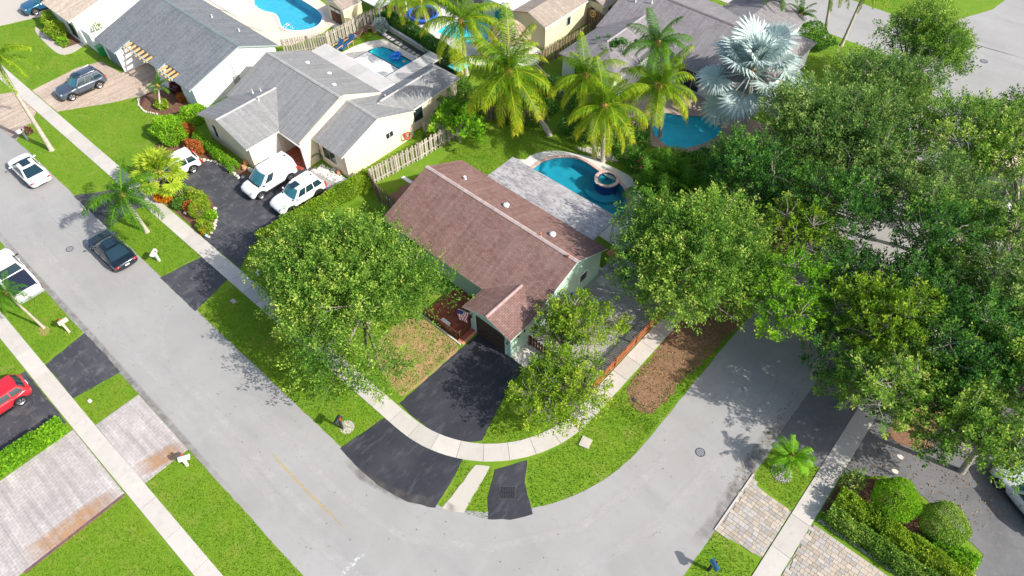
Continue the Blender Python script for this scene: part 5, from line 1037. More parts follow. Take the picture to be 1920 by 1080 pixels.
# broad-leaved trees
GT = 'large leafy trees along the side street'
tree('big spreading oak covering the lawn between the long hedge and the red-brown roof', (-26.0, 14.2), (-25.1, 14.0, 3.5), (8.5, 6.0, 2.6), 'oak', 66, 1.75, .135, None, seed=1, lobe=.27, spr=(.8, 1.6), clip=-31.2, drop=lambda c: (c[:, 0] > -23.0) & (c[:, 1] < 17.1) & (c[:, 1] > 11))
tree('small open tree with pale branches beside the dark brown fence and garage', (-13.9, 20.2), (-13.7, 21.6, 2.9), (2.5, 2.2, 1.45), 'yellowish', 18, 1.8, .13, 'pair of small trees by the garage corner', 1, seed=2)
tree('small leaning tree with bare pale twigs overhanging the curved pavement', (-12.6, 17.9), (-11.5, 17.3, 2.5), (2.6, 2.7, 1.3), 'yellowish', 18, 1.45, .13, 'pair of small trees by the garage corner', 1, seed=3)
TR = [ # label, base, centre, radii, kind, lobes, density
 ('broad tree beside the gravel yard shading the orange fence end', (-9.2,29.0), (-10.72,30.18,4.30), (4.5,4.9,2.9), 'oak', 28, 1.3),
 ('bright yellow-green tree overhanging the side street edge', (-6.9,32.5), (-4.49,31.08,4.60), (2.7,2.9,2.0), 'lime', 14, 1.2),
 ('smaller yellow-green tree just behind the brighter one over the side street', (-7.1,36.5), (-6.75,36.53,5.00), (2.1,2.2,1.8), 'yellowish', 11, 1.15),
 ('dark dense tree between the spa pool and the side street', (-10.2,37.5), (-11.79,39.75,4.60), (3.3,3.3,2.4), 'dark', 18, 1.3),
 ('tree in front of the silver fan palm with fine grey-green leaves', (-10.6,45.0), (-10.20,45.99,5.60), (4.2,4.0,2.6), 'olive', 22, 1.15),
 ('tall round bright tree at the junction by the far road', (-9.0,61.5), (-8.53,63.37,5.60), (3.3,3.3,3.0), 'oak', 18, 1.45),
 ('fine-leaved tree between the junction tree and the pool of the back house', (-9.4,53.0), (-8.79,54.40,5.60), (3.9,3.9,2.4), 'olive', 20, 1.1),
 ('open crowned tree over the side street with branches showing', (-7.6,44.5), (-4.89,43.73,6.00), (3.4,3.6,2.2), 'olive', 16, .75),
 ('open leafy tree across the side street with forked grey limbs', (1.0,50.0), (-1.64,50.89,6.20), (3.9,3.9,2.4), 'oak', 18, .72),
 ('leafy tree at the right edge beyond the pale driveway', (5.0,47.0), (1.95,51.70,6.20), (3.2,3.2,2.4), 'oak', 14, .8),
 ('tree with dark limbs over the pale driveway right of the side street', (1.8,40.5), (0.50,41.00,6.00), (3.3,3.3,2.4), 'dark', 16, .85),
 ('tree at the right edge above the light driveway', (6.0,40.0), (3.90,42.75,6.00), (3.4,3.2,2.4), 'oak', 15, .85),
 ('upright tree over the right pavement with sunlit yellow top', (1.2,32.4), (0.73,32.37,5.20), (2.9,2.6,2.3), 'yellowish', 16, 1.2),
 ('lower tree shading the end of the right pavement', (1.4,29.6), (2.50,28.36,4.60), (2.5,2.3,2.0), 'oak', 14, 1.15),
 ('wide tree shading the right asphalt driveway', (6.8,31.5), (4.64,33.43,5.60), (3.4,3.2,2.4), 'dark', 18, 1.0),
 ('tree at the right edge leaning over the parked silver-white car', (10.4,32.6), (7.43,34.61,5.40), (3.2,3.0,2.3), 'oak', 15, 1.1),
 ('low spreading tree hanging over the right asphalt driveway', (8.6,30.2), (7.16,29.60,4.60), (3.9,2.5,1.9), 'oak', 16, 1.15),
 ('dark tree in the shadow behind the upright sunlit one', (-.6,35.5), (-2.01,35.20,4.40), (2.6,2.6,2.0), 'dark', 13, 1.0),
 ('dark tree crown between the side street and right pavement', (-1.2,31.0), (-0.88,30.00,4.00), (1.9,2.0,1.7), 'dark', 10, 1.0),
 ('spreading tree filling the gap between the dark tree and the side street', (-8.2,41.0), (-5.76,39.50,5.20), (3.0,3.2,2.2), 'dark', 15, 1.2),
 ('fine-leaved tree right beside the side street kerb, mid distance', (-7.4,48.6), (-7.45,48.07,5.80), (3.4,3.6,2.2), 'olive', 16, 1.1),
 ('leafy tree over the far end of the side street', (-.2,45.8), (-1.44,43.92,6.00), (3.4,3.4,2.3), 'olive', 15, .9),
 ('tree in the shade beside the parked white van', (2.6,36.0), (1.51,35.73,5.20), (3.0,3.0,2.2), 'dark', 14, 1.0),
 ('right-edge tree above the white-walled house', (9.4,38.0), (5.89,38.22,6.00), (3.4,3.2,2.4), 'olive', 15, 1.0),
 ('tree under the open crowned ones, centre of the right-hand grove', (3.0,38.6), (3.48,37.68,5.00), (3.2,3.0,2.0), 'oak', 15, 1.0),
 ('low bright crown at the front edge of the grove over the right asphalt driveway', (7.6,31.6), (5.41,29.43,4.20), (2.9,2.5,1.8), 'oak', 13, 1.15),
 ('tree at the right edge near the far junction', (6.5,52.5), (0.70,57.47,5.00), (3.0,2.8,2.0), 'oak', 12, 1.0),
]
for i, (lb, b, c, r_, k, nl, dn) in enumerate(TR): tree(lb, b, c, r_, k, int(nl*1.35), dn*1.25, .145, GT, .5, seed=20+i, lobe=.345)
tree('round glossy dark tree against the mauve-grey roof, left of the tallest coconut palm', (-31.36,49.88), (-31.07,48.94,2.40), (1.35, 1.25, 1.0), 'dark', 9, 3.2, .2, 'small glossy trees by the mauve-grey roof', seed=50)
tree('smaller glossy bush-like tree in front of the mauve-grey roof ridge end', (-30.38,51.96), (-29.97,50.96,1.80), (.95, .9, .7), 'dark', 7, 3.6, .2, 'small glossy trees by the mauve-grey roof', seed=51)
tree('young papaya-like tree beside the end of the weathered grey fence', (-34.6, 32.4), (-32.95,32.36,2.20), (1.2, 1.0, .7), 'lime', 7, 1.8, .24, None, seed=52)
tree('bushy lime green tree behind the cream house rear wing', (-36.6, 34.4), (-35.28,32.37,2.00), (1.3, 1.5, 1.1), 'lime', 9, 2.4, .2, None, seed=53)
# palms
GP = 'tall coconut palms round the back gardens'
palm('leaning coconut palm with the widest crown, behind the rear fence of the corner plot', (-29.38,38.29), (-31.95,35.92,6.20), 'coco', 28, 1.3, .2, GP, 1, nuts=5)
palm('coconut palm at the edge of the spa pool deck, nearest of the yellow-green ones', (-23.76,38.52), (-24.07,38.22,5.40), 'coco', 24, .98, .17, GP, 2)
palm('coconut palm with bright upright fronds against the mauve-grey roof', (-24.52,38.49), (-26.69,39.07,6.60), 'coco', 22, .86, .17, GP, 3)
palm('coconut palm standing over the left end of the turquoise back pool', (-22.46,43.51), (-22.21,43.05,5.60), 'coco', 26, 1.04, .17, GP, 4, nuts=4)
palm('tallest coconut palm, green crown in front of the mauve-grey roof', (-22.01,44.59), (-23.67,44.21,8.30), 'cocog', 20, .8, .15, GP, 5)
palm('coconut palm with drooping yellow fronds over the middle pool and thatched hut', (-41.13,40.09), (-41.30,39.90,5.40), 'coco', 22, 1.15, .17, GP, 6, nuts=5)
palm('slender coconut palm beside the blue trampoline', (-48.69,42.46), (-48.17,41.43,4.20), 'coco', 15, .66, .1, GP, 7)
palm('coconut palm at the top edge beside the white lean-to roof', (-52.60,42.16), (-50.70,40.45,4.40), 'coco', 14, .7, .1, GP, 8)
palm('silver blue fan palm with huge stiff leaves in front of the mauve-grey roof', (-16.26,48.97), (-17.84,50.27,5.40), 'silver', 30, 1.95, .22, None, 9)
GS = 'street palms on the grass strips'
palm('tall pale-trunked palm on the grass strip, crown cut by the left edge', (-60.11,8.52), (-60.07,8.74,8.60), 'fox', 14, 1.0, .17, GS, 10)
palm('feathery palm leaning over the street behind the black saloon', (-45.14,8.83), (-44.75,8.58,4.10), 'queen', 17, 1.2, .15, GS, 11)
palm('small white-trunked palm at the left edge over the pickup truck', (-42.15,-0.64), (-41.75,-0.89,4.20), 'queen', 14, .62, .08, GS, 12)
palm('small yellow-green palm on the grass island with river stone circle', (0.77,23.21), (0.65,23.42,1.50), 'small', 16, .95, .08, None, 13)
palm('fan palm in the planted island in front of the white hatchback', (-48.34,11.72), (-47.38,12.26,2.30), 'fan', 28, 1.75, .09, None, 14)
palm('small palm with yellow stem in the flower bed of the slate-roofed house', (-58.15,17.72), (-58.45,18.48,1.90), 'areca', 9, .62, .09, None, 15)
palm('areca palm clump behind the cream house rear wing', (-37.26,34.46), (-37.29,34.57,0.90), 'areca', 16, .95, .05, 'areca clumps', 16)
palm('low areca palm in the gravel bed below the cream house window', (-41.70,22.98), (-41.84,23.14,0.40), 'areca', 10, .45, .05, 'areca clumps', 17)
GB = 'palms along the far street'
for i, (b, tp, kd, sc_, lb) in enumerate((((-22.76,67.76), (-22.59,65.34,5.00), 'cocog', .6, 'dark slender palm on the verge of the far street, leftmost'), ((-20.86,66.99), (-20.68,66.69,2.40), 'areca', .8, 'short dark palm beside the far street pavement'),
    ((-27.06,69.71), (-25.99,66.35,4.00), 'cocog', .6, 'slender palm trunk group at the corner of the mauve-grey roof'), ((-16.33,68.74), (-16.41,69.59,5.20), 'fox', .85, 'bushy-fronded palm leaning right over the far street'), ((-18.32,68.96), (-19.11,68.05,5.40), 'fox', .85, 'bushy-fronded palm with thick trunk left of the leaning one'))):
    palm(lb, b, tp, kd, 13, sc_, .14, GB, 30+i)
GA = 'lush clump palms beside the spa pool'
for i, (x, y, z, s) in enumerate(((-17.9, 36.9, 1.2, 1.15), (-16.2, 35.4, 1.6, 1.2), (-15.4, 37.6, 2.0, 1.2), (-17.2, 38.8, 1.5, 1.1), (-15.6, 33.6, 1.2, 1.0), (-18.9, 39.4, 1.0, 1.0))):
    palm(['lush arching clump palm right beside the spa', 'clump palm hanging over the end of the pool deck', 'taller clump palm under the dark tree', 'clump palm behind the spa deck corner', 'clump palm by the patio roof corner', 'clump palm behind the coconut trunks at the back of the deck'][i], (x, y), (x, y, z), 'areca', 16, s, .08, GA, 40+i)
# hedges
hedge('long bright yellow-green hedge between the black driveway and the oak', [(-37.1, 13.9), (-36.8, 18.5), (-36.45, 23.6)], 1.15, 1.25, 'yellowish', 260, .12, 1)
hedge('clipped green hedge strip at the front of the cream house garage', [(-51.6, 17.6), (-48.6, 17.5), (-45.9, 17.35)], .8, .95, 'lime', 260, .09, 2)
hedge('narrow green hedge along the white side wall of the slate-roofed house', [(-54.3, 20.8), (-53.9, 25.5), (-53.7, 28.0)], .6, .7, 'lime', 240, .10, 3)
hedge('ragged bright hedge in the lower left corner beside the red car driveway', [(-34.0, -9.5), (-33.9, -6.6), (-33.75, -3.4)], 1.0, .85, 'lime', 260, .15, 4)
hedge('tall dark clipped hedge behind the small pool, left part', [(-54.0, 41.4), (-48.4, 41.1)], 1.3, 1.3, 'dark', 240, .12, 5, 'clipped hedges behind the small pool')
hedge('tall dark clipped hedge behind the small pool, right part by the teal parasol', [(-48.2, 40.9), (-41.6, 40.2)], 1.3, 1.4, 'dark', 240, .12, 6, 'clipped hedges behind the small pool')
GH = 'parallel clipped hedges at the lower right'
hedge('front clipped hedge nearest the paver driveway, lower right', [(3.9, 22.5), (6.5, 22.5), (10.5, 22.55)], .95, .85, 'oak', 300, .11, 7, GH)
hedge('middle clipped hedge with lighter leaves, behind the front one at lower right', [(3.9, 23.75), (6.5, 23.75), (10.8, 23.7)], 1.1, .95, 'yellowish', 300, .11, 8, GH)
hedge('short hedge block behind the dark round shrub at lower right', [(8.9, 24.95), (10.8, 24.85)], 1.0, .85, 'lime', 300, .11, 9, GH)
shrub('loose dark green shrub at the pavement end of the lower right hedges', (4.05, 25.0), (.6, .95, .75), 'oak', leaf=.13, seed=1, loose=.1)
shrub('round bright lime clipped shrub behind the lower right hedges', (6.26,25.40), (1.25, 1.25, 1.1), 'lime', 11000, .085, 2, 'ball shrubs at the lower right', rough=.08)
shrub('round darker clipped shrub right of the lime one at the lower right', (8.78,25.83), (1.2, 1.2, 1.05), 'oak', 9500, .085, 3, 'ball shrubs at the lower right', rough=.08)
# shrubs of the driveway bed and island
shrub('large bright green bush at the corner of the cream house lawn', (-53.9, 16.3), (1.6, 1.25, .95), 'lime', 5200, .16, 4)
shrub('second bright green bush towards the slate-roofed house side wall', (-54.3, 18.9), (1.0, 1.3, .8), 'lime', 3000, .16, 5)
shrub('round orange-red croton bush behind the narrow clipped hedge', (-53.28,17.32), (.75, .72, .6), 'croton', 1800, .13, 6, 'orange-red crotons by the cream house')
shrub('long orange-red croton bush at the black driveway edge', (-50.63,16.59), (1.15, .65, .55), 'croton', 2600, .13, 7, 'orange-red crotons by the cream house')
shrub('bright orange-flowered bush in the planted island', (-47.36,11.75), (.72, .66, .5), 'orange', 1700, .14, 8)
shrub('round olive-green clipped ball in the planted island', (-43.59,12.66), (.82, .82, .72), 'yellowish', 5200, .07, 9, rough=.03)
shrub('yellow-green bush at the driveway side of the island', (-44.9, 13.3), (1.1, .6, .5), 'yellowish', 2200, .12, 10)
shrub('small red-tipped bush next to the olive-green ball', (-44.6, 12.4), (.55, .5, .45), 'croton', 900, .11, 11)
shrub('mixed yellow and red bush at the tip of the planted island', (-41.9, 11.95), (.75, .5, .45), 'yellowish', 1600, .11, 12)
shrub('small orange bush at the very tip of the island', (-41.6, 11.7), (.3, .25, .3), 'orange', 300, .10, 13)
shrub('pale green feathery plant on the island tip', (-42.69,12.99), (.5, .4, .35), 'lime', 900, .14, 14, loose=.15)
shrub('dark green low plant beside the pavement in the island', (-45.6, 12.0), (.6, .45, .4), 'dark', 900, .13, 15)
shrub('green filler bush under the fan palm in the island', (-46.9, 12.8), (.8, .7, .5), 'oak', 1300, .13, 16)
shrub('maroon leaved plant in the flower bed by the timber beams', (-61.74,20.75), (.6, .55, .6), 'maroon', 900, .14, 17)
shrub('maroon and green plant further right in the same flower bed', (-59.53,20.20), (.45, .5, .5), 'maroon', 700, .14, 18)
shrub('orange-pink plant at the white house corner', (-57.87,19.90), (.5, .45, .4), 'croton', 700, .13, 19)
shrub('yellow-green bromeliad mound at the foot of the small yellow-stemmed palm', (-58.47,18.07), (.75, .5, .35), 'yellowish', 1300, .15, 20)
shrub('tall clipped yellow-green bush beside the ocean blue SUV', (-79.0, 18.0), (1.0, .8, .95), 'yellowish', 2600, .14, 21, 'clipped bushes by the curved walk')
shrub('second clipped yellow-green bush inside the bend of the curved walk', (-76.9, 17.4), (1.0, .9, .9), 'yellowish', 2600, .14, 22, 'clipped bushes by the curved walk')
shrub('low white and green plant at the end of the curved walk bed', (-75.3, 17.1), (.6, .5, .35), 'lime', 700, .13, 23)
shrub('climbing plant on the white rendered side wall', (-72.3, 20.0), (.9, .5, 1.3), 'olive', 420, .17, 24, loose=.3)
shrub('small reddish shrub beside the slate-topped mailbox', (-63.78,8.27), (.35, .35, .35), 'maroon', 380, .11, 25)
shrub('flowering green shrub under the spa pool palms', (-22.4, 40.0), (1.2, 1.0, .8), 'dark', 1500, .15, 26, 'garden shrubs behind the spa pool', loose=.1)
GK = 'garden shrubs behind the spa pool'
for i, (x, y, r_, k, lb) in enumerate(((-27.4, 41.6, 1.3, 'dark', 'dark shrub behind the lawn at the back of the corner plot'), (-25.9, 40.6, 1.1, 'dark', 'dark shrub left of the leaning coconut trunks'), (-20.6, 39.7, 1.2, 'dark', 'dark shrub with pink blossom behind the spa deck'), (-19.2, 41.4, 1.4, 'oak', 'green shrub at the near edge of the turquoise back pool'),
    (-17.2, 42.4, 1.5, 'dark', 'dark shrub between the turquoise back pool and the dark tree'), (-29.4, 42.9, 1.3, 'dark', 'dark shrub beside the chain-link fence'), (-14.6, 41.0, 1.6, 'dark', 'wide dark shrub under the trees by the back pool'), (-12.8, 34.0, 1.3, 'dark', 'dark shrub at the back corner of the gravel yard'),
    (-13.4, 31.4, 1.0, 'oak', 'green shrub at the back of the gravel yard'), (-12.9, 46.4, 1.5, 'dark', 'dark shrub below the silver fan palm'), (-10.9, 41.6, 1.4, 'dark', 'dark shrub in the strip beside the side street trees'), (-31.6, 40.8, 1.0, 'dark', 'dark shrub against the rear fence'), (-24.4, 41.2, 1.1, 'oak', 'green shrub just behind the three palm trunks by the pool'), (-22.9, 41.9, 1.2, 'dark', 'dark shrub right of the palm trunks behind the spa deck'), (-23.6, 43.3, 1.2, 'oak', 'green shrub at the left tip of the turquoise back pool'), (-34.2, 42.6, 1.2, 'dark', 'dark shrub under the left end of the chain-link fence'), (-32.3, 43.6, 1.3, 'dark', 'dark shrub behind the leaning palm crown'), (-30.4, 44.6, 1.4, 'oak', 'green shrub in front of the mauve-grey roof hip'), (-27.6, 44.4, 1.2, 'dark', 'dark shrub left of the turquoise back pool deck'), (-39.6, 37.6, 1.1, 'dark', 'dark shrub beside the hipped rear wing of the cream house'), (-37.6, 36.8, 1.1, 'oak', 'green shrub behind the lime green tree by the rear wing'), (-36.4, 39.4, 1.3, 'dark', 'dark shrub left of the widest palm crown'), (-33.4, 37.6, 1.1, 'dark', 'dark shrub before the rear fence of the corner plot, left'), (-31.4, 38.9, 1.1, 'oak', 'green shrub before the rear fence near the leaning trunk'), (-28.4, 39.9, 1.0, 'dark', 'dark shrub beside the foot of the leaning palm'), (-26.9, 39.6, .9, 'oak', 'green shrub at the lawn edge left of the pale garden stones'), (-34.9, 40.8, 1.4, 'dark', 'wide dark shrub beyond the rear fence, shaded by the widest palm'), (-38.9, 41.9, 1.2, 'oak', 'green shrub between the teal canopy and the thatched hut'), (-25.6, 42.6, 1.2, 'dark', 'dark shrub between the yellow-green palm crowns'), (-35.8, 36.6, 1.0, 'oak', 'green shrub at the far end of the weathered grey fence'))):
    shrub(lb, (x, y), (r_, r_, r_*.75), k, int(1700*r_*r_*.7), .16, 60+i, GK, loose=.08)
shrub('tall clump of dark shrubs at the far street behind the palms', (-18.9, 66.6), (2.2, 1.4, 1.2), 'dark', 2600, .2, 27)
shrub('potted green plant at the corner of the pool chairs', (-55.43,40.08), (.6, .6, .6), 'oak', 900, .16, 28)
shrub('pale round bush by the end of the board fence', (-53.09,39.93), (.75, .75, .75), 'silver', 1300, .13, 29)
shrub('small green plant by the cream house corner and orange hose', (-37.64,30.53), (.35, .35, .35), 'lime', 350, .13, 30)
shrub('loose yellow-green plant on the weathered grey fence end', (-36.76,31.29), (.6, .5, .5), 'yellowish', 500, .16, 31, loose=.2)
for i in range(9):                                # pink blossoms on the shrub behind the spa
    x, y = -20.6+NR.normal(0, .6), 39.5+NR.normal(0, .5)
    if i == 0: f0 = tag(ob('blossom', MB().blob((x, y, 1.35), .11, .11, .09, 1, 7, 5, .2), M('pink_blossom', (.75, .10, .16), .7)), 'pink blossom on the dark shrub behind the spa deck', 'flower', 'pink blossoms')
    else: c = f0.copy(); COL.objects.link(c); c.location = (x, y, 1.1+.35*rng.random())

# ---------------------------------------------------------------- grass blades, litter, pebbles
def scatter(polys, dens, g, excl=()):
    out = []
    for poly in polys:
        xs = [p[0] for p in poly]; ys = [p[1] for p in poly]; n = int(dens*(max(xs)-min(xs))*(max(ys)-min(ys)))
        X = g.uniform(min(xs), max(xs), n); Yv = g.uniform(min(ys), max(ys), n); c = np.zeros(n, bool); j = len(poly)-1
        for i in range(len(poly)):
            xi, yi = poly[i]; xj, yj = poly[j]; cond = ((yi > Yv) != (yj > Yv)) & (X < (xj-xi)*(Yv-yi)/((yj-yi) if yj != yi else 1e-9)+xi); c ^= cond; j = i
        out.append(np.stack([X[c], Yv[c]], 1))
    return np.concatenate(out)
def mask_out(P, polys):
    keep = np.ones(len(P), bool)
    for poly in polys:
        c = np.zeros(len(P), bool); j = len(poly)-1
        for i in range(len(poly)):
            xi, yi = poly[i]; xj, yj = poly[j]; c ^= ((yi > P[:, 1]) != (yj > P[:, 1])) & (P[:, 0] < (xj-xi)*(P[:, 1]-yi)/((yj-yi) if yj != yi else 1e-9)+xi); j = i
        keep &= ~c
    return P[keep]
LAWNS = [
 [(-19.7,7.1),(-19.5,10.1),(-35.5,10.1),(-35.6,7.1)], [(-40.1,7.1),(-40.0,10.1),(-48.0,10.1),(-47.6,7.1)], [(-53.2,7.1),(-51.3,10.1),(-66.4,10.1),(-65.2,9.0),(-65.6,7.1)],
 [(-12.9,8.4),(-11.7,9.0),(-10.3,9.7),(-12.1,12.0),(-12.4,12.1),(-12.5,11.2),(-13.3,11.5),(-13.9,11.3),(-13.2,9.9)],
 [(-8.6,11.7),(-10.2,12.9),(-10.85,13.9),(-10.0,15.8),(-9.75,18.7),(-9.75,21),(-6.5,21),(-6.5,19.2)]+arc(-18.5,19.2,12.1,-3,-38,6), [(-6.5,20),(-6.5,30),(-7.2,30),(-9.6,24.5),(-9.6,20)],
 [(-16.0,11.9),(-18.9,11.35),(-35.0,11.3),(-35.8,13.5),(-35.6,22),(-30.6,21.5),(-30.6,20),(-23.8,17.2),(-19.8,17.1),(-19.7,11.6)],
 [(-15.4,11.9),(-14.2,12.7),(-15.3,18.6),(-15.0,20.1),(-11.1,20.1),(-11.2,16.5),(-12.3,14.2),(-13.8,12.9)],
 [(-39.8,.9),(-39.3,-1.95),(-60,-1.95),(-60,.9)], [(-34.8,.9),(-35.3,-1.95),(-32.5,-1.95),(-32.5,.9)], [(-26.7,.9),(-26.9,-1.95),(-10,-1.85),(-10,.5),(-14.5,.9)],
 [(-26.9,-3.1),(-26.9,-11),(-10,-11),(-10,-2.95)], [(-40,-3.1),(-60,-3.1),(-60,-9),(-40,-9)],
 [(-64.9,11.35),(-50.6,11.35),(-50.2,12.2),(-50.2,14.2),(-53.2,13.2),(-54.7,15.8),(-55.2,19.5),(-57.2,17.6),(-59.2,16.7),(-61.3,17.0),(-62.6,15.2)],
 [(-70.0,11.35),(-84.6,11.35),(-82.3,17.6),(-80.4,17.0),(-78.5,15.4),(-74.4,15.6),(-71.8,17.7),(-70.0,18),(-70.3,16)],
 [(-.35,21.75),(2.2,21.45),(2.2,25.0),(-.45,24.2)], [(-.3,12),(2.2,12),(2.2,17.6),(-.4,17.6)],
 [(-33.8,28.2),(-30.5,28.7),(-29.4,33.0),(-28.2,36.9),(-26,38.5),(-27,40.5),(-31,38.4),(-34.6,34)], [(-37.5,22.9),(-36.4,23.7),(-35.8,30.5),(-37.5,30.7)],
 [(-57.6,31.5),(-55,34.2),(-54.9,38),(-57.0,38.0)], [(-54.3,34.5),(-53.2,34.3),(-52.7,38.8),(-54.2,41)],
 [(-30,62),(-9,62),(-10,69.9),(-30,68)], [(-90,78.1),(-14.2,78.1),(-9.6,81.3),(-12,90),(-90,90)], [(-38.5,49),(-36.5,49),(-36.3,54.8),(-38,55)],
]
g = np.random.default_rng(5)
OVAL = smooth_loop([(-.42,22.3),(-.2,21.65),(1.0,21.5),(2.2,21.5),(2.25,23.5),(2.25,25.1),(.9,24.75),(-.3,24.1),(-.5,23.2)], 3)
P = scatter(LAWNS, 210, g); P = mask_out(P, HARD); inl = ~np.isin(P[:, 0], mask_out(P, [grow(LITTER, -.45), grow(DRY, -.6)])[:, 0]); P = P[~inl | (g.random(len(P)) < np.where(P[:, 0] < -15, .42, .12))]; P = P[(g.random(len(P)) < np.where(np.hypot(P[:, 0]+20, P[:, 1]-10) < 28, 1., .45))]
nse = np.sin(P[:, 0]*1.3+np.sin(P[:, 1]*.9)*2)*np.sin(P[:, 1]*1.1+np.sin(P[:, 0]*.7)*2)+.8*np.sin(P[:, 0]*.37+1.5*np.sin(P[:, 1]*.31+1))*np.sin(P[:, 1]*.43+np.sin(P[:, 0]*.29)*2)
P = P+g.normal(0, .035, P.shape); P3 = np.concatenate([P, np.zeros((len(P), 1))], 1); D = np.concatenate([g.normal(0, .5, (len(P), 2)), np.full((len(P), 1), .8)], 1)
quads_obj('lawn_grass', leaves(P3, D, .078, .5, .25, g), np.clip(g.beta(3.2, 3.4, len(P))+.2*nse+.12*(P[:, 0] < -52)*(P[:, 1] < 10.3), 0, 1), LEAF['grass'], kind='stuff', label=None)
Pl = scatter([DRY, LITTER], 90, g); Pl3 = np.concatenate([Pl, np.zeros((len(Pl), 1))], 1); quads_obj('dry_grass', leaves(Pl3, np.tile([0, 0, .8], (len(Pl), 1)), .09, .5, .8, g), g.beta(2, 2, len(Pl)), LEAF['grassdry'], kind='stuff')
LP = scatter([LITTER, [(3.5,25.5),(10,25.5),(12,31),(3.5,33)], [(-16.6,20.4),(-11.1,20.4),(-11.1,33),(-16.6,33)], [(-20,12),(-19.7,17),(-23.5,17),(-23.8,12.6)], [(-9.6,34),(-6.9,34),(-6.9,60),(-9.6,60)], [(-1.4,20),(-.4,20),(-.4,34),(-1.4,34)]], 14, g)
LP3 = np.concatenate([LP, np.full((len(LP), 1), .035)], 1); quads_obj('fallen_leaves', leaves(LP3, np.concatenate([g.normal(0, 1, (len(LP), 2)), np.full((len(LP), 1), .1)], 1), .11, .6, .2, g), g.random(len(LP)), LEAF['dead'], kind='stuff')
def pebbles(poly, dens, size, mat, name='pebbles', z=.03):
    Q = scatter([poly], dens, g); mb = MB()
    for x, y in Q:
        s = size*g.uniform(.6, 1.3); mb.blob((x, y, z), s, s*g.uniform(.7, 1), s*.6, int(x*999) & 255, 6, 4, .2)
    return ob(name, mb, mat, kind='stuff')
ring = [(.72+.62*math.cos(k*.35), 23.12+.62*math.sin(k*.35)) for k in range(18)]
pebbles(ring, 260, .045, G_['rock'], 'river_stones'); pebbles([(3.55,21.85),(10.5,21.95),(10.5,22.1),(3.55,22.05)], 220, .05, G_['rock'], 'river_stones')
pebbles([(-41.2,21.6),(-38,22.0),(-37.9,22.9),(-41.2,22.7)], 90, .07, G_['white'], 'white_stones'); pebbles([(-26.5,38.5),(-24.9,39.9),(-22.6,39.5),(-23.6,38.6)], 60, .12, G_['stone'], 'garden_stones')
# edging stones of the island and the cream house bed
def stone_row(pts, name, lb, grp, s=.16, step=.3):
    rt = thing(name, lb, 'edging', (pts[0][0], pts[0][1], 0), 0, grp); pr_ = None
    for a, b in zip(pts, pts[1:]):
        n = max(1, int(math.dist(a, b)/step))
        for k in range(n):
            x = a[0]+(b[0]-a[0])*k/n; y = a[1]+(b[1]-a[1])*k/n
            if pr_ is None: pr_ = ob('stone', MB().blob((0, 0, .06), s, s*.75, .1, 5, 8, 5, .2), G_['stone'], rt, local=True); o = pr_
            else: o = pr_.copy(); COL.objects.link(o); o.parent = rt
            o.location = (x-pts[0][0]+rng.uniform(-.03, .03), y-pts[0][1]+rng.uniform(-.03, .03), 0); o.rotation_euler = (0, 0, rng.uniform(0, 6)); q = rng.uniform(.8, 1.2); o.scale = (q, q, q)
stone_row([(-41.1,11.6),(-41.5,12.4),(-42.4,13.2),(-43.6,13.8)], 'stone_edging', 'pale stone edging round the tip of the planted island', None)
stone_row([(-50.0,15.9),(-48.2,16.9),(-46.6,17.1),(-45.0,17.05),(-44.6,17.5)], 'stone_edging', 'pale stone edging between the black driveway and the croton bed', None)
stone_row([(-61.3,17.3),(-60.2,16.7),(-59.0,16.6),(-57.6,17.2)], 'stone_edging', 'pale kerb stones round the flower bed of the slate-roofed house', None, .1, .2)

# grit, twigs and fallen bits on the road
RD = [[(-62,1.4),(-19,1.4),(-8,4),(-2,12),(-1,20),(-1,34),(-6,34),(-6.8,19),(-10,10.2),(-18.5,6.8),(-62,6.8)]]
Q = scatter(RD, .55, g); Q = Q[g.random(len(Q)) < .8]; Q3 = np.concatenate([Q, np.full((len(Q), 1), .0195)], 1)
quads_obj('road_grit', leaves(Q3, np.concatenate([g.normal(0, 1, (len(Q), 2)), np.full((len(Q), 1), .02)], 1), .09, .55, .05, g), g.random(len(Q))*.3, LEAF['dead'], kind='stuff')
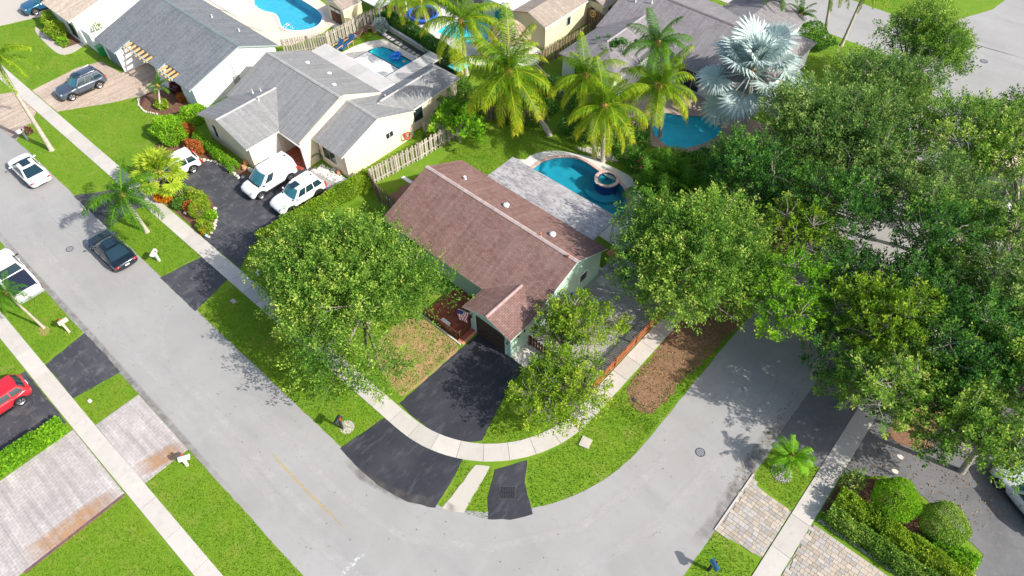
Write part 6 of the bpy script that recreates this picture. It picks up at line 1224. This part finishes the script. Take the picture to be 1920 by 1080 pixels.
# ---------------------------------------------------------------- pavers laid one by one, lower right
def laid_pavers(name, poly, seed, lx=.29, ly=.23, lim=300, angle=0):
    q = random.Random(seed); bed = struct(name, MB().prism(poly, -.1, .012), G_['gravel']); cells = []
    xs = [p[0] for p in poly]; ys = [p[1] for p in poly]; y = min(ys); row = 0
    while y < max(ys):
        h = q.choice((ly, ly, ly*1.25)); x = min(xs)-q.random()*lx
        while x < max(xs):
            w_ = q.choice((lx*.7, lx, lx*1.3))
            if inside((x+w_/2, y+h/2), poly): cells.append((x+.006, min(x+w_-.006, max(xs)), y+.006, y+h-.006))
            x += w_
        y += h; row += 1
    cx, cy = 0, 0; cells.sort(key=lambda c: math.dist(((c[0]+c[1])/2, (c[2]+c[3])/2), (0, 12)))
    proto = {}; rest = {0: MB(), 1: MB()}
    for i, (a, b, c, d) in enumerate(cells):
        k = 1 if q.random() < .38 else 0; z = .045+q.uniform(-.004, .004)
        if i < lim:
            key = (round(b-a, 3), round(d-c, 3), k)
            if key not in proto:
                hx, hy = (b-a)/2, (d-c)/2; e_ = .008
                m = MB().add([(-hx, -hy, -.03), (hx, -hy, -.03), (hx, hy, -.03), (-hx, hy, -.03), (-hx, -hy, -e_), (hx, -hy, -e_), (hx, hy, -e_), (-hx, hy, -e_), (-hx+e_, -hy+e_, 0), (hx-e_, -hy+e_, 0), (hx-e_, hy-e_, 0), (-hx+e_, hy-e_, 0)],
                             [(0, 1, 5, 4), (1, 2, 6, 5), (2, 3, 7, 6), (3, 0, 4, 7), (4, 5, 9, 8), (5, 6, 10, 9), (6, 7, 11, 10), (7, 4, 8, 11), (8, 9, 10, 11)])
                o = ob('paver', m, G_['paverg' if k else 'paver'], bed, local=True); proto[key] = o
            else: o = proto[key].copy(); COL.objects.link(o); o.parent = bed
            o.location = ((a+b)/2, (c+d)/2, z); o.rotation_euler = (0, 0, q.uniform(-.01, .01))
        else: rest[k].box(a, b, c, d, .01, z)
    for k, m in rest.items():
        if m.v: o = ob('pavers', m, G_['paverg' if k else 'paver'], bed); o['kind'] = 'stuff'
laid_pavers('paver_apron', [(-.45,17.6),(2.22,18.0),(2.22,21.35),(.9,21.35),(-.1,21.5),(-.4,21.95)], 1)
laid_pavers('paver_drive', [(3.48,17.0),(9.5,17.0),(11.5,21.6),(3.48,21.55)], 2)
struct('kerb', MB().box(-.52, -.42, 17.6, 22.0, -.1, .07), G_['concrete'])
# ---------------------------------------------------------------- pool details
def coping_ring(pts, n, L_, W_, label, mat, z=.06, h=.07):
    rt = struct('pool_coping', MB().prism(grow(pts, .13), -.02, z+.004, holes=[grow(pts, .0)]), mat); seg = [0.]; P = pts+[pts[0]]
    for a, b in zip(P, P[1:]): seg.append(seg[-1]+math.dist(a, b))
    n = min(290, int(seg[-1]/W_)); pr_ = None
    for i in range(n):
        s = seg[-1]*i/n; k = max(j for j in range(len(seg)) if seg[j] <= s+1e-9); k = min(k, len(P)-2); t_ = (s-seg[k])/max(1e-6, seg[k+1]-seg[k]); a, b = Vector(P[k]), Vector(P[k+1]); p = a.lerp(b, t_); d = (b-a).normalized(); nn = Vector((d.y, -d.x))
        if pr_ is None: pr_ = ob('coping_brick', MB().box(-W_*.46, W_*.46, -L_/2, L_/2, 0, h), mat, rt, local=True); o = pr_
        else: o = pr_.copy(); COL.objects.link(o); o.parent = rt
        o.location = (p.x+nn.x*L_*.35*CS, p.y+nn.y*L_*.35*CS, z-.0); o.rotation_euler = (0, 0, math.atan2(d.y, d.x))
def ccw(p): return sum(p[i][0]*p[(i+1) % len(p)][1]-p[(i+1) % len(p)][0]*p[i][1] for i in range(len(p))) > 0
CS = 1
for pl, mt in ((POOL_MAIN, G_['coping']), (POOL_A, G_['white'])):
    CS = 1 if ccw(pl) else -1; coping_ring(pl, 0, .26, .15 if pl is POOL_MAIN else .3, '', mt)
sp = thing('spa', 'round raised spa with pink brick rim at the deep blue pool edge', 'spa', (SPA_C[0], SPA_C[1], 0))
cpts = lambda r, n=40: [(SPA_C[0]+r*math.cos(2*math.pi*k/n), SPA_C[1]+r*math.sin(2*math.pi*k/n)) for k in range(n)]
ob('spa_wall', MB().prism(cpts(SPA_R+.02), -.94, .22, holes=[cpts(SPA_R-.12)]), G_['bluetile'], sp); ob('spa_floor', MB().prism(cpts(SPA_R-.12), -.5, -.3), M('spa_plaster', (.04, .30, .36), .6), sp)
ob('spa_bench', MB().prism(cpts(SPA_R-.12), -.3, -.02, holes=[cpts(SPA_R-.48)]), M('spa_bench_plaster', (.05, .36, .40), .6), sp)
sw = MB(); c_ = cpts(SPA_R-.13); sw.v = [(x, y, .14) for x, y in c_]; sw.f = [tuple(range(40))]; sw.mi = [0]; ob('spa_water', sw, WATER['pool_blue'], sp)
pr_ = None
for k in range(44):
    a = 2*math.pi*k/44
    if 4.05 < a < 4.45: continue
    if pr_ is None: pr_ = ob('rim_brick', MB().box(-.13, .13, -.064, .064, .22, .29), G_['coping'], sp, local=True); o = pr_
    else: o = pr_.copy(); COL.objects.link(o); o.parent = sp
    o.location = ((SPA_R-.03)*math.cos(a), (SPA_R-.03)*math.sin(a), 0); o.rotation_euler = (0, 0, a)
ob('spillway', MB().obox((SPA_C[0]+(SPA_R-.02)*math.cos(4.25), SPA_C[1]+(SPA_R-.02)*math.sin(4.25)), 4.25, (.14), .2, .17, .225), G_['deckw'], sp)
# sliding cover over half of the small pool
cv = thing('pool_cover', 'white slatted cover drawn over the near half of the small pool', 'pool cover', (-48.4, 35, 0))
for i in range(16): ob('slat', MB().box(-51.25, -45.65, 34.25+i*.135, 34.372+i*.135, .0, .05), G_['poolcover'], cv)
for i in range(38): ob('float', MB().box(-51.2+i*.147, -51.12+i*.147, 36.42, 36.52, .0, .06), G_['black'], cv)
fl = thing('pool_float', 'blue inflatable ring with handles floating in the small pool', 'pool float', (-48.40,37.56, 0)); tr_ = MB()
tr_.tube([(.42*math.cos(a), .42*math.sin(a), .1) for a in [2*math.pi*k/20 for k in range(21)]], .17, 8, cap=False); ob('ring', tr_, G_['bluevinyl'], fl, local=True); ob('backrest', MB().tube([(-.45, .25, .18), (-.2, .52, .3), (.2, .5, .3), (.4, .25, .18)], .12, 8), G_['bluevinyl'], fl, local=True)
tag(ob('toy', MB().blob((-47.26,37.59,0.05), .14, .12, .1, 3), M('yellow_toy_plastic', (.75, .45, .05), .5)), 'small yellow toy floating beside the blue ring', 'toy')
st_ = None
for i in range(10):
    t_ = i/9; x, y = -52.3+5.9*t_, 39.62-.45*t_
    if st_ is None: st_ = ob('stepping_stone', MB().box(-.22, .22, -.19, .19, 0, .05), G_['concrete'], local=True); tag(st_, 'square pale stepping stone in the row along the low garden wall', 'paving stone', 'stepping stones behind the small pool'); o = st_
    else: o = dup(st_)
    o.location = (x, y, .0)
sheet('stone_bed', [(-52.8,39.2),(-46.0,39.1),(-41.9,39.1),(-41.9,39.5),(-46,39.9),(-53.2,40.3)], G_['iron'], .02, .02)
# closed parasol and box by the stones
tag(ob('parasol', MB().tube([(-46.94,38.85,0.00), (-46.69,38.64,0.20)], [.18, .18], 10).tube([(-46.69,38.64,0.20), (-45.08,37.31,1.50)], [.1, .03], 8), G_['white']), 'closed white parasol beside the stepping stones', 'parasol')
tp = thing('parasol', 'teal pitched canopy top behind the clipped hedge', 'parasol', (-41.02,39.02, 0)); px, py = -41.02,39.02
ob('canopy', MB().add([(px-.75, py-.75, 1.55), (px+.75, py-.75, 1.55), (px+.75, py+.75, 1.55), (px-.75, py+.75, 1.55), (px, py, 1.95)], [(0, 1, 4), (1, 2, 4), (2, 3, 4), (3, 0, 4), (3, 2, 1, 0)]), G_['tealf'], tp); ob('pole', MB().tube([(px, py, 0), (px, py, 1.9)], .03, 6), G_['grey'], tp)
# reclining chairs
def recliner(label, x, y, rz, fab, frame, grp, wick=False):
    t = thing('reclining_chair', label, 'recliner', (x, y, .0), rz, grp)
    ob('seat', MB().box(-.3, .3, -.35, .5, .26, .33), fab, t, local=True, bevel=.02); ob('leg_rest', MB().add([(-.3, -.95, .14), (.3, -.95, .14), (.3, -.35, .27), (-.3, -.35, .27), (-.3, -.95, .20), (.3, -.95, .20), (.3, -.35, .33), (-.3, -.35, .33)], [(0,3,2,1),(4,5,6,7),(0,1,5,4),(1,2,6,5),(2,3,7,6),(3,0,4,7)]), fab, t, local=True)
    ob('backrest', MB().add([(-.3, .45, .28), (.3, .45, .28), (.3, 1.0, .82), (-.3, 1.0, .82), (-.3, .40, .34), (.3, .40, .34), (.3, .95, .89), (-.3, .95, .89)], [(0,3,2,1),(4,5,6,7),(0,1,5,4),(1,2,6,5),(2,3,7,6),(3,0,4,7)]), fab, t, local=True)
    for s in (-1, 1):
        ob('armrest', MB().tube([(s*.34, -.3, .45), (s*.36, .2, .5), (s*.34, .6, .48)], .035 if not wick else .055, 6), frame, t, local=True)
        for yy in (-.25, .5): ob('leg', MB().box(s*.34-.025, s*.34+.025, yy-.025, yy+.025, 0, .46), frame, t, local=True)
    return t
GC = 'reclining chairs on the lawn by the fence'
recliner('navy cushioned wooden recliner nearest the grey patio roof', -53.63,34.46, R(8), G_['navy'], G_['wood_l'], GC); recliner('navy cushioned wooden recliner, second from the patio roof', -53.50,35.72, R(8), G_['navy'], G_['wood_l'], GC)
c3 = recliner('brown wicker chair with a blue striped towel on its seat', -54.00,36.98, R(-20), G_['wicker'], G_['wicker'], GC, True); tag(ob('towel', MB().box(-.22, .22, -.5, .3, .335, .36).box(-.12, -.06, -.5, .3, .36, .362).box(.06, .12, -.5, .3, .36, .362), [M('blue_towel', (.15, .42, .72), .9)], local=True, recentre=False), 'blue striped towel lying on the wicker chair', 'towel').location = (*(-54.00,36.98), .01)
recliner('brown wicker chair without towel, beside the towelled one', -54.20,38.15, R(-20), G_['wicker'], G_['wicker'], GC, True); recliner('pale backed wicker chair furthest along the fence', -54.28,39.16, R(-25), G_['deckp'], G_['wicker'], GC, True)
pt = thing('flower_pot', 'terracotta pot below the green plant by the fence chairs', 'pot', (-53.52,39.28, 0)); x, y = -53.52,39.28; ob('pot', MB().tube([(x, y, 0), (x, y, .4)], [.16, .24], 12), G_['terracotta'], pt); ob('rim', MB().tube([(x, y, .4), (x, y, .45)], [.26, .26], 12), G_['terracotta'], pt)
# trampoline
tm = thing('trampoline', 'round trampoline with royal blue padding beyond the clipped hedge', 'trampoline', (-51.49,44.40, 0)); x, y = -51.49,44.40
tm_pad = MB().tube([(x+1.5*math.cos(a), y+1.5*math.sin(a), .65) for a in [2*math.pi*k/28 for k in range(29)]], .14, 6, cap=False); ob('pad', tm_pad, G_['blue'], tm); ob('mat', MB().disc((x, y), 1.42, .62, .66, 28), G_['black'], tm)
for k in range(6): a = k*1.047; ob('leg', MB().tube([(x+1.5*math.cos(a), y+1.5*math.sin(a), 0), (x+1.5*math.cos(a), y+1.5*math.sin(a), 1.9)], .03, 6), G_['blue'], tm)
# thatched hut
tk = thing('thatched_hut', 'palm-thatched open hut beside the middle pool', 'hut', (-40.3, 45.9, 0)); hx, hy = -40.3, 45.3
th_ = MB(); rings_ = [(1.9, 2.15), (1.75, 2.35), (1.3, 2.9), (.75, 3.4), (.1, 3.9)]; nn_ = 26; q = random.Random(3)
for r_, z in rings_:
    for k in range(nn_): a = 2*math.pi*k/nn_; rr_ = r_*(1+q.uniform(-.05, .05)); th_.v.append((hx+rr_*1.05*math.cos(a), hy+rr_*math.sin(a), z+q.uniform(-.05, .05)))
for i in range(4):
    for k in range(nn_): k2 = (k+1) % nn_; th_.f.append((i*nn_+k, i*nn_+k2, (i+1)*nn_+k2, (i+1)*nn_+k)); th_.mi.append(0)
ob('thatch_roof', th_, G_['thatch'], tk)
gq = np.random.default_rng(8); a = gq.uniform(0, 2*np.pi, 3600); rr_ = np.sqrt(gq.uniform(.01, 1.0, 3600))*1.85; zz = np.interp(rr_, [.1, .75, 1.3, 1.75, 1.9], [3.92, 3.42, 2.92, 2.37, 2.2]); Pq = np.stack([hx+rr_*1.05*np.cos(a), hy+rr_*np.sin(a), zz+.01], 1)
quads_obj('thatch_strands', leaves(Pq, np.stack([np.cos(a), np.sin(a), np.full(3600, -.75)], 1), .38, .12, .12, gq), gq.random(3600), leafmat('thatch_strand', [(0, (.30, .22, .14)), (.5, (.48, .38, .27)), (1, (.66, .56, .42))], .05, .8), tk)
for a in (.6, 2.2, 3.8, 5.3): ob('post', MB().tube([(hx+1.5*math.cos(a), hy+1.5*math.sin(a), 0), (hx+1.5*math.cos(a), hy+1.5*math.sin(a), 2.5)], .08, 8), G_['wood_d'], tk)
tk2 = thing('thatched_parasol', 'small thatched parasol on a dark post in front of the middle pool', 'parasol', (-41.82,42.85, 0)); x, y = -41.82,42.85
ob('post', MB().tube([(x, y, 0), (x, y, 2.0)], .06, 7), G_['wood_d'], tk2); n_ = 900; a = gq.uniform(0, 2*np.pi, n_); rr_ = np.sqrt(gq.random(n_))*.7; quads_obj('thatch', leaves(np.stack([x+rr_*np.cos(a), y+rr_*np.sin(a), 2.15-rr_*.5], 1), np.stack([np.cos(a), np.sin(a), np.full(n_, -.9)], 1), .3, .16, .15, gq), gq.random(n_), bpy.data.materials['thatch_strand'], tk2)
# ---------------------------------------------------------------- street furniture and small things
def mailbox(label, p, body, post, h=1.15, rz=0, slant=False, grp='roadside mailboxes'):
    t = thing('mailbox', label, 'mailbox', (p[0], p[1], 0), rz, grp)
    ob('post', MB().box(-.07, .07, -.07, .07, 0, h-.2), post, t, local=True); b = MB(); n = 10; L_ = .30; rr_ = .14
    prof = [(-rr_, 0), (-rr_, .14)]+[(-rr_*math.cos(math.pi*k/n), .14+rr_*.8*math.sin(math.pi*k/n)) for k in range(1, n)]+[(rr_, .14), (rr_, 0)]; k_ = len(prof)
    for yy in (-L_*1.35, L_*.65): b.v += [(px, yy, h-.2+pz) for px, pz in prof]
    b.f += [tuple(range(k_)), tuple(reversed([k_+i for i in range(k_)]))]+[(i, i+k_, (i+1) % k_+k_, (i+1) % k_) for i in range(k_)]; b.mi += [0]*(k_+2)
    ob('box', b, body, t, local=True); ob('door', MB().box(-.12, .12, -L_*1.35-.02, -L_*1.35, h-.18, h+.03), body, t, local=True); ob('flag', MB().box(.145, .16, -.1, .04, h-.1, h+.08), G_['red'], t, local=True)
    ob('support_arm', MB().box(-.05, .05, -.34, .1, h-.27, h-.2), post, t, local=True)
    return t
mailbox('white mailbox on the verge beside the tall pale-trunked palm', (-63.01,7.78), G_['white'], G_['slate'], 1.15, R(20)); mailbox('white mailbox on the grass behind the black saloon car', (-41.71,7.85), G_['white'], G_['gwhite'], 1.1, R(35))
mailbox('pinkish-grey mailbox on the left verge facing the road', (-40.49,0.35), G_['stone'], G_['stone'], 1.2, R(180)); mailbox('short white mailbox at the corner of the stamped drive', (-25.88,0.34), G_['white'], G_['creamtrim'], 1.0, R(150))
mailbox('bulky black mailbox on a round pale base by the main driveway apron', (-20.89,7.95), G_['black'], G_['black'], 1.35, R(20)); mailbox('dark blue-grey mailbox on a thin post at the bottom right verge', (0.40,15.51), PN, G_['black'], 1.3, R(60))
def round_cover(label, p, r, cat='manhole cover', grp='road covers', z=.014):
    t = thing('manhole_cover', label, cat, (p[0], p[1], z), 0, grp); ob('frame', MB().prism([(r*math.cos(k*.2618), r*math.sin(k*.2618)) for k in range(24)], -.02, .006, holes=[[(r*.88*math.cos(k*.2618), r*.88*math.sin(k*.2618)) for k in range(24)]]), G_['iron'], t, local=True)
    ob('lid', MB().disc((0, 0), r*.86, -.02, .003, 24), G_['iron'], t, local=True); pr = None
    for i in range(-3, 4):
        for j in range(-3, 4):
            if math.hypot(i, j)*r*.23 < r*.75: ob('stud', MB().box(i*r*.23-.03*r/.4, i*r*.23+.03*r/.4, j*r*.23-.05*r/.4, j*r*.23+.05*r/.4, .0, .012), G_['grey'], t, local=True)
round_cover('round iron manhole cover on the left street near the black saloon', (-47.83,4.03), .28); round_cover('round iron manhole cover on the side street by the palm shadow', (-3.56,21.10), .30); round_cover('round manhole cover on the far road at the top right', (-4.62,75.27), .36)
sd_ = thing('storm_drain', 'black slotted storm drain grate set in the small asphalt apron', 'drain', (-10.57,11.57, .02), R(40)); x, y = 0, 0
ob('pit', MB().box(-.46, .46, -.36, .36, -.3, .008), G_['black'], sd_, local=True); 
for s in (-1, 1):
    for k in range(9): ob('bar', MB().box(-.42+k*.1, -.38+k*.1, s*.17-.14, s*.17+.14, .005, .03), G_['iron'], sd_, local=True)
ob('frame', MB().prism([(-.5,-.4),(.5,-.4),(.5,.4),(-.5,.4)], -.05, .025, holes=[[(-.44,-.34),(.44,-.34),(.44,.34),(-.44,.34)]]), G_['iron'], sd_, local=True)
def pad(label, p, a, b, mat, h=.08, rz=0, cat='utility cover', nm='utility_cover', grp=None):
    t = thing(nm, label, cat, (p[0], p[1], 0), rz, grp); ob('slab', MB().box(-a, a, -b, b, 0, h), mat, t, local=True, bevel=.01); ob('lid', MB().box(-a*.7, a*.7, -b*.7, b*.7, h-.01, h+.012), mat, t, local=True)
pad('square concrete utility cover in the grass of the corner verge', (-9.10,17.06), .32, .34, G_['concretepad'], .07, R(15)); pad('small white utility lid in the grass strip between the asphalt and stamped aprons', (-34.32,-1.36), .12, .1, G_['white']); pad('broken pale slab on the grass near the neighbour apron', (-34.34,9.27), .2, .15, G_['stone'])
pad('small grey valve lid in the grass on the brown leaf litter edge', (-8.56,21.44), .12, .1, G_['iron']); pad('small pale valve box by the hedge foot near the oak', (-35.20,12.00), .2, .16, G_['gwhite'])
# flag on the garage pier
fg = thing('flag', 'striped flag with blue canton hanging from an angled pole beside the garage pier', 'flag', (-20.2, 18.5, 0))
bar(fg, (-20.1, YG+.3, 1.75), (-20.75, YG-.15, 2.15), .03, 'white', 'pole')
for k in range(13):
    pass
f0, f1 = Vector((-20.2, YG+.2, 1.82)), Vector((-20.75, YG-.15, 2.15))
def clothp(u, v): p = f0.lerp(f1, u); return (p.x+.05*math.sin(v*7+u*3), p.y-.12*math.sin(v*2.2)+.04*math.sin(u*12+v*2), p.z-v*.95*(1-.0*u)-.0)
canton = MB()
for k in range(13):
    u0, u1 = k/13, (k+1)/13; mb = MB(); nv = 8
    vs = [clothp(u0, j/nv) for j in range(nv+1)]+[clothp(u1, j/nv) for j in range(nv+1)]; s0 = 3 if k >= 6 else 0
    mb.add(vs, [(j, j+1, nv+2+j, nv+1+j) for j in range(s0, nv)]); ob('stripe', mb, G_['flagred' if k % 2 == 0 else 'flagwhite'], fg)
mb = MB(); mb.add([clothp(6/13+(7/13)*i/4, (3/8)*j/3) for i in range(5) for j in range(4)], [(i*4+j, i*4+j+1, (i+1)*4+j+1, (i+1)*4+j) for i in range(4) for j in range(3)]); ob('canton', mb, G_['flagblue'], fg)
# bins, hoses, pots, rails, boxes
bn = thing('wheeled_bin', 'green wheeled bin in front of the slate-roofed house garage', 'bin', (-70.35, 18.75, 0)); ob('bin_body', MB().add([(-.25,-.25,.05),(.25,-.25,.05),(.25,.25,.05),(-.25,.25,.05),(-.32,-.33,1.0),(.32,-.33,1.0),(.32,.33,1.0),(-.32,.33,1.0)], [(0,3,2,1),(4,5,6,7),(0,1,5,4),(1,2,6,5),(2,3,7,6),(3,0,4,7)]), G_['green'], bn, local=True); ob('lid', MB().box(-.34,.34,-.38,.36,1.0,1.06), G_['green'], bn, local=True, bevel=.02)
for s in (-1, 1): ob('wheel', MB().tube([(s*.2, .28, .1), (s*.28, .28, .1)], .1, 10), G_['black'], bn, local=True)
hs = thing('hose_reel', 'coiled orange-red hose hanging on the cream wall by the fence', 'hose', (-38.52,30.34,0.00)); x, y = -37.95, 29.3
ob('coil', MB().tube([(x+.18+.03*math.sin(a*2.3), y+.30*math.cos(a), .85+.34*math.sin(a)) for a in [k*.35 for k in range(72)]], .045, 6), G_['red'], hs); ob('bracket', MB().box(x+.0, x+.14, y-.06, y+.06, .8, 1.0), G_['grey'], hs)
tag(ob('utility_cart', MB().box(-36.6,-36.1,32.2,32.6,.1,.5).blob((-36.35,32.4,.6),.3,.25,.18,3), G_['navy']), 'dark blue covered object in the corner behind the weathered grey fence', 'cart')
def pot(label, p, r, mat, grp=None):
    t = thing('clay_pot', label, 'pot', (p[0], p[1], 0), rng.uniform(0, 3), grp); ob('pot', MB().tube([(0, 0, 0), (0, 0, r*.6), (0, 0, r*1.3), (0, 0, r*1.6)], [r*.6, r, r*.85, r*.55], 12), mat, t, local=True, smooth=True); ob('rim', MB().tube([(0, 0, r*1.6), (0, 0, r*1.72)], [r*.68, r*.68], 12), mat, t, local=True)
pot('terracotta pot with rounded body at the end of the clipped green hedge', (-46.03,18.53), .28, G_['terracotta'], 'terracotta pots'); pot('lower terracotta pot in front of the rounded one by the garage wall', (-45.60,18.01), .22, G_['terracotta'], 'terracotta pots'); pot('terracotta pot in the gravel bed below the cream front window', (-39.22,22.84), .2, G_['terracotta'], 'terracotta pots')
tag(ob('boulder', MB().blob((-45.03,18.24,0.12), .3, .22, .2, 4), G_['stone']), 'grey boulder at the corner of the garage wall among the pots', 'rock'); tag(ob('boulder', MB().blob((-39.80,22.88,0.10), .3, .2, .16, 9), G_['stone']), 'pale flat boulder in the gravel bed by the cream corner', 'rock')
tag(ob('garden_ornament', MB().disc((-44.72,11.90), .16, 0, .06, 12).blob((-44.54,11.85,0.16), .1, .1, .14, 2), G_['white']), 'small white garden ornament beside the olive-green ball', 'ornament'); tag(ob('garden_lamp', MB().disc((-41.38,11.62), .05, 0, .25, 8).blob((-41.05,11.52,0.30), .12, .12, .09, 2, 10, 6, 0), M('pale_blue_glass', (.35, .6, .75), .2)), 'small pale blue globe at the tip of the island', 'ornament')
pl_ = thing('pool_handrail', 'bent metal handrail at the near end of the large light pool', 'handrail', (-60.28,33.60, 0)); x, y = -60.28,33.60
for s in (-.18, .18): ob('rail', MB().tube([(x+s, y-.3, .05), (x+s, y-.3, .7), (x+s, y+.3, .75), (x+s, y+.45, .1)], .025, 6), G_['chrome'], pl_)
tag(ob('pool_cleaner', MB().box(-19.75, -19.25, 49.0, 49.4, .06, .3).box(-19.7,-19.3,49.05,49.35,.3,.36), [G_['white']]), 'white and black box at the edge of the turquoise back pool', 'box')
tag(ob('plank', MB().box(-35.0,-33.9,25.9,26.2,0,.05), G_['white']), 'pale plank lying on the bare ground behind the weathered grey fence', 'plank'); tag(ob('plank', MB().box(-34.0,-33.5,23.3,23.5,0,.3), G_['gwhite']), 'small white box beside the dark brown fence', 'box')
tag(ob('doormat', MB().box(-16.4,-14.6,30.9,32.0,.062,.09), G_['black']), 'black rectangular mat on the pale deck at the patio roof corner', 'mat'); tag(ob('doormat', MB().box(-17.3,-16.5,30.2,30.9,.062,.10), G_['terracotta']), 'orange-brown mat under the patio roof edge', 'mat')
for i, (x, y) in enumerate(((-15.9,29.9),(-15.6,29.0),(-15.2,28.2),(-15.9,28.0))):
    if i == 0: s0 = tag(ob('paving_slab', MB().box(x-.4, x+.4, y-.35, y+.35, 0, .05), G_['concrete']), 'square pale slab of the path along the mint wall', 'paving stone', 'paving slabs along the mint wall'); b0 = s0.location.copy()
    else: c = dup(s0); c.location = (x, y, 0)
gt = thing('garden_gate', 'dark green metal frame gate by the back corner of the mint wall', 'gate', (-15.2, 29.2, 0))
for a, b in (((-16.3, 29.3, .05), (-16.3, 29.3, 1.1)), ((-14.8, 29.3, .05), (-14.8, 29.3, 1.1)), ((-16.3, 29.3, 1.1), (-14.8, 29.3, 1.1)), ((-16.3, 29.3, .15), (-14.8, 29.3, .15))): ob('frame', MB().tube([a, b], .03, 6), M('dark_green_metal', (.02, .09, .06), .5) if 'dark_green_metal' not in bpy.data.materials else bpy.data.materials['dark_green_metal'], gt)
for p_, lb in (((5.56,28.73), 'pale dried leaf patch on the right asphalt driveway'), ((5.68,27.62), 'smaller pale dried patch on the right asphalt driveway')): tag(ob('paper_scrap', MB().prism([(p_[0]+.17*math.cos(k)*(1+.3*math.sin(2.3*k)), p_[1]+.15*math.sin(k)) for k in [i*.57 for i in range(11)]], .022, .04), G_['deck']), lb, 'debris')
hb_ = thing('wicker_disc', 'round straw disc hanging on the brown return fence', 'basket', (-37.2, 54.9, 0))
ob('disc', MB().tube([(-37.3+.32*math.cos(a), 54.9, 1.45+.32*math.sin(a)) for a in [k*.3 for k in range(22)]], .09, 6), M('straw', (.62, .45, .18), .9), hb_); ob('centre', MB().tube([(-37.3, 54.88, 1.45), (-37.3, 54.94, 1.45)], .14, 10), bpy.data.materials['straw'], hb_)
# peach wall corner and pale sign block at the right edge, top
pw_ = thing('building', 'flat peach-coloured roof corner with white wall at the top right edge', 'building', (3.5, 66, 0)); ob('roof', MB().box(1.0, 12, 56, 68.6, 2.5, 2.7), G_['deckp'], pw_); ob('wall', MB().box(1.2, 12, 56.2, 68.4, 0, 2.5), G_['wstucco'], pw_); ob('fascia', MB().box(.92, 1.0, 55.9, 68.7, 2.42, 2.74).box(1.0, 12, 68.6, 68.7, 2.42, 2.74), G_['terracotta'], pw_)
# house across the side street, seen through the gaps of the trees
rh = thing('house', 'white-walled house with pale flat roof hidden behind the trees right of the side street', 'house', (12, 44, 0)); ob('roof', MB().box(8.5, 22, 37.5, 52, 2.9, 3.1), G_['flatwhite'], rh); ob('wall', MB().box(8.8, 21.7, 37.8, 51.7, 0, 2.9), G_['wstucco'], rh); on_wall(rh, (8.8, 51.7), (8.8, 37.8), 3, 5, .8, 2.1, 'glass', 'window', .04, .04)
sheet('pale_driveway', [(-.4,37.5),(8.4,37.5),(8.4,58),(-.4,58)], G_['gravel'], .018, seed=31)
for p_ in (): pass
